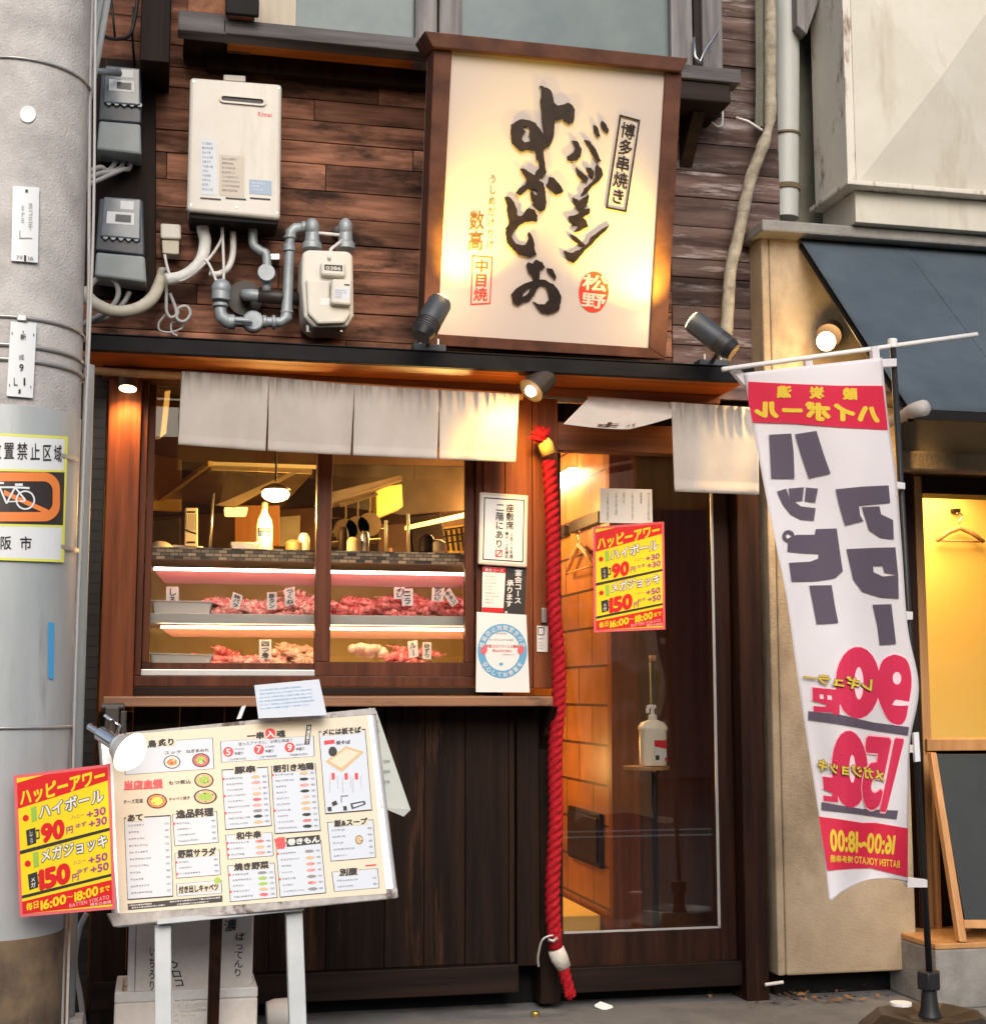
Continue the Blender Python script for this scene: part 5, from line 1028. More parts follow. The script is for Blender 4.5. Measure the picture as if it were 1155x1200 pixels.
card([(274, 696), (283.5, 700), (280, 714), (270.5, 711)], '豚バラ', 'tilted price card standing in the first pink heap of the upper shelf')
card(up_l(314, 696.5, 323.5, 714), '豚タン', 'upright price card between the two pink heaps left of the mullion')
card([(334.5, 691.5), (344.5, 690), (345, 708), (335, 710)], 'つくね', 'price card in the highest pink heap just left of the mullion')
card(up_l(462.5, 682, 473, 701.5), 'フィレ', 'tallest price card in the red heap right of the mullion')
card(up_l(472, 692, 483, 709.5), 'ニラ', 'price card lettered with two kana partly before the tallest card')
card([(508, 686.5), (520, 687), (518, 705), (506.5, 704)], '豚カルビ', 'price card right of centre in the red heaps of the upper shelf')
card([(520.5, 697), (527, 691.5), (536, 706), (529.5, 711)], '牛タン', 'strongly tilted price card at the right end of the upper shelf')
card(up_l(305, 752, 317, 772), '四つ身', 'single price card on the left half of the lower shelf')
card([(478.5, 754), (488, 752.5), (489.5, 769), (480, 771)], 'ルー', 'price card above the small red skewers on the lower right shelf')
card(up_l(496, 755, 504.5, 772), '砂ずり', 'price card right of the small red skewers on the lower right shelf')

# ================================================================ on top of the case and in the kitchen
TY = .52
gr = tag(MB().slab(quad([(217, 595), (232, 595), (232, 641), (216, 640)], TY), (0, .012, 0)).build('grater', M['plastic_y'], None, bev=.004), 'cream plastic grater leaning on the case top at the left', 'grater')
mb = MB()
for i in range(5):
    for j in range(8): mb.grid(qmap(rect(218+i*2.7, 603+j*2.4, 219.3+i*2.7, 604.2+j*2.4), TY, .001), 1, 1)
mb.grid(qmap([(217, 620), (230, 624.5), (230, 626.5), (217, 622)], TY, .001), 1, 1).grid(qmap(rect(219, 599, 229, 601), TY, .001), 1, 1).grid(qmap(rect(219, 634.5, 229, 636.5), TY, .001), 1, 1).build('holes', M['darkrail'], gr)
bo = thing('alcohol_bottle', 'white spray bottle with blue and black label standing on the case', 'bottle', at(309, 646, .32))
c = at(309, 648, .56); pxm = 4.95/1714
MB().lathe([(0, .030), (.004, .033), (.10, .033), (.125, .028), (.15, .014), (.165, .011)], c, n=24).build('body', M['plastic_y'], bo, smooth=35)
MB().lathe([(.166, .013), (.19, .013), (.195, .008)], c, n=16).build('cap', M['hood'], bo, smooth=35)
MB().grid(lambda u, v: c+Vector((.0338*math.sin(-.9+1.8*u), -.0338*math.cos(-.9+1.8*u), .098-.045*v)), 10, 1).build('label', M['white'], bo)
MB().grid(lambda u, v: c+Vector((.0342*math.sin(-.8+1.6*u), -.0342*math.cos(-.8+1.6*u), .093-.016*v)), 10, 1).build('black_print', M['ink'], bo)
MB().grid(lambda u, v: c+Vector((.0342*math.sin(-.8+1.6*u), -.0342*math.cos(-.8+1.6*u), .077-.018*v)), 10, 1).build('blue_print', mat('dark blue print', (.03, .07, .2), .5), bo)
MB().text('アルコール', lambda u, v: c+Vector((.0346*math.sin(-.6+1.2*u), -.0346*math.cos(-.6+1.2*u), .090-.010*v)), .02).build('lettering', M['white'], bo)
pa = at(286, 648, .5)
tag(MB().hexa([pa+Vector((-.052, 0, .042)), pa+Vector((.056, 0, .042)), pa+Vector((.048, .0, 0)), pa+Vector((-.044, 0, 0))], [pa+Vector((-.052, .1, .042)), pa+Vector((.056, .1, .042)), pa+Vector((.048, .1, 0)), pa+Vector((-.044, .1, 0))]).build('steel_pan', M['steel'], None, bev=.004), 'square steel pan on the case beside the spray bottle', 'pan')
tag(MB().ball(at(188, 645, .52), (.05, .05, .035), 16).build('bowl', M['plastic_y'], None, smooth=True), 'upturned pale bowl at the left end of the case top', 'bowl')
tag(MB().slab(quad([(202, 638), (238, 640), (240, 645), (200, 645)], .53), (0, .08, 0)).build('cutting_board', M['white'], None, bev=.004), 'white board lying under the cream grater', 'board')
# plates with writing (kitchen wall)
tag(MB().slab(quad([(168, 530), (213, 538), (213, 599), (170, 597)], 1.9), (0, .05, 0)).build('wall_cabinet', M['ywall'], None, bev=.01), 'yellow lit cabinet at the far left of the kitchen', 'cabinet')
hd = thing('range_hood', 'broad steel range hood with pale edge strips under the kitchen ceiling', 'range hood', at(300, 570, 1.2))
MB().hexa([at(247, 543, 1.0), at(366, 546, 1.0), at(366, 556, 1.0), at(247, 551, 1.0)], [at(187, 585, 2.0), at(330, 590, 2.0), at(330, 594, 2.0), at(187, 588, 2.0)]).build('canopy', M['hood'], hd, bev=.004)
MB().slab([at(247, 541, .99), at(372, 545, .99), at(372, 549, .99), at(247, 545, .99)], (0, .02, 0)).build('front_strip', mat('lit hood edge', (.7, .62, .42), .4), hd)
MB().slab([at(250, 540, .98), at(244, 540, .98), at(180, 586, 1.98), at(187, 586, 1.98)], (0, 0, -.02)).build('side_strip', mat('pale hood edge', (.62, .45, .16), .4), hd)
MB().hexa([at(265, 552, .99), at(335, 556, .99), at(262, 588, .99), at(258, 588, .99)], [p+Vector((0, .05, 0)) for p in (at(265, 552, .99), at(335, 556, .99), at(262, 588, .99), at(258, 588, .99))]).build('duct', M['kdark'], hd)
MB().slab([at(252, 592, 1.0), at(335, 556, 1.0), at(352, 552, 1.0), at(276, 594, 1.0)], (0, .03, 0)).build('brace', M['hood'], hd)
pl = thing('pendant_lamp', 'glowing oval pendant lamp above the spray bottle in the kitchen', 'lamp', at(322, 579, 1.3))
pc_ = at(323, 579, .44)
MB().ball(pc_, (.052, .05, .029), 18).build('bulb', M['glow'], pl, smooth=True)
MB().lathe([(.016, .058), (.036, .024), (.04, .01)], pc_, n=20).build('shade', M['hood'], pl, smooth=True)
MB().tube([pc_+Vector((0, 0, .05)), pc_+Vector((0, 0, .9))], .004, 6).build('cord', M['cable_b'], pl)
lamp(pl, 'POINT', pc_+Vector((0, -.0, -.07)), 15, (1, .56, .15), radius=.045)
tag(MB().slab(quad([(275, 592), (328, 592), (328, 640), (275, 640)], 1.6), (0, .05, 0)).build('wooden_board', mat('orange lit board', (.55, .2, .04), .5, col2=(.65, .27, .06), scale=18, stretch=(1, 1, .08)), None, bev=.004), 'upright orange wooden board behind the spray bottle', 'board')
sl_ = tag(MB().slab(quad([(263, 594), (291, 594), (289, 604), (264, 604)], 1.4), (0, .06, 0)).build('stove_lamp', M['glow_w'], None, bev=.006), 'small lit strip lamp over the stove behind the case', 'lamp'); sl_.data.materials[0] = mat('stove lamp face', (1, .8, .4), .5, emit=(1, .66, .2), es=1.6)
tag(MB().tube([at(250, 578, .6), at(246, 645, .6)], .006, 8).build('steel_rail', M['steel'], None, smooth=True), 'thin upright steel rail behind the case between grater and pan', 'rail')
tag(MB().slab(quad([(328, 606), (352, 604), (351, 640), (328, 640)], 2.0), (0, .02, 0)).build('wall_calendar', M['plastic_y'], None), 'pale wall sheet at the back of the kitchen right of the spray bottle', 'sheet')
jar = None; jm = [mat('jar %d' % i, c_, .35) for i, c_ in enumerate(((.5, .3, .1), (.2, .06, .03), (.55, .5, .38), (.08, .1, .06)))]
tag(MB().box(-.7, 1.5, 2.55, 2.85, 1.62, 1.65).build('back_shelf', M['darkrail'], None), 'long dark shelf of jars along the back of the kitchen', 'shelf')
for k in range(14):
    h_ = random.uniform(.12, .24); r_ = random.uniform(.035, .055); x_ = -.6+k*.145+random.uniform(-.03, .03)
    o = MB().lathe([(0, r_), (h_*.7, r_), (h_*.82, r_*.5), (h_, r_*.45)], (x_, 2.65, 1.651), n=16).build('jar', jm[k % 4], None, smooth=35); tag(o, 'small dim jar or bottle on the long back shelf of the kitchen', 'jar', 'jars on the back shelf')
tag(MB().hexa([at(x, y, 1.7) for x, y in ((388, 544), (562, 546), (562, 596), (472, 604), (388, 592))], [at(x, y, 1.7)+Vector((0, .4, 0)) for x, y in ((388, 544), (562, 546), (562, 596), (472, 604), (388, 592))]).build('extractor_hood', mat('grey brown hood', (.045, .03, .018), .45, col2=(.09, .06, .035), scale=5), None, bev=.004), 'broad dark extractor hood across the right half of the kitchen', 'hood')
tag(MB().slab(quad([(172, 540), (374, 544), (374, 592), (172, 604)], 2.3), (0, .1, 0)).build('dark_backdrop', M['kdark'], None, bev=.006), 'dark wall cupboard added for the dimness behind the steel range hood', 'backdrop')  # dark slab added to deepen the dim area behind the hood
tag(MB().slab(quad([(389, 608), (444, 604), (444, 648), (389, 648)], 2.2), (0, .1, 0)).build('dark_fridge', M['darkrail'], None, bev=.006), 'dark upright fridge at the back of the kitchen just past the mullion', 'fridge')
tag(MB().slab(quad([(172, 610), (212, 606), (212, 648), (172, 648)], 1.5), (0, .2, 0)).build('grill_box', M['kdark'], None, bev=.006), 'dark cooking box behind the upturned bowl', 'box')
for k, (px_, col_) in enumerate(((345, 'hood'), (356, 'cream'), (402, 'darkrail'), (414, 'plastic_y'), (427, 'steel'), (500, 'darkrail'), (512, 'cream'))):
    c = at(px_, 648, .58); h_ = (.05, .075, .10, .06, .085, .07, .05)[k]; r_ = (.035, .022, .02, .032, .018, .03, .034)[k]
    tag(MB().lathe([(0, r_*.85), (.006, r_), (h_*.75, r_), (h_*.9, r_*.8), (h_, r_*.55)], c, n=18).build('canister', M[col_], None, smooth=35), ('squat steel canister just past the spray bottle', 'cream canister next to the squat steel one by the mullion', 'tall dark canister on the case just past the mullion', 'cream yellow tub between the dark and the steel canister', 'slim steel canister behind the case past the yellow tub', 'dark canister under the slanting strip light', 'low cream tub under the slanting strip light')[k], 'canister')
for k, (px_, py_) in enumerate(((405, 590), (419, 587), (433, 583))):
    p = at(px_, py_, 1.05); mb = MB().tube([p, p-Vector((0, 0, .07))], .005, 6).lathe([(-.17, .045), (-.165, .05), (-.16, .045)], p-Vector((0, 0, .0)), n=18) if False else MB().tube([p, p-Vector((0, 0, .07))], .005, 6).lathe([(-.012, .045), (.012, .05)], p-Vector((0, 0, .115)), (0, -1, 0), 20)
    tag(mb.build('hanging_pan', M['kdark'], None, smooth=35), 'small dark pan hanging in a row under the slanting exhaust duct', 'pan', 'hanging pans')
for k, (y_, a_, b_) in enumerate(((622, 389, 450), (634, 389, 446))):
    tag(MB().slab(quad([(a_, y_), (b_, y_-4), (b_, y_-2), (a_, y_+2)], 1.6), (0, .2, 0)).build('wall_shelf', M['hood'], None, bev=.002), ('upper', 'lower')[k]+' narrow steel shelf in front of the dark fridge', 'shelf')
# right half of the window
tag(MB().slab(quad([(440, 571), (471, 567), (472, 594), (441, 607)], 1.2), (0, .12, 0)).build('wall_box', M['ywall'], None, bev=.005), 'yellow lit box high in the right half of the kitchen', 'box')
tb = thing('strip_light', 'slanting yellow strip light above the shelves in the right half of the kitchen', 'lamp', at(520, 610, 1.3))
MB().slab([at(475, 616, 1.3), at(560, 597, 1.0), at(560, 603, 1.0), at(475, 621, 1.3)], (0, .03, 0)).build('tube', mat('lit yellow tube', (1, .8, .4), .5, emit=(1, .68, .2), es=1.3), tb, bev=.004)
lamp(tb, 'POINT', at(520, 606, .9), 20, (1, .6, .18), radius=.06)
mb = MB()
for k in range(7): mb.slab(quad([(522+k*6, 622-k*1), (524+k*6, 622-k*1), (527+k*6, 645), (525+k*6, 645)], 1.4), (0, .02, 0))
for y in (620, 628, 636): mb.slab(quad([(520, y), (562, y-6), (562, y-4.5), (520, y+1.5)], 1.39), (0, .02, 0))
tag(mb.build('wire_shelf', M['darkrail'], None), 'dark lattice shelf under the slanting strip light', 'shelf')
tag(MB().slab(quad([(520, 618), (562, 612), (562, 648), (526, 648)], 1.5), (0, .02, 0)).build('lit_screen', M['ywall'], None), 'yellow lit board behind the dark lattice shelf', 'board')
hd2 = thing('exhaust_duct', 'dark slanting exhaust duct across the right half of the kitchen', 'duct', at(450, 580, 1.0))
MB().hexa([at(388, 590, .9), at(388, 576, .9), at(470, 556, 1.2), at(472, 563, 1.2)], [p+Vector((0, .25, 0)) for p in (at(388, 590, .9), at(388, 576, .9), at(470, 556, 1.2), at(472, 563, 1.2))]).build('duct', M['kdark'], hd2, bev=.004)
MB().slab([at(398, 590, .88), at(442, 577, .88), at(443, 580, .88), at(399, 594, .88)], (0, .02, 0)).build('edge_strip', M['hood'], hd2)
for x, a, b_ in ((452, 610, 648), (478, 602, 648)):
    o = tag(MB().tube([at(x, a, .7), at(x, b_, .7)], .006, 8).build('shelf_upright', M['cable_w'], None, smooth=True), 'pale upright rod in the right half of the window, ' + ('left of the two' if x < 460 else 'right of the two'), 'rod', 'pale rods behind the case')
tag(MB().slab(quad([(480, 606), (516, 600), (524, 650), (484, 650)], 1.7), (0, .05, 0)).build('kitchen_locker', M['darkrail'], None, bev=.004), 'dark locker behind the pale upright rods', 'locker')
MB().slab([at(185, 455, .15), at(197, 456, .15), at(196, 510, .15), at(183, 512, .15)], (0, .25, 0)).build
ac = tag(MB().hexa([at(176, 456, .2), at(194, 458, .2), at(188, 514, .2), at(174, 516, .2)], [at(192, 456, .5), at(200, 457, .5), at(195, 508, .5), at(186, 512, .5)]).build('shutter_case', M['plastic_y'], None, bev=.004), 'pale folded shutter panel at the upper left corner of the serving window', 'shutter')

# ================================================================ inside the door
HX = at(680, 640, .5)
def hanger(c, ax, ln, mt, label):
    ax = Vector(ax).normalized(); t = thing('coat_hanger', label, 'coat hanger', c)
    z = Vector((0, 0, 1)); MB().tube([c+ax*(-ln/2)-z*ln*.27, c+ax*(-ln*.25)-z*ln*.1, c, c+ax*(ln*.25)-z*ln*.1, c+ax*(ln/2)-z*ln*.27], [.009, .012, .013, .012, .009], 8).tube([c+ax*(-ln/2)-z*ln*.265, c+ax*(ln/2)-z*ln*.265], .005, 6).build('shoulder', mt, t, smooth=True)
    MB().tube([c, c+z*.03, c+z*.045+ax*.012, c+z*.062+ax*.004, c+z*.06-ax*.012], .003, 6).build('hook', M['chrome'], t, smooth=True)
hanger(Vector((PX-.03, 1.35, at(668, 640, 1.4).z)), (0, 1, 0), .42, M['lwood'], 'wooden coat hanger on the orange block wall seen through the door glass')
kl = thing('hall_lamp', 'warm strip lamp high on the orange block wall inside the door', 'lamp', (PX-.1, 2.2, 2.2))
MB().box(PX-.06, PX-.01, 1.4, 2.9, 2.05, 2.10).build('tube', M['tubelight_o'], kl, bev=.004)
lamp(kl, 'POINT', (PX-.35, 1.6, 1.9), 24, (1, .52, .15), radius=.08)
lamp(kl, 'POINT', (PX-.35, 1.6, .75), 8, (1, .52, .15), radius=.08)
mb = MB()
for k in range(5): mb.box(PX-.03, PX-.002, 1.05+k*.55, 1.52+k*.55, at(670, 625, 1.5).z, at(670, 625, 1.5).z+.05)
tag(mb.build('coat_rail', M['darkrail'], None, bev=.003), 'dark coat rail along the orange block wall inside the door', 'rail')
tag(MB().box(PX-.02, PX-.002, 1.1, 1.6, .33, .56).box(PX-.03, PX-.021, 1.12, 1.58, .35, .54).build('wall_vent', M['darkrail'], None, bev=.004), 'dark square vent low on the orange block wall inside the door', 'vent')
tag(MB().box(1.2, PX-.02, 1.1, 4, .031, .14).build('raised_floor', M['ywall'], None, bev=.004), 'yellow lit raised floor seen low through the door glass', 'floor')  # yellow lamplight on the wood floor is put into this colour
bt_ = thing('sanitizer_bottle', 'cream pump bottle of hand sanitizer with red label behind the door glass', 'bottle', at(765, 897, .17))
c = at(765, 897, .17); 
def rr_(w_, d_, z): return [c+Vector((w_*math.copysign(abs(math.cos(a))**.6, math.cos(a)), d_*math.copysign(abs(math.sin(a))**.6, math.sin(a)), z)) for a in [2*math.pi*i/24 for i in range(24)]]
mb = MB(); lev = [(.046, .028, 0), (.049, .031, .006), (.049, .031, .125), (.053, .033, .130), (.053, .033, .140), (.042, .028, .155), (.018, .018, .165)]
vs = [p for l in lev for p in rr_(*l)]; mb.add(vs, [(i*24+j, i*24+(j+1) % 24, (i+1)*24+(j+1) % 24, (i+1)*24+j) for i in range(6) for j in range(24)]+[tuple(range(24)), tuple(144+j for j in range(24))])
mb.build('body', M['soap'], bt_, smooth=35)
MB().lathe([(.165, .016), (.182, .016), (.186, .007), (.21, .006)], c, n=14).tube([c+Vector((.012, 0, .212)), c+Vector((-.012, 0, .214)), c+Vector((-.018, 0, .206)), c+Vector((-.018, 0, .19))], .007, 8).build('pump', M['white'], bt_, smooth=35)
lb_ = MB().grid(lambda u, v: c+Vector((-.005+.046*u, -.0318, .092-.075*v)), 1, 1).build('label', M['white'], bt_)
MB().grid(lambda u, v: c+Vector((-.005+.046*u, -.0322, .092-(.022+.01*u)*v)), 4, 1).grid(lambda u, v: c+Vector((.034+.010*u, -.0322, .03-.012*v)), 1, 1).build('red_print', M['red'], lb_)
MB().grid(lambda u, v: c+Vector((-.001+.014*u, -.0322, .038-.017*v)), 1, 1).build('black_print', M['ink'], lb_)
st_ = thing('sanitizer_stand', 'slim black stand with a round wooden plate holding the sanitizer bottle', 'stand', at(765, 1048, .32))
pz = c.z-.003; MB().lathe([(-.012, .082), (0, .085)], (c.x-.02, .19, pz), n=32).build('plate', M['lwood'], st_, smooth=35)
px_ = at(766, 900, .3).x; MB().tube([(px_, .3, .1), (px_, .3, at(766, 775, .3).z)], .012, 10).build('post', M['blackp'], st_, smooth=True)
MB().tube([(px_, .3, at(766, 775, .3).z), (px_, .3, at(766, 768, .3).z)], .014, 10).build('finial', M['lwood'], st_, smooth=True)
MB().tube([(px_, .3, pz-.02), (px_-.02, .2, pz-.02)], .008, 8).lathe([(.03, .16), (.06, .15), (.075, .03)], (px_, .3, .0), n=32).build('base', M['blackp'], st_, smooth=35)
# next door's hanger and chalkboard
hanger(at(1124, 618, .7), (1, 0, 0), .225, M['lwood'], 'wooden coat hanger hooked on the yellow wall next door')
tag(MB().slab(quad([(1117, 596), (1125, 596), (1125, 600), (1117, 600)], .72), (0, .03, 0)).build('wall_hook', M['darkrail'], None), 'small dark hook holding the coat hanger next door', 'hook')
cbd = thing('chalkboard_sign', 'blank black chalkboard on a pale wooden A frame on the step next door', 'sign', at(1120, 1105, -.2))
MB().hexa([at(1096, 884, -.1), at(1260, 884, -.1), at(1260, 1078, -.28), at(1130, 1078, -.28)], [p+Vector((0, .02, 0)) for p in (at(1096, 884, -.1), at(1260, 884, -.1), at(1260, 1078, -.28), at(1130, 1078, -.28))]).build('board', M['chalk'], cbd)
MB().hexa([at(1128, 1078, -.282), at(1260, 1078, -.282), at(1260, 1088, -.29), at(1130, 1088, -.29)], [p+Vector((0, .025, 0)) for p in (at(1128, 1078, -.282), at(1260, 1078, -.282), at(1260, 1088, -.29), at(1130, 1088, -.29))]).build('ledge', M['lwood'], cbd, bev=.002)
MB().hexa([at(1090, 882, -.1), at(1097, 882, -.1), at(1133, 1104, -.3), at(1124, 1104, -.3)], [p+Vector((0, .03, 0)) for p in (at(1090, 882, -.1), at(1097, 882, -.1), at(1133, 1104, -.3), at(1124, 1104, -.3))]).build('leg', M['lwood'], cbd, bev=.003)
MB().hexa([at(1093, 890, -.07), at(1098, 890, -.07), at(1104, 1100, .0), at(1098, 1100, .0)], [p+Vector((0, .02, 0)) for p in (at(1093, 890, -.07), at(1098, 890, -.07), at(1104, 1100, .0), at(1098, 1100, .0))]).build('leg', M['lwood'], cbd, bev=.003)
tag(MB().tube([at(1036, 497, -.5), at(1060, 486, -.78), at(1070, 481, -.88), at(1082, 478, -.93)], [.017, .02, .024, .026], 14).build('rolled_curtain', M['cloth'], None, smooth=True), 'white rolled cloth pole sticking out behind the banner pole', 'pole')
tag(MB().lathe([(-.04, .032), (.04, .036)], at(1050, 467, -.16), (.3, -1, -.1), 20).build('lamp_can', M['lampblack'], None, smooth=35), 'dark unlit lamp can on the pier behind the banner pole', 'lamp')
# ================================================================ menu stand
MP = Plane(at(133, 862, -.83), at(431, 838, -.75), at(140, 1071, -1.02))
ms = thing('menu_stand', 'tilted menu board covered in boxed dish lists on pale metal legs', 'menu board', at(280, 1230, -.95))
gb = MB().slab(quad([(115, 862), (441, 829), (468, 1050), (133, 1086)], MP, -.001), -MP.n*.03).build('board', M['alu'], ms, bev=.02, seg=3)
old = mat('worn board edge', (.3, .29, .28), .7, col2=(.5, .48, .47), scale=25, wear=((.1, .07, .06), 14, .55, .65, (1, 1, 1)))
MB().slab(quad([(125, 1070), (466, 1040), (467, 1052), (133, 1086)], MP, .001), -MP.n*.01).build('worn_edge', old, ms, bev=.004)
MB().slab(quad([(120, 861), (440, 829), (441.5, 837), (122, 868)], MP, .001), -MP.n*.01).build('worn_edge', old, ms, bev=.003)
sh = MB().slab(quad([(131, 862), (431, 838), (453, 1047), (140, 1071)], MP, .002), -MP.n*.0015).build('menu_sheet', M['cream_p'], ms)
Z2 = lambda p: (120+p[0]/4.8, 830+p[1]/4.8); Z3 = lambda p: (250+p[0]/4.8, 830+p[1]/4.8)
bx, bd, ink, gk, rd, wt = MB(), MB(), MB(), MB(), MB(), MB()
MS = lambda x, y, o=0: pt(x, y, MP, .0032+o)
kana = 'アイウエオカキクケコサシスセソタチツテトナニノハヒフヘホマミムモヤユヨラリルレロワン'
def lerp2(q, u, v):
    (ax, ay), (b0, b1), (c_, d_), (e_, f_) = q
    return ((ax*(1-u)+b0*u)*(1-v)+(e_*(1-u)+c_*u)*v, (ay*(1-u)+b1*u)*(1-v)+(f_*(1-u)+d_*u)*v)
def sub(q, u0, v0, u1, v1): return [lerp2(q, u0, v0), lerp2(q, u1, v0), lerp2(q, u1, v1), lerp2(q, u0, v1)]
def mbox(q, rows=0, v0=.12, v1=.97, u0=.08, um=.55, price=True, icons=None, reds=0):
    bx.holed(q, [], MS, -.0006); c = lerp2(q, .5, .5)
    wq = math.hypot(q[1][0]-q[0][0], q[1][1]-q[0][1]); inn = [(c[0]+(x-c[0])*(1-1.4/wq), c[1]+(y-c[1])*(1-1.6/wq)) for x, y in q]
    bd.holed(q, [inn], MS, 0)
    for k in range(rows):
        a, b_ = v0+(v1-v0)*(k+.2)/rows, v0+(v1-v0)*(k+.2)/rows+min((v1-v0)*.55/rows, 2.6/max(1, abs(q[3][1]-q[0][1])))
        n_ = random.randint(4, 8); ue = u0+(um-u0)*n_/8
        gk.text(''.join(random.choice(kana) for _ in range(n_)), qmap(sub(q, u0, a, ue, b_), MP, .0033), .025)
        if price: gk.text(random.choice(('180', '220', '280', '390', '480')), qmap(sub(q, .86, a, .95, b_), MP, .0033), .0)
        if reds and k % reds == 0: rd.holed([(lerp2(q, .03, (a+b_)/2)[0]+1.6*math.cos(t_*.785), lerp2(q, .03, (a+b_)/2)[1]+1.6*math.sin(t_*.785)) for t_ in range(8)], [], MS, .0002)
        if icons:
            mtr = icons[k % len(icons)]; cx, cy = lerp2(q, .72, (a+b_)/2); pics.setdefault(mtr, MB()).holed([(cx+5*math.cos(t_*.628)*(1+.2*random.random()), cy+1.7*math.sin(t_*.628)*(1+.3*random.random())-.07*5*math.cos(t_*.628)) for t_ in range(10)], [], MS, .0001)
pics = {}
def head(st, zf, x0, y0, x1, y1, tgt=None, k=.075, b_=.07, o=.0037):
    s = -k*(x1-x0); a = [zf(p) for p in ((x0, y0), (x1, y0+s), (x1, y1+s), (x0, y1))]
    if tgt is None: bx2.holed([(a[0][0]-1, a[0][1]), (a[1][0]+1, a[1][1]), (a[2][0]+1, a[2][1]), (a[3][0]-1, a[3][1])], [], MS, .0002)
    (tgt or ink).text(st, qmap(a, MP, o), b_)
bx2 = MB()
def dish(zf, cx, cy, rx, ry, m1, m2):
    e = lambda k: [zf((cx+rx*k*math.cos(t_*.449), cy+ry*k*math.sin(t_*.449))) for t_ in range(14)]
    pics.setdefault('ink', MB()).holed(e(1), [], MS, 0); pics.setdefault(m1, MB()).holed(e(.86), [], MS, .0003); pics.setdefault(m2, MB()).holed([(x+random.uniform(-.8, .8), y+random.uniform(-.6, .6)) for x, y in e(.55)], [], MS, .0006)
    for k in range(9):
        a = random.uniform(0, 6.28); q_ = random.uniform(.1, .75); c2 = zf((cx+rx*q_*math.cos(a), cy+ry*q_*math.sin(a))); pics.setdefault(random.choice((m2, m1, 'tan', 'gold', 'white')), MB()).holed([(c2[0]+random.uniform(.6, 1.5)*math.cos(t_*1.26), c2[1]+random.uniform(.5, 1.1)*math.sin(t_*1.26)) for t_ in range(5)], [], MS, .0007+k*.00008)
qz = lambda zf, *p: [zf(x) for x in p]
mbox(qz(Z2, (118, 200), (622, 165), (630, 340), (128, 375))); head('炙り', Z2, 315, 173, 410, 215); head('鳥', Z2, 255, 180, 305, 222)
dish(Z2, 392, 302, 48, 38, 'white', 'orange'); dish(Z2, 555, 292, 50, 40, 'pink', 'green'); head('ユッケ', Z2, 345, 240, 450, 262, gk, b_=.02); head('ねぎまみれ', Z2, 470, 232, 600, 254, gk, b_=.02)
head('当店自慢', Z2, 120, 408, 340, 460, rd, .05, .08); rd.holed(qz(Z2, (120, 455), (340, 440), (340, 446), (120, 461)), [], MS, 0)
head('もつ煮込', Z2, 372, 408, 500, 432, gk, b_=.03); head('チーズ豆腐', Z2, 118, 515, 230, 540, gk, b_=.02); head('キャベツ焼き', Z2, 375, 500, 495, 522, gk, b_=.02)
dish(Z2, 572, 405, 55, 42, 'tan', 'green'); dish(Z2, 308, 522, 58, 42, 'orange', 'yellow'); dish(Z2, 580, 497, 66, 42, 'tan', 'green')
mbox(qz(Z2, (122, 615), (385, 600), (400, 1060), (142, 1080)), 11, .07); head('あて', Z2, 140, 597, 232, 640)
mbox(qz(Z2, (393, 598), (645, 578), (655, 755), (407, 775)), 4, .22, reds=4); head('逸品料理', Z2, 415, 572, 625, 622)
mbox(qz(Z2, (407, 815), (660, 795), (667, 937), (415, 957)), 3, .28, reds=2); head('野菜サラダ', Z2, 425, 797, 640, 845)
mbox(qz(Z2, (415, 988), (670, 965), (675, 1040), (420, 1058))); head('付き出しキャベツ', Z2, 430, 1000, 655, 1042)
pics.setdefault('green', MB()).holed([Z2((648+20*math.cos(a*.6), 968+18*math.sin(a*.6))) for a in range(10)], [], MS, .0008)
bd.holed(qz(Z2, (143, 1100), (675, 1052), (677, 1088), (145, 1135)), [], MS, 0)
for y, x0, x1 in ((1105, 150, 280), (1118, 165, 355), (1084, 380, 665), (1098, 420, 600)): head(''.join(random.choice(tx) for _ in range(int((x1-x0)/13))), Z2, x0, y-(0), x1, y+10, wt, .088, .03, .0037)
rd.holed([Z3((321+31*math.cos(a*.35), 143+30*math.sin(a*.35))) for a in range(18)], [], MS, 0); head('一串', Z3, 190, 137, 288, 178); head('入', Z3, 298, 124, 345, 166, wt, .05, .05, .0042); head('魂', Z3, 355, 124, 405, 165)
hq_ = qz(Z3, (40, 185), (565, 155), (570, 270), (45, 305)); mbox(hq_); head('迷ったアナタに、お得な串盛り', Z3, 140, 190, 450, 212, gk, b_=.0)
for d_, cx, cy in (('5', 85, 245), ('7', 257, 232), ('9', 430, 220)):
    rd.holed([Z3((cx+29*math.cos(a*.35), cy+28*math.sin(a*.35))) for a in range(18)], [], MS, .0002); head(d_, Z3, cx-14, cy-19, cx+14, cy+19, wt, 0, .03, .0044); head('本盛り', Z3, cx+35, cy+0, cx+85, cy+18, gk, b_=.02); head(''.join(random.choice(tx) for _ in range(7)), Z3, cx+0, cy+36, cx+100, cy+50, gk, b_=.0); head(''.join(random.choice(tx) for _ in range(6)), Z3, cx+35, cy-20, cx+90, cy-9, gk, b_=.0)
bd.holed(qz(Z3, (525, 93), (553, 92), (540, 203), (512, 205)), [], MS, .0002); wt.text('特選盛り', qmap(qz(Z3, (529, 98), (549, 97), (537, 200), (517, 202)), MP, .0042), .03, vert=True)
mm = ['tan', 'meat2', 'meat', 'tan', 'pink', 'meat2', 'grey_ink', 'ink', 'tan']
mbox(qz(Z3, (47, 345), (308, 328), (330, 662), (68, 685)), 9, .12, icons=mm, reds=3); head('豚串', Z3, 120, 328, 240, 370)
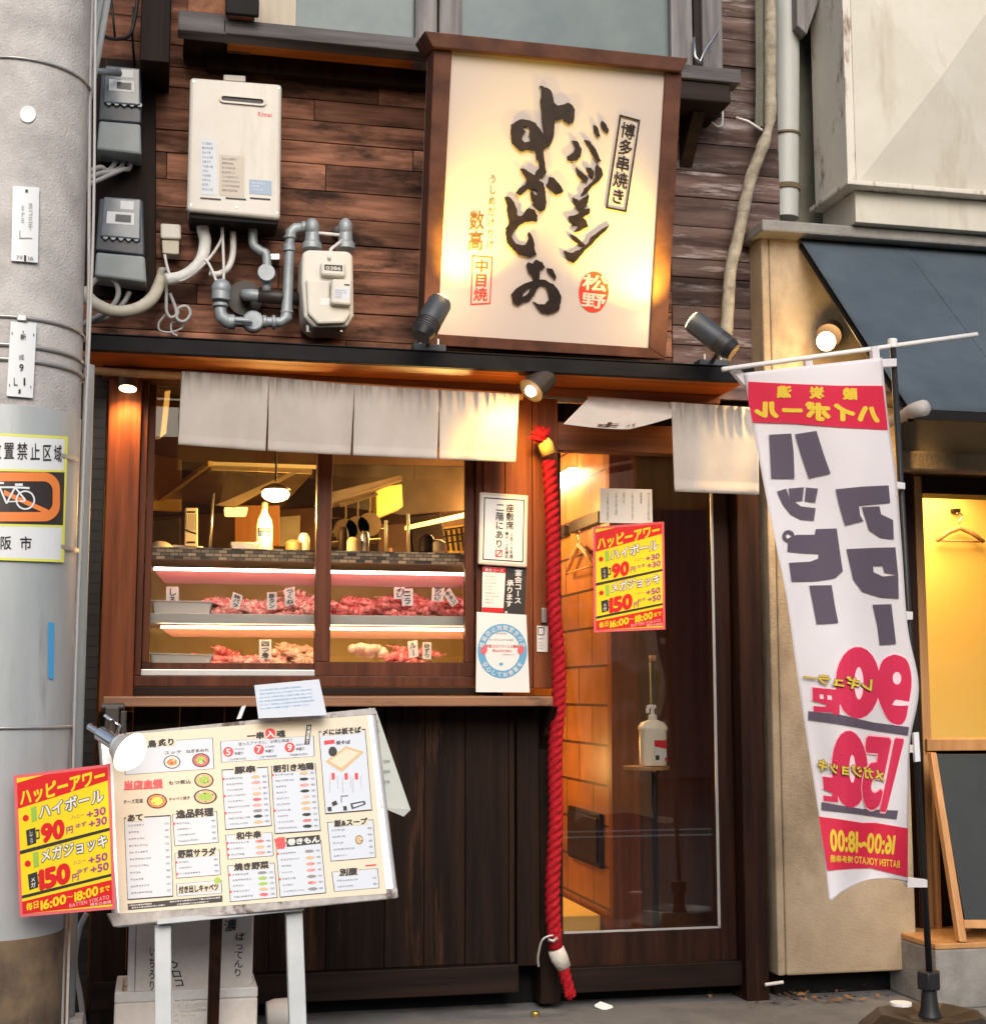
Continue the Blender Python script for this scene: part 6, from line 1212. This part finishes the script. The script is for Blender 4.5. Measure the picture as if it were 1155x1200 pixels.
mbox(qz(Z3, (325, 325), (575, 310), (605, 690), (345, 708)), 10, .1, icons=['tan', 'ink', 'meat2', 'ink', 'meat', 'tan'], reds=6); head('朝引き地鶏', Z3, 337, 320, 565, 362)
mbox(qz(Z3, (68, 712), (333, 697), (340, 830), (80, 850)), 3, .25, icons=['meat2', 'tan', 'meat'], reds=1); head('和牛串', Z3, 130, 697, 270, 740)
mbox(qz(Z3, (80, 885), (345, 868), (362, 1065), (95, 1090)), 5, .2, icons=['grey_ink', 'green', 'green', 'tan', 'pink'], reds=3); head('焼き野菜', Z3, 118, 872, 312, 915)
mbox(qz(Z3, (350, 760), (607, 740), (635, 1040), (375, 1065)), 7, .15, icons=['grey_ink', 'tan', 'meat2', 'meat2', 'grey_ink', 'meat2', 'grey_ink'], reds=4); bd.holed(qz(Z3, (410, 730), (598, 712), (603, 760), (414, 780)), [], MS, .0003); head('巻きもん', Z3, 418, 735, 598, 772, wt, .09, .06, .0042); rd.holed(rag(qz(Z3, (340, 735), (400, 722), (408, 770), (395, 790), (360, 795)), .6), [], MS, .0003)
mbox(qz(Z3, (592, 130), (855, 115), (893, 575), (630, 597))); head('〆には板そば', Z3, 612, 118, 830, 155)
head('板そば', Z3, 690, 183, 770, 205, gk, b_=.05); rd.holed(qz(Z3, (622, 183), (682, 176), (683, 198), (624, 205)), [], MS, .0002)
pics.setdefault('tan', MB()).holed(qz(Z3, (630, 300), (745, 212), (848, 245), (722, 358)), [], MS, .0002); pics['cream2'] = MB().holed(qz(Z3, (655, 298), (748, 228), (822, 250), (720, 335)), [], MS, .0005)
pics['ink'].holed([Z3((672+25*math.cos(a*.6), 243+28*math.sin(a*.6))) for a in range(10)], [], MS, .0007)
for x in (672, 745, 803):
    rd.holed(qz(Z3, (x-8, 365), (x+10, 363), (x+12, 400), (x-6, 402)), [], MS, .0002); gk.text(''.join(random.choice(kana) for _ in range(9)), qmap(qz(Z3, (x-22, 390), (x-14, 390), (x-12, 475), (x-20, 475)), MP, .0034), .0, vert=True); gk.text(''.join(random.choice(kana) for _ in range(7)), qmap(qz(Z3, (x+22, 380), (x+30, 380), (x+34, 450), (x+26, 450)), MP, .0034), .0, vert=True)
pics['ink'].holed(qz(Z3, (665, 530), (690, 518), (700, 540), (672, 552)), [], MS, .0003).holed(qz(Z3, (730, 550), (750, 550), (752, 575), (732, 576)), [], MS, .0003).holed(qz(Z3, (642, 556), (664, 553), (666, 578), (645, 580)), [], MS, .0003).holed(qz(Z3, (770, 535), (850, 520), (858, 540), (780, 568)), [qz(Z3, (782, 540), (842, 528), (846, 538), (788, 558))], MS, .0003).holed(qz(Z3, (718, 492), (760, 490), (760, 494), (722, 497), (722, 530), (718, 530)), [], MS, .0003)
mbox(qz(Z3, (640, 640), (900, 625), (915, 840), (660, 862)), 5, .16); head('飯&スープ', Z3, 680, 628, 865, 668); dish(Z3, 820, 740, 22, 26, 'tan', 'tan')
mbox(qz(Z3, (665, 920), (925, 900), (935, 1010), (680, 1032)), 2, .35); head('別腹', Z3, 710, 902, 810, 944); rd.holed(qz(Z3, (855, 882), (915, 876), (915, 884), (855, 890)), [], MS, 0)
bx.build('box_fill', M['paper_b'], sh); bd.build('box_border', M['ink'], sh); bx2.build('heading_print', M['cream_p'], sh); ink.build('heading_lettering', M['ink'], sh); gk.build('item_lettering', mat('dark grey ink', (.11, .10, .11), .6), sh); rd.build('red_print', M['red'], sh); wt.build('white_lettering', M['white'], sh)
pm = {'tan': mat('tan print', (.6, .42, .22), .5), 'cream2': M['cream_p']}
for k, m_ in pics.items(): m_.build('dish_print', pm.get(k) or M[k], sh)
# legs
def leg(p0, p1, Y0, Y1, wd, mt, name='leg'):
    a, b_ = at(*p0, Y0), at(*p1, Y1); MB().hexa([a+Vector((-wd/2, 0, 0)), a+Vector((wd/2, 0, 0)), b_+Vector((wd/2, 0, 0)), b_+Vector((-wd/2, 0, 0))], [a+Vector((-wd/2, wd, 0)), a+Vector((wd/2, wd, 0)), b_+Vector((wd/2, wd, 0)), b_+Vector((-wd/2, wd, 0))]).build(name, mt, ms, bev=.003)
lm = mat('pale grey painted leg', (.42, .46, .48), .5, col2=(.5, .54, .56), scale=10)
def zg(x, y, Y):   # continue a leg line down to the ground
    for k in range(400):
        if at(x, y, Y).z <= .004: return (x, y)
        y += 1
    return (x, y)
leg((191, 1082), zg(192, 1200, -1.12), -1.0, -1.12, .042, lm); leg((345, 1068), zg(353, 1200, -1.06), -.94, -1.06, .045, lm)
leg((254, 1072), zg(248, 1200, -.62), -.9, -.62, .032, M['door'])
MB().slab([at(184, 1077, -1.03), at(357, 1060, -.96), at(357, 1067, -.965), at(184, 1084, -1.035)], (0, .02, 0)).build('crossbar', lm, ms, bev=.003)
lf = tag(MB().slab(quad([(298, 803), (374, 796), (383, 838), (303, 842)], Plane(at(298, 803, -.76), at(374, 796, -.74), at(303, 842, -.84))), (0, .003, 0)).build('leaflet', M['paper_b'], None), 'laminated pale leaflet standing on the top edge of the menu board', 'leaflet')
LP = Plane(at(298, 803, -.76), at(374, 796, -.74), at(303, 842, -.84)); mb = MB(); fine(mb, 304, 808, 372, 834, 6, LP, -.09, 22, .001, .5, .3); mb.build('lettering', M['sky_ink'], lf)
tag(MB().slab([at(283, 828, -.7), at(289, 826, -.7), at(283, 842, -.72), at(277, 843, -.72)], (0, .01, 0)).build('clip', M['alu'], None, bev=.002), 'small pale clip at the top edge of the menu board left of the leaflet', 'clip')
fo = tag(MB().hexa([at(433, 829, -.72), at(441, 833, -.70), at(481, 949, -.78), at(473, 957, -.80), at(447, 946, -.86)], [p+Vector((0, .004, 0)) for p in (at(433, 829, -.72), at(441, 833, -.70), at(481, 949, -.78), at(473, 957, -.80), at(447, 946, -.86))]).build('folded_leaflet', mat('pale green leaflet', (.5, .6, .56), .5, col2=(.68, .7, .66), scale=3), None), 'pale green leaflet flapping from the right edge of the menu board', 'leaflet')
FP = Plane(at(433, 829, -.72), at(441, 833, -.70), at(473, 957, -.80)); mb = MB()
for y, st in ((846, 'う'), (852, 'と'), (858, 'す')): mb.text(st, qmap(rect(439+(y-846)*.1, y-3, 444+(y-846)*.1, y+3), FP, .004), .03)
for y in (890, 902, 914): mb.text('価格', qmap(rect(449, y, 457, y+4), FP, .004), .0)
mb.build('lettering', M['grey_ink'], fo)
# clip lamp
cl = thing('clip_lamp', 'lit chrome clip lamp clamped to the corner of the menu board', 'lamp', at(140, 900, -1.0))
a_, b_ = at(106, 852, -1.10), at(172, 894, -1.22); dv = (b_-a_).normalized()
ap = lambda t_: a_.lerp(b_, t_)
MB().tube([ap(-.02), ap(.18)], .009, 12).tube([ap(.18), ap(.45)], .019, 16).build('socket', M['chrome'], cl, smooth=35)
MB().lathe([(0, .02), (.012, .03), (.016, .03), (.02, .033), (.05, .050), (.053, .052), (.052, .049)], ap(.45), dv, 28, cap=False).build('reflector', M['alu'], cl, smooth=35, solid=.002)
MB().lathe([(.02, .024), (.04, .043), (.060, .047), (.074, .034), (.080, .004)], ap(.45), dv, 28).build('bulb', M['glow'], cl, smooth=True)
mb = MB(); cc = at(132, 842, -1.0)
mb.box(cc.x-.018, cc.x+.018, cc.y-.03, cc.y+.03, cc.z-.03, cc.z+.03).tube([cc+Vector((-.03, 0, .03)), cc+Vector((.03, 0, .03))], .012).tube([cc, ap(.35)], .01).box(cc.x+.02, cc.x+.035, cc.y-.02, cc.y+.05, cc.z-.06, cc.z+.02)
mb.build('clamp', M['lampblack'], cl, bev=.004)
MB().tube([cc+Vector((-.02, -.03, .01)), cc+Vector((.02, -.032, -.02)), cc+Vector((.01, -.03, -.05))], .006, 8).build('wing_screw', M['chrome'], cl, smooth=True)
lamp(cl, 'SPOT', ap(.45)+dv*.10, 1.6, (1, .6, .24), ap(.45)+dv*.6+Vector((0, 1.0, -.15)), 150, .8, .05)
# foam boxes and can
fb = thing('foam_box', 'wider white foam box with raised letters, lower of the two behind the menu legs', 'box', at(215, 1240, -.5), 'foam boxes behind the menu stand')
z_ = at(215, 1158, -.62); y0 = -.62; xa, xb = at(134, 1180, y0).x, at(302, 1170, y0).x; zt_ = at(215, 1160, y0).z
mb = MB().box(xa, xb, y0, y0+.26, .0, zt_-.03); mb.build('body', M['foamp'], fb, bev=.006)
MB().box(xa, xb, y0, y0+.02, zt_-.029, zt_).box(xa, xb, y0+.24, y0+.26, zt_-.029, zt_).box(xa, xa+.02, y0+.021, y0+.239, zt_-.029, zt_).box(xb-.02, xb, y0+.021, y0+.239, zt_-.029, zt_).build('rim', M['foam'], fb, bev=.004)
mb = MB(); mb.text('Meisui', qmap([(201, 1170), (246, 1167), (246, 1183), (201, 1186)], y0, .003), .02).text('Bijin', qmap([(201, 1186), (240, 1183), (240, 1200), (201, 1203)], y0, .003), .02).build('raised_lettering', M['foam'], fb, solid=.007)
fb2 = thing('foam_box', 'taller white foam box with handwritten marker notes standing in the lower box', 'box', at(226, 1155, -.55), 'foam boxes behind the menu stand')
y1 = -.56; xc_, xd = at(160, 1100, y1).x, at(297, 1100, y1).x
MB().box(xc_, xd, y1, y1+.16, zt_-.18, at(226, 1072, y1).z+.05).build('body', M['foamp'], fb2, bev=.006)
MB().box(xc_-.022, xc_-.001, y1+.005, y1+.16, zt_-.12, at(226, 1072, y1).z+.05).build('lid', M['foam'], fb2, bev=.004)
mb = MB(); mb.text('ばってんり', qmap([(276, 1092), (287, 1093), (284, 1146), (273, 1144)], y1, .001), .02, vert=True).text('ウロコ', qmap([(196, 1124), (209, 1126), (218, 1156), (205, 1158)], y1, .001), .03, vert=True).text('濃', qmap([(262, 1078), (278, 1076), (277, 1091), (263, 1093)], y1, .001), .02).text('いちろり', qmap([(175, 1108), (183, 1109), (182, 1162), (174, 1161)], y1, .001), .02, vert=True).build('handwriting', M['ink'], fb2)
mb = MB()
for i, (x0_, w_) in enumerate(((222, 10), (222, 22), (222, 22), (236, 9))): mb.slab(quad(rect(x0_, 1082+i*13, x0_+w_, 1090+i*13), y1, .002), (0, .003, 0))
mb.build('raised_ribs', M['foamp'], fb2, bev=.001)
tag(MB().tube([at(312, 1190, -.30), at(322, 1189, -.30), at(346, 1187, -.30)], [.04, .047, .047], 24).build('white_can', M['white'], None, smooth=35, bev=.003), 'white cylinder lying on the ground behind the right menu leg', 'can')
tag(MB().slab(quad([(78, 1196), (97, 1194), (97, 1240), (78, 1240)], -.5), (0, .1, 0)).build('small_carton', M['foam'], None, bev=.004), 'small white carton at the foot of the tan wooden pole', 'carton')

# ================================================================ banner flag
fl = thing('banner_flag', 'white vertical banner with mirrored grey and red lettering on a black pole and dark base', 'banner', at(1090, 1200, -.98))
Lc = [(871, 437), (880, 490), (893, 560), (906, 625), (921, 700), (932, 780), (944, 860), (958, 950), (965, 1000), (971, 1056)]
Rc = [(1033, 419), (1040, 490), (1049, 555), (1056, 640), (1063, 735), (1076, 805), (1066, 868), (1064, 930), (1063, 990), (1063, 1034)]
def crv(c, v):
    x = v*(len(c)-1); i = min(int(x), len(c)-2); p0, p1, p2, p3 = [c[max(0, min(len(c)-1, j))] for j in (i-1, i, i+1, i+2)]; t_ = x-i
    return tuple(.5*((2*b_)+(-a+c_)*t_+(2*a-5*b_+4*c_-d_)*t_*t_+(-a+3*b_-3*c_+d_)*t_**3) for a, b_, c_, d_ in zip(p0, p1, p2, p3))
def fpix(u, v):
    l, r = crv(Lc, v), crv(Rc, v); sag = 0
    x = l[0]*(1-u)+r[0]*u; y = l[1]*(1-u)+r[1]*u
    if v > .93: y -= 14*math.sin(u*math.pi)*(v-.93)/.07*(1 if u > .1 else u*10)
    return x, y
def fY(u, v): return -1.03-.14*(1-u)*v-.05*math.sin(u*2.2+.3)-.016*math.sin(u*9+v*7)*(.2+v)-.014*math.sin(u*5-v*11)
def fuv(x, y):
    v = .5; u = .5
    lo, hi = -.03, 1.04
    for _ in range(26):
        v = (lo+hi)/2; vv = min(max(v, 0), 1); l, r = crv(Lc, vv), crv(Rc, vv); u = (x-l[0])/(r[0]-l[0]); yy = l[1]*(1-u)+r[1]*u
        if yy < y: lo = v
        else: hi = v
    return u, min(max(v, 0), 1)
def FS(x, y, o=0):
    u, v = fuv(x, y); return at(x, y, fY(u, v)-o)
MB().grid(lambda u, v: at(*fpix(u, v), fY(u, v)), 34, 80).build('cloth', M['flag'], fl, smooth=True, solid=.0012)
FO = .005
def fpoly(mb, pts, holes=(), n=14, o=FO):
    """split a printed shape into small faces so that it follows the cloth"""
    ys = [p[1] for p in pts]; bm = bmesh.new()
    loops = [[Vector((x, y, 0)) for x, y in l] for l in [pts]+list(holes)]
    vs = [bm.verts.new(p) for l in loops for p in l]
    for t_ in tessellate_polygon(loops):
        try: bm.faces.new([vs[i] for i in t_])
        except ValueError: pass
    x0, x1 = min(p[0] for p in pts), max(p[0] for p in pts); y0, y1 = min(ys), max(ys); st = 9
    for k in range(1, int((x1-x0)/st)+1): bmesh.ops.bisect_plane(bm, geom=bm.verts[:]+bm.edges[:]+bm.faces[:], plane_co=(x0+k*st, 0, 0), plane_no=(1, 0, 0))
    for k in range(1, int((y1-y0)/st)+1): bmesh.ops.bisect_plane(bm, geom=bm.verts[:]+bm.edges[:]+bm.faces[:], plane_co=(0, y0+k*st, 0), plane_no=(0, 1, 0))
    bm.verts.index_update(); mb.add([FS(v.co.x, v.co.y, o) for v in bm.verts], [tuple(v.index for v in f.verts) for f in bm.faces]); bm.free(); return mb
FA = lambda pts: [(850+x/3.75, 380+y/3.75) for x, y in pts]; FB = lambda pts: [(850+x/3.75, 680+y/3.75) for x, y in pts]
mb = MB(); fpoly(mb, FA([(98, 252), (300, 262), (500, 270), (690, 270), (712, 464), (500, 452), (300, 436), (118, 430), (98, 330)]))
mb.build('header_band', M['flag_r'], fl); mb = MB(); fpoly(mb, FB([(408, 1038), (500, 1050), (600, 1066), (660, 1066), (800, 1090)])[0:5]+[(1063, 1028), (1020, 1017), (1000, 1018), (969, 1020)])
mb.build('footer_band', M['flag_r'], fl)
mb = MB()
for s in ([(190, 485), (288, 480), (298, 560), (302, 678), (200, 678)], [(304, 483), (398, 468), (430, 570), (460, 655), (365, 677), (330, 570)],
          [(225, 735), (265, 722), (285, 775), (275, 722), (343, 716), (337, 775), (300, 778), (330, 800), (395, 808), (387, 862), (330, 858), (285, 835), (250, 790)], [(352, 717), (405, 722), (393, 783), (347, 776)],
          [(395, 900), (487, 897), (500, 990), (514, 1085), (480, 1115), (400, 1128), (290, 1131), (278, 1048), (370, 1043), (405, 1030), (408, 1008), (330, 1005), (270, 998), (275, 940), (310, 925), (390, 925)],
          [(367, 1148), (465, 1146), (480, 1240), (494, 1312), (400, 1318), (385, 1240)],
          [(482, 725), (600, 713), (715, 708), (722, 785), (585, 797), (590, 840), (605, 865), (525, 884), (505, 820)], [(598, 803), (675, 800), (682, 835), (735, 860), (738, 945), (680, 938), (630, 905)],
          [(530, 988), (650, 982), (745, 980), (757, 1102), (690, 1108), (650, 1090), (645, 1062), (690, 1062), (697, 1090), (757, 1102), (760, 1205), (680, 1200), (600, 1175), (560, 1120)],
          [(645, 1232), (727, 1230), (738, 1320), (748, 1405), (676, 1410), (665, 1320)]): fpoly(mb, FA(s))
fpoly(mb, FB([(362, 575), (500, 590), (650, 625), (805, 645), (800, 682), (650, 660), (500, 632), (362, 612)])); fpoly(mb, FB([(420, 975), (480, 985), (600, 1005), (757, 1012), (750, 1050), (600, 1030), (420, 1008)]))
c_ = FA([(275, 931)])[0]; cir = lambda c, r, n=16: [(c[0]+r*math.cos(2*math.pi*i/n), c[1]+r*math.sin(2*math.pi*i/n)) for i in range(n)]
fpoly(mb, cir(c_, 7.2), [cir(c_, 3)])
mb.build('grey_lettering', M['flag_g'], fl)
def ell(cx, cy, rx, ry, rot=0, n=22): 
    return [(cx+rx*math.cos(a)*math.cos(rot)-ry*math.sin(a)*math.sin(rot), cy+rx*math.cos(a)*math.sin(rot)+ry*math.sin(a)*math.cos(rot)) for a in [2*math.pi*i/n for i in range(n)]]
rdm, wl = MB(), MB()
def both(s, holes=(), g=6):
    cx = sum(p[0] for p in s)/len(s); cy = sum(p[1] for p in s)/len(s)
    out = [(x+(x-cx)/max(1, math.hypot(x-cx, y-cy))*g, y+(y-cy)/max(1, math.hypot(x-cx, y-cy))*g) for x, y in s]
    fpoly(wl, FB(out), [], o=FO-.0018); fpoly(rdm, FB(s), [FB(h_) for h_ in holes], o=FO)
    return out
both(ell(580, 450, 98, 158), [ell(585, 452, 20, 72)]); 
nine = [(740, 325), (790, 345), (812, 400), (815, 470), (800, 560), (790, 610), (765, 635), (720, 620), (690, 570), (665, 500), (668, 420), (690, 350)]
nine = [tuple(p) for p in [v[:2] for v in catmull([Vector((*p, 0)) for p in nine+[nine[0]]], 3)][:-1]]
both(nine, [ell(752, 430, 19, 28)]); fpoly(wl, FB([(745, 525), (770, 528), (810, 535), (806, 550), (760, 552), (730, 548)]), o=FO+.0008)
both([(380, 470), (500, 482), (500, 590), (470, 590), (470, 555), (470, 580), (385, 578), (385, 552), (440, 556), (440, 545), (382, 530)], [[(412, 500), (430, 502), (430, 522), (413, 520)], [(446, 503), (466, 505), (466, 526), (447, 524)]])
both(ell(545, 830, 80, 170, -.04), [ell(556, 828, 14, 62)])
both([(425, 862), (480, 868), (495, 975), (430, 970), (428, 945), (465, 950), (468, 935), (430, 920)], [])
ln_ = MB()
F5, F1 = [(618, 702), (728, 712), (668, 992), (602, 990)], [(742, 712), (776, 716), (706, 1000), (682, 998)]
FM = lambda q: [q[1], q[0], q[3], q[2]]
def fdig(mb, c, q, b_, o):
    vs, fs, x0, x1 = glyph(c, 0); y0, y1 = min(v[1] for v in vs), max(v[1] for v in vs)
    for lay in range(13):
        an = lay*2.399; dx, dy = (0, 0) if lay == 0 else (b_*math.cos(an)*(x1-x0)*1.6, b_*math.sin(an)*.6)
        mb.add([FS(*lerp2(FB(q), 1-(x-x0+dx)/(x1-x0), (y1-y+dy)/(y1-y0)), o+lay*.0001) for x, y in vs], fs)
for c, q in (('5', F5), ('1', F1)):
    fdig(ln_, c, q, .105, FO+.0004); fdig(rdm, c, q, .075, FO+.0022)
wl.build('pale_outline', mat('pale pink outline', (.85, .62, .68), .75), fl); rdm.build('red_lettering', mat('crimson banner print', (.72, .03, .1), .75, trans=.25), fl); ln_.build('pale_outline', mat('pink outline', (.9, .45, .5), .75), fl)
def ftext(mb, st, q, bold, o=FO+.001): 
    def f(u, v): return FS(*lerp2(q, 1-u, v), o)
    mb.text(st, f, bold)
ye, yb_ = MB(), MB()
for tgt, b_, o in ((ye, .05, .002), (yb_, .10, .0015)):
    ftext(tgt, 'レギュラー', FB([(335, 405), (658, 430), (652, 495), (338, 445)]), b_, FO+o+.003); ftext(tgt, 'メガジョッキ', FB([(398, 778), (705, 835), (700, 888), (402, 838)]), b_, FO+o+.003)
for q_, c in (([(225, 270), (290, 270), (288, 325), (223, 325)], '濃'), ([(367, 272), (432, 273), (432, 328), (367, 327)], '炭'), ([(512, 277), (577, 280), (578, 334), (514, 332)], '酸')): ftext(ye, c, FA(q_), .06)
for q_, c in (([(128, 335), (234, 332), (234, 416), (126, 414)], 'ル'), ([(242, 335), (342, 340), (342, 420), (244, 420)], 'ー'), ([(350, 338), (462, 342), (460, 430), (350, 424)], 'ボ'), ([(465, 343), (572, 348), (570, 432), (468, 428)], 'イ'), ([(576, 346), (676, 352), (678, 440), (578, 434)], 'ハ')): ftext(ye, c, FA(q_), .085)
FCc = lambda pts: [(855+x/3.85, 920+y/3.85) for x, y in pts]
ftext(ye, '16:00~18:00', FCc([(448, 195), (748, 225), (738, 312), (452, 296)]), .05); ftext(ye, 'BATTEN YOKATO', FCc([(560, 318), (765, 340), (765, 374), (560, 352)]), .03); ftext(ye, '博多串焼', FCc([(450, 312), (555, 320), (555, 352), (452, 350)]), .03)
yb_.build('dark_outline', M['flag_g'], fl); ye.build('yellow_lettering', M['flag_y'], fl)
p0, p1 = at(1045, 398, -1.02), at(1089, 1150, -1.0)
MB().tube([p0, p1], .0095, 12).build('pole', M['blackp'], fl, smooth=True)
MB().tube([at(846, 433, -1.06), at(1144, 392, -1.0)], .0075, 10).build('cross_rod', M['white'], fl, smooth=True)
MB().tube([at(1045, 397, -1.02), at(1045.5, 408, -1.02)], .014, 12).build('end_cap', M['white'], fl, smooth=35, bev=.003)
def loop(q, Y=-1.04): MB().slab(quad(q, Y), (0, .02, 0)).build('loop', M['flag'], fl)
for q_ in ([(857, 434), (866, 431), (880, 447), (872, 451)], [(943, 419), (951, 417), (954, 440), (946, 441)], [(1021, 406), (1029, 405), (1031, 423), (1023, 425)], [(1023, 421), (1050, 420), (1050, 429), (1025, 430)], [(1049, 564), (1060, 566), (1060, 573), (1049, 572)], [(1059, 716), (1069, 717), (1069, 726), (1061, 726)], [(1062, 873), (1076, 873), (1076, 882), (1062, 882)], [(1062, 1028), (1086, 1031), (1086, 1040), (1063, 1040)]): loop(q_)
MB().slab(quad([(1070, 859), (1076, 858), (1078, 892), (1072, 893)], -1.05), (0, .012, 0)).build('pole_sticker', M['plate'], fl)
bc = at(1089, 1190, -1.0); gx, gy = bc.x, bc.y
MB().lathe([(0.0, .19), (.02, .215), (.10, .215), (.155, .15), (bc.z-.006, .06), (bc.z, .0)], (gx, gy, 0), n=8, cap=True).build('base', M['basem'], fl, bev=.006)
MB().lathe([(-.004, .034), (.02, .026), (.08, .02)], bc, n=20).lathe([(.075, .036), (.125, .036)], bc, n=6).build('socket', M['blackp'], fl, smooth=30, bev=.003)
MB().lathe([(0, .03), (.008, .03)], at(1055, 1178, -1.12), n=16).build('filler_cap', M['white'], fl)
# litter by the wall
mb = MB()
for k in range(110):
    p = Vector((random.gauss(at(950, 1168, -.1).x, .12), random.uniform(-.14, .12), .003+abs(random.gauss(0, .01)))); a = random.uniform(0, 6); s_ = random.uniform(.006, .018)
    mb.add([p+Vector((math.cos(a)*s_, math.sin(a)*s_, random.uniform(0, .008))), p+Vector((-math.sin(a)*s_*.6, math.cos(a)*s_*.6, random.uniform(0, .01))), p-Vector((math.cos(a)*s_, math.sin(a)*s_, 0)), p+Vector((math.sin(a)*s_*.6, -math.cos(a)*s_*.6, 0))], [(0, 1, 2, 3)])
o = mb.build('dry_leaves', M['leaf'], None); o['kind'] = 'stuff'
tag(MB().lathe([(0, .012), (.012, .014), (.016, .012)], (at(627, 1184, -.1).x, -.1, .0), n=14).build('bottle_cap', mat('gold cap', (.5, .36, .08), .3, .6), None, smooth=35), 'small gold bottle cap on the pavement below the red rope', 'cap')
tag(MB().hexa([at(697, 1180, -.03), at(704, 1176, -.03), at(718, 1181, -.05), at(708, 1184, -.05)], [p+Vector((0, .006, .006)) for p in (at(697, 1180, -.03), at(704, 1176, -.03), at(718, 1181, -.05), at(708, 1184, -.05))]).build('paper_scrap', M['white'], None), 'crumpled white paper scrap on the pavement before the door', 'scrap')
tag(MB().tube([at(896, 1154, -.07), at(917, 1151, -.07)], .006, 8).build('pipe_stub', M['cable_w'], None), 'short white pipe stub at the lower left corner of the beige pier', 'pipe')
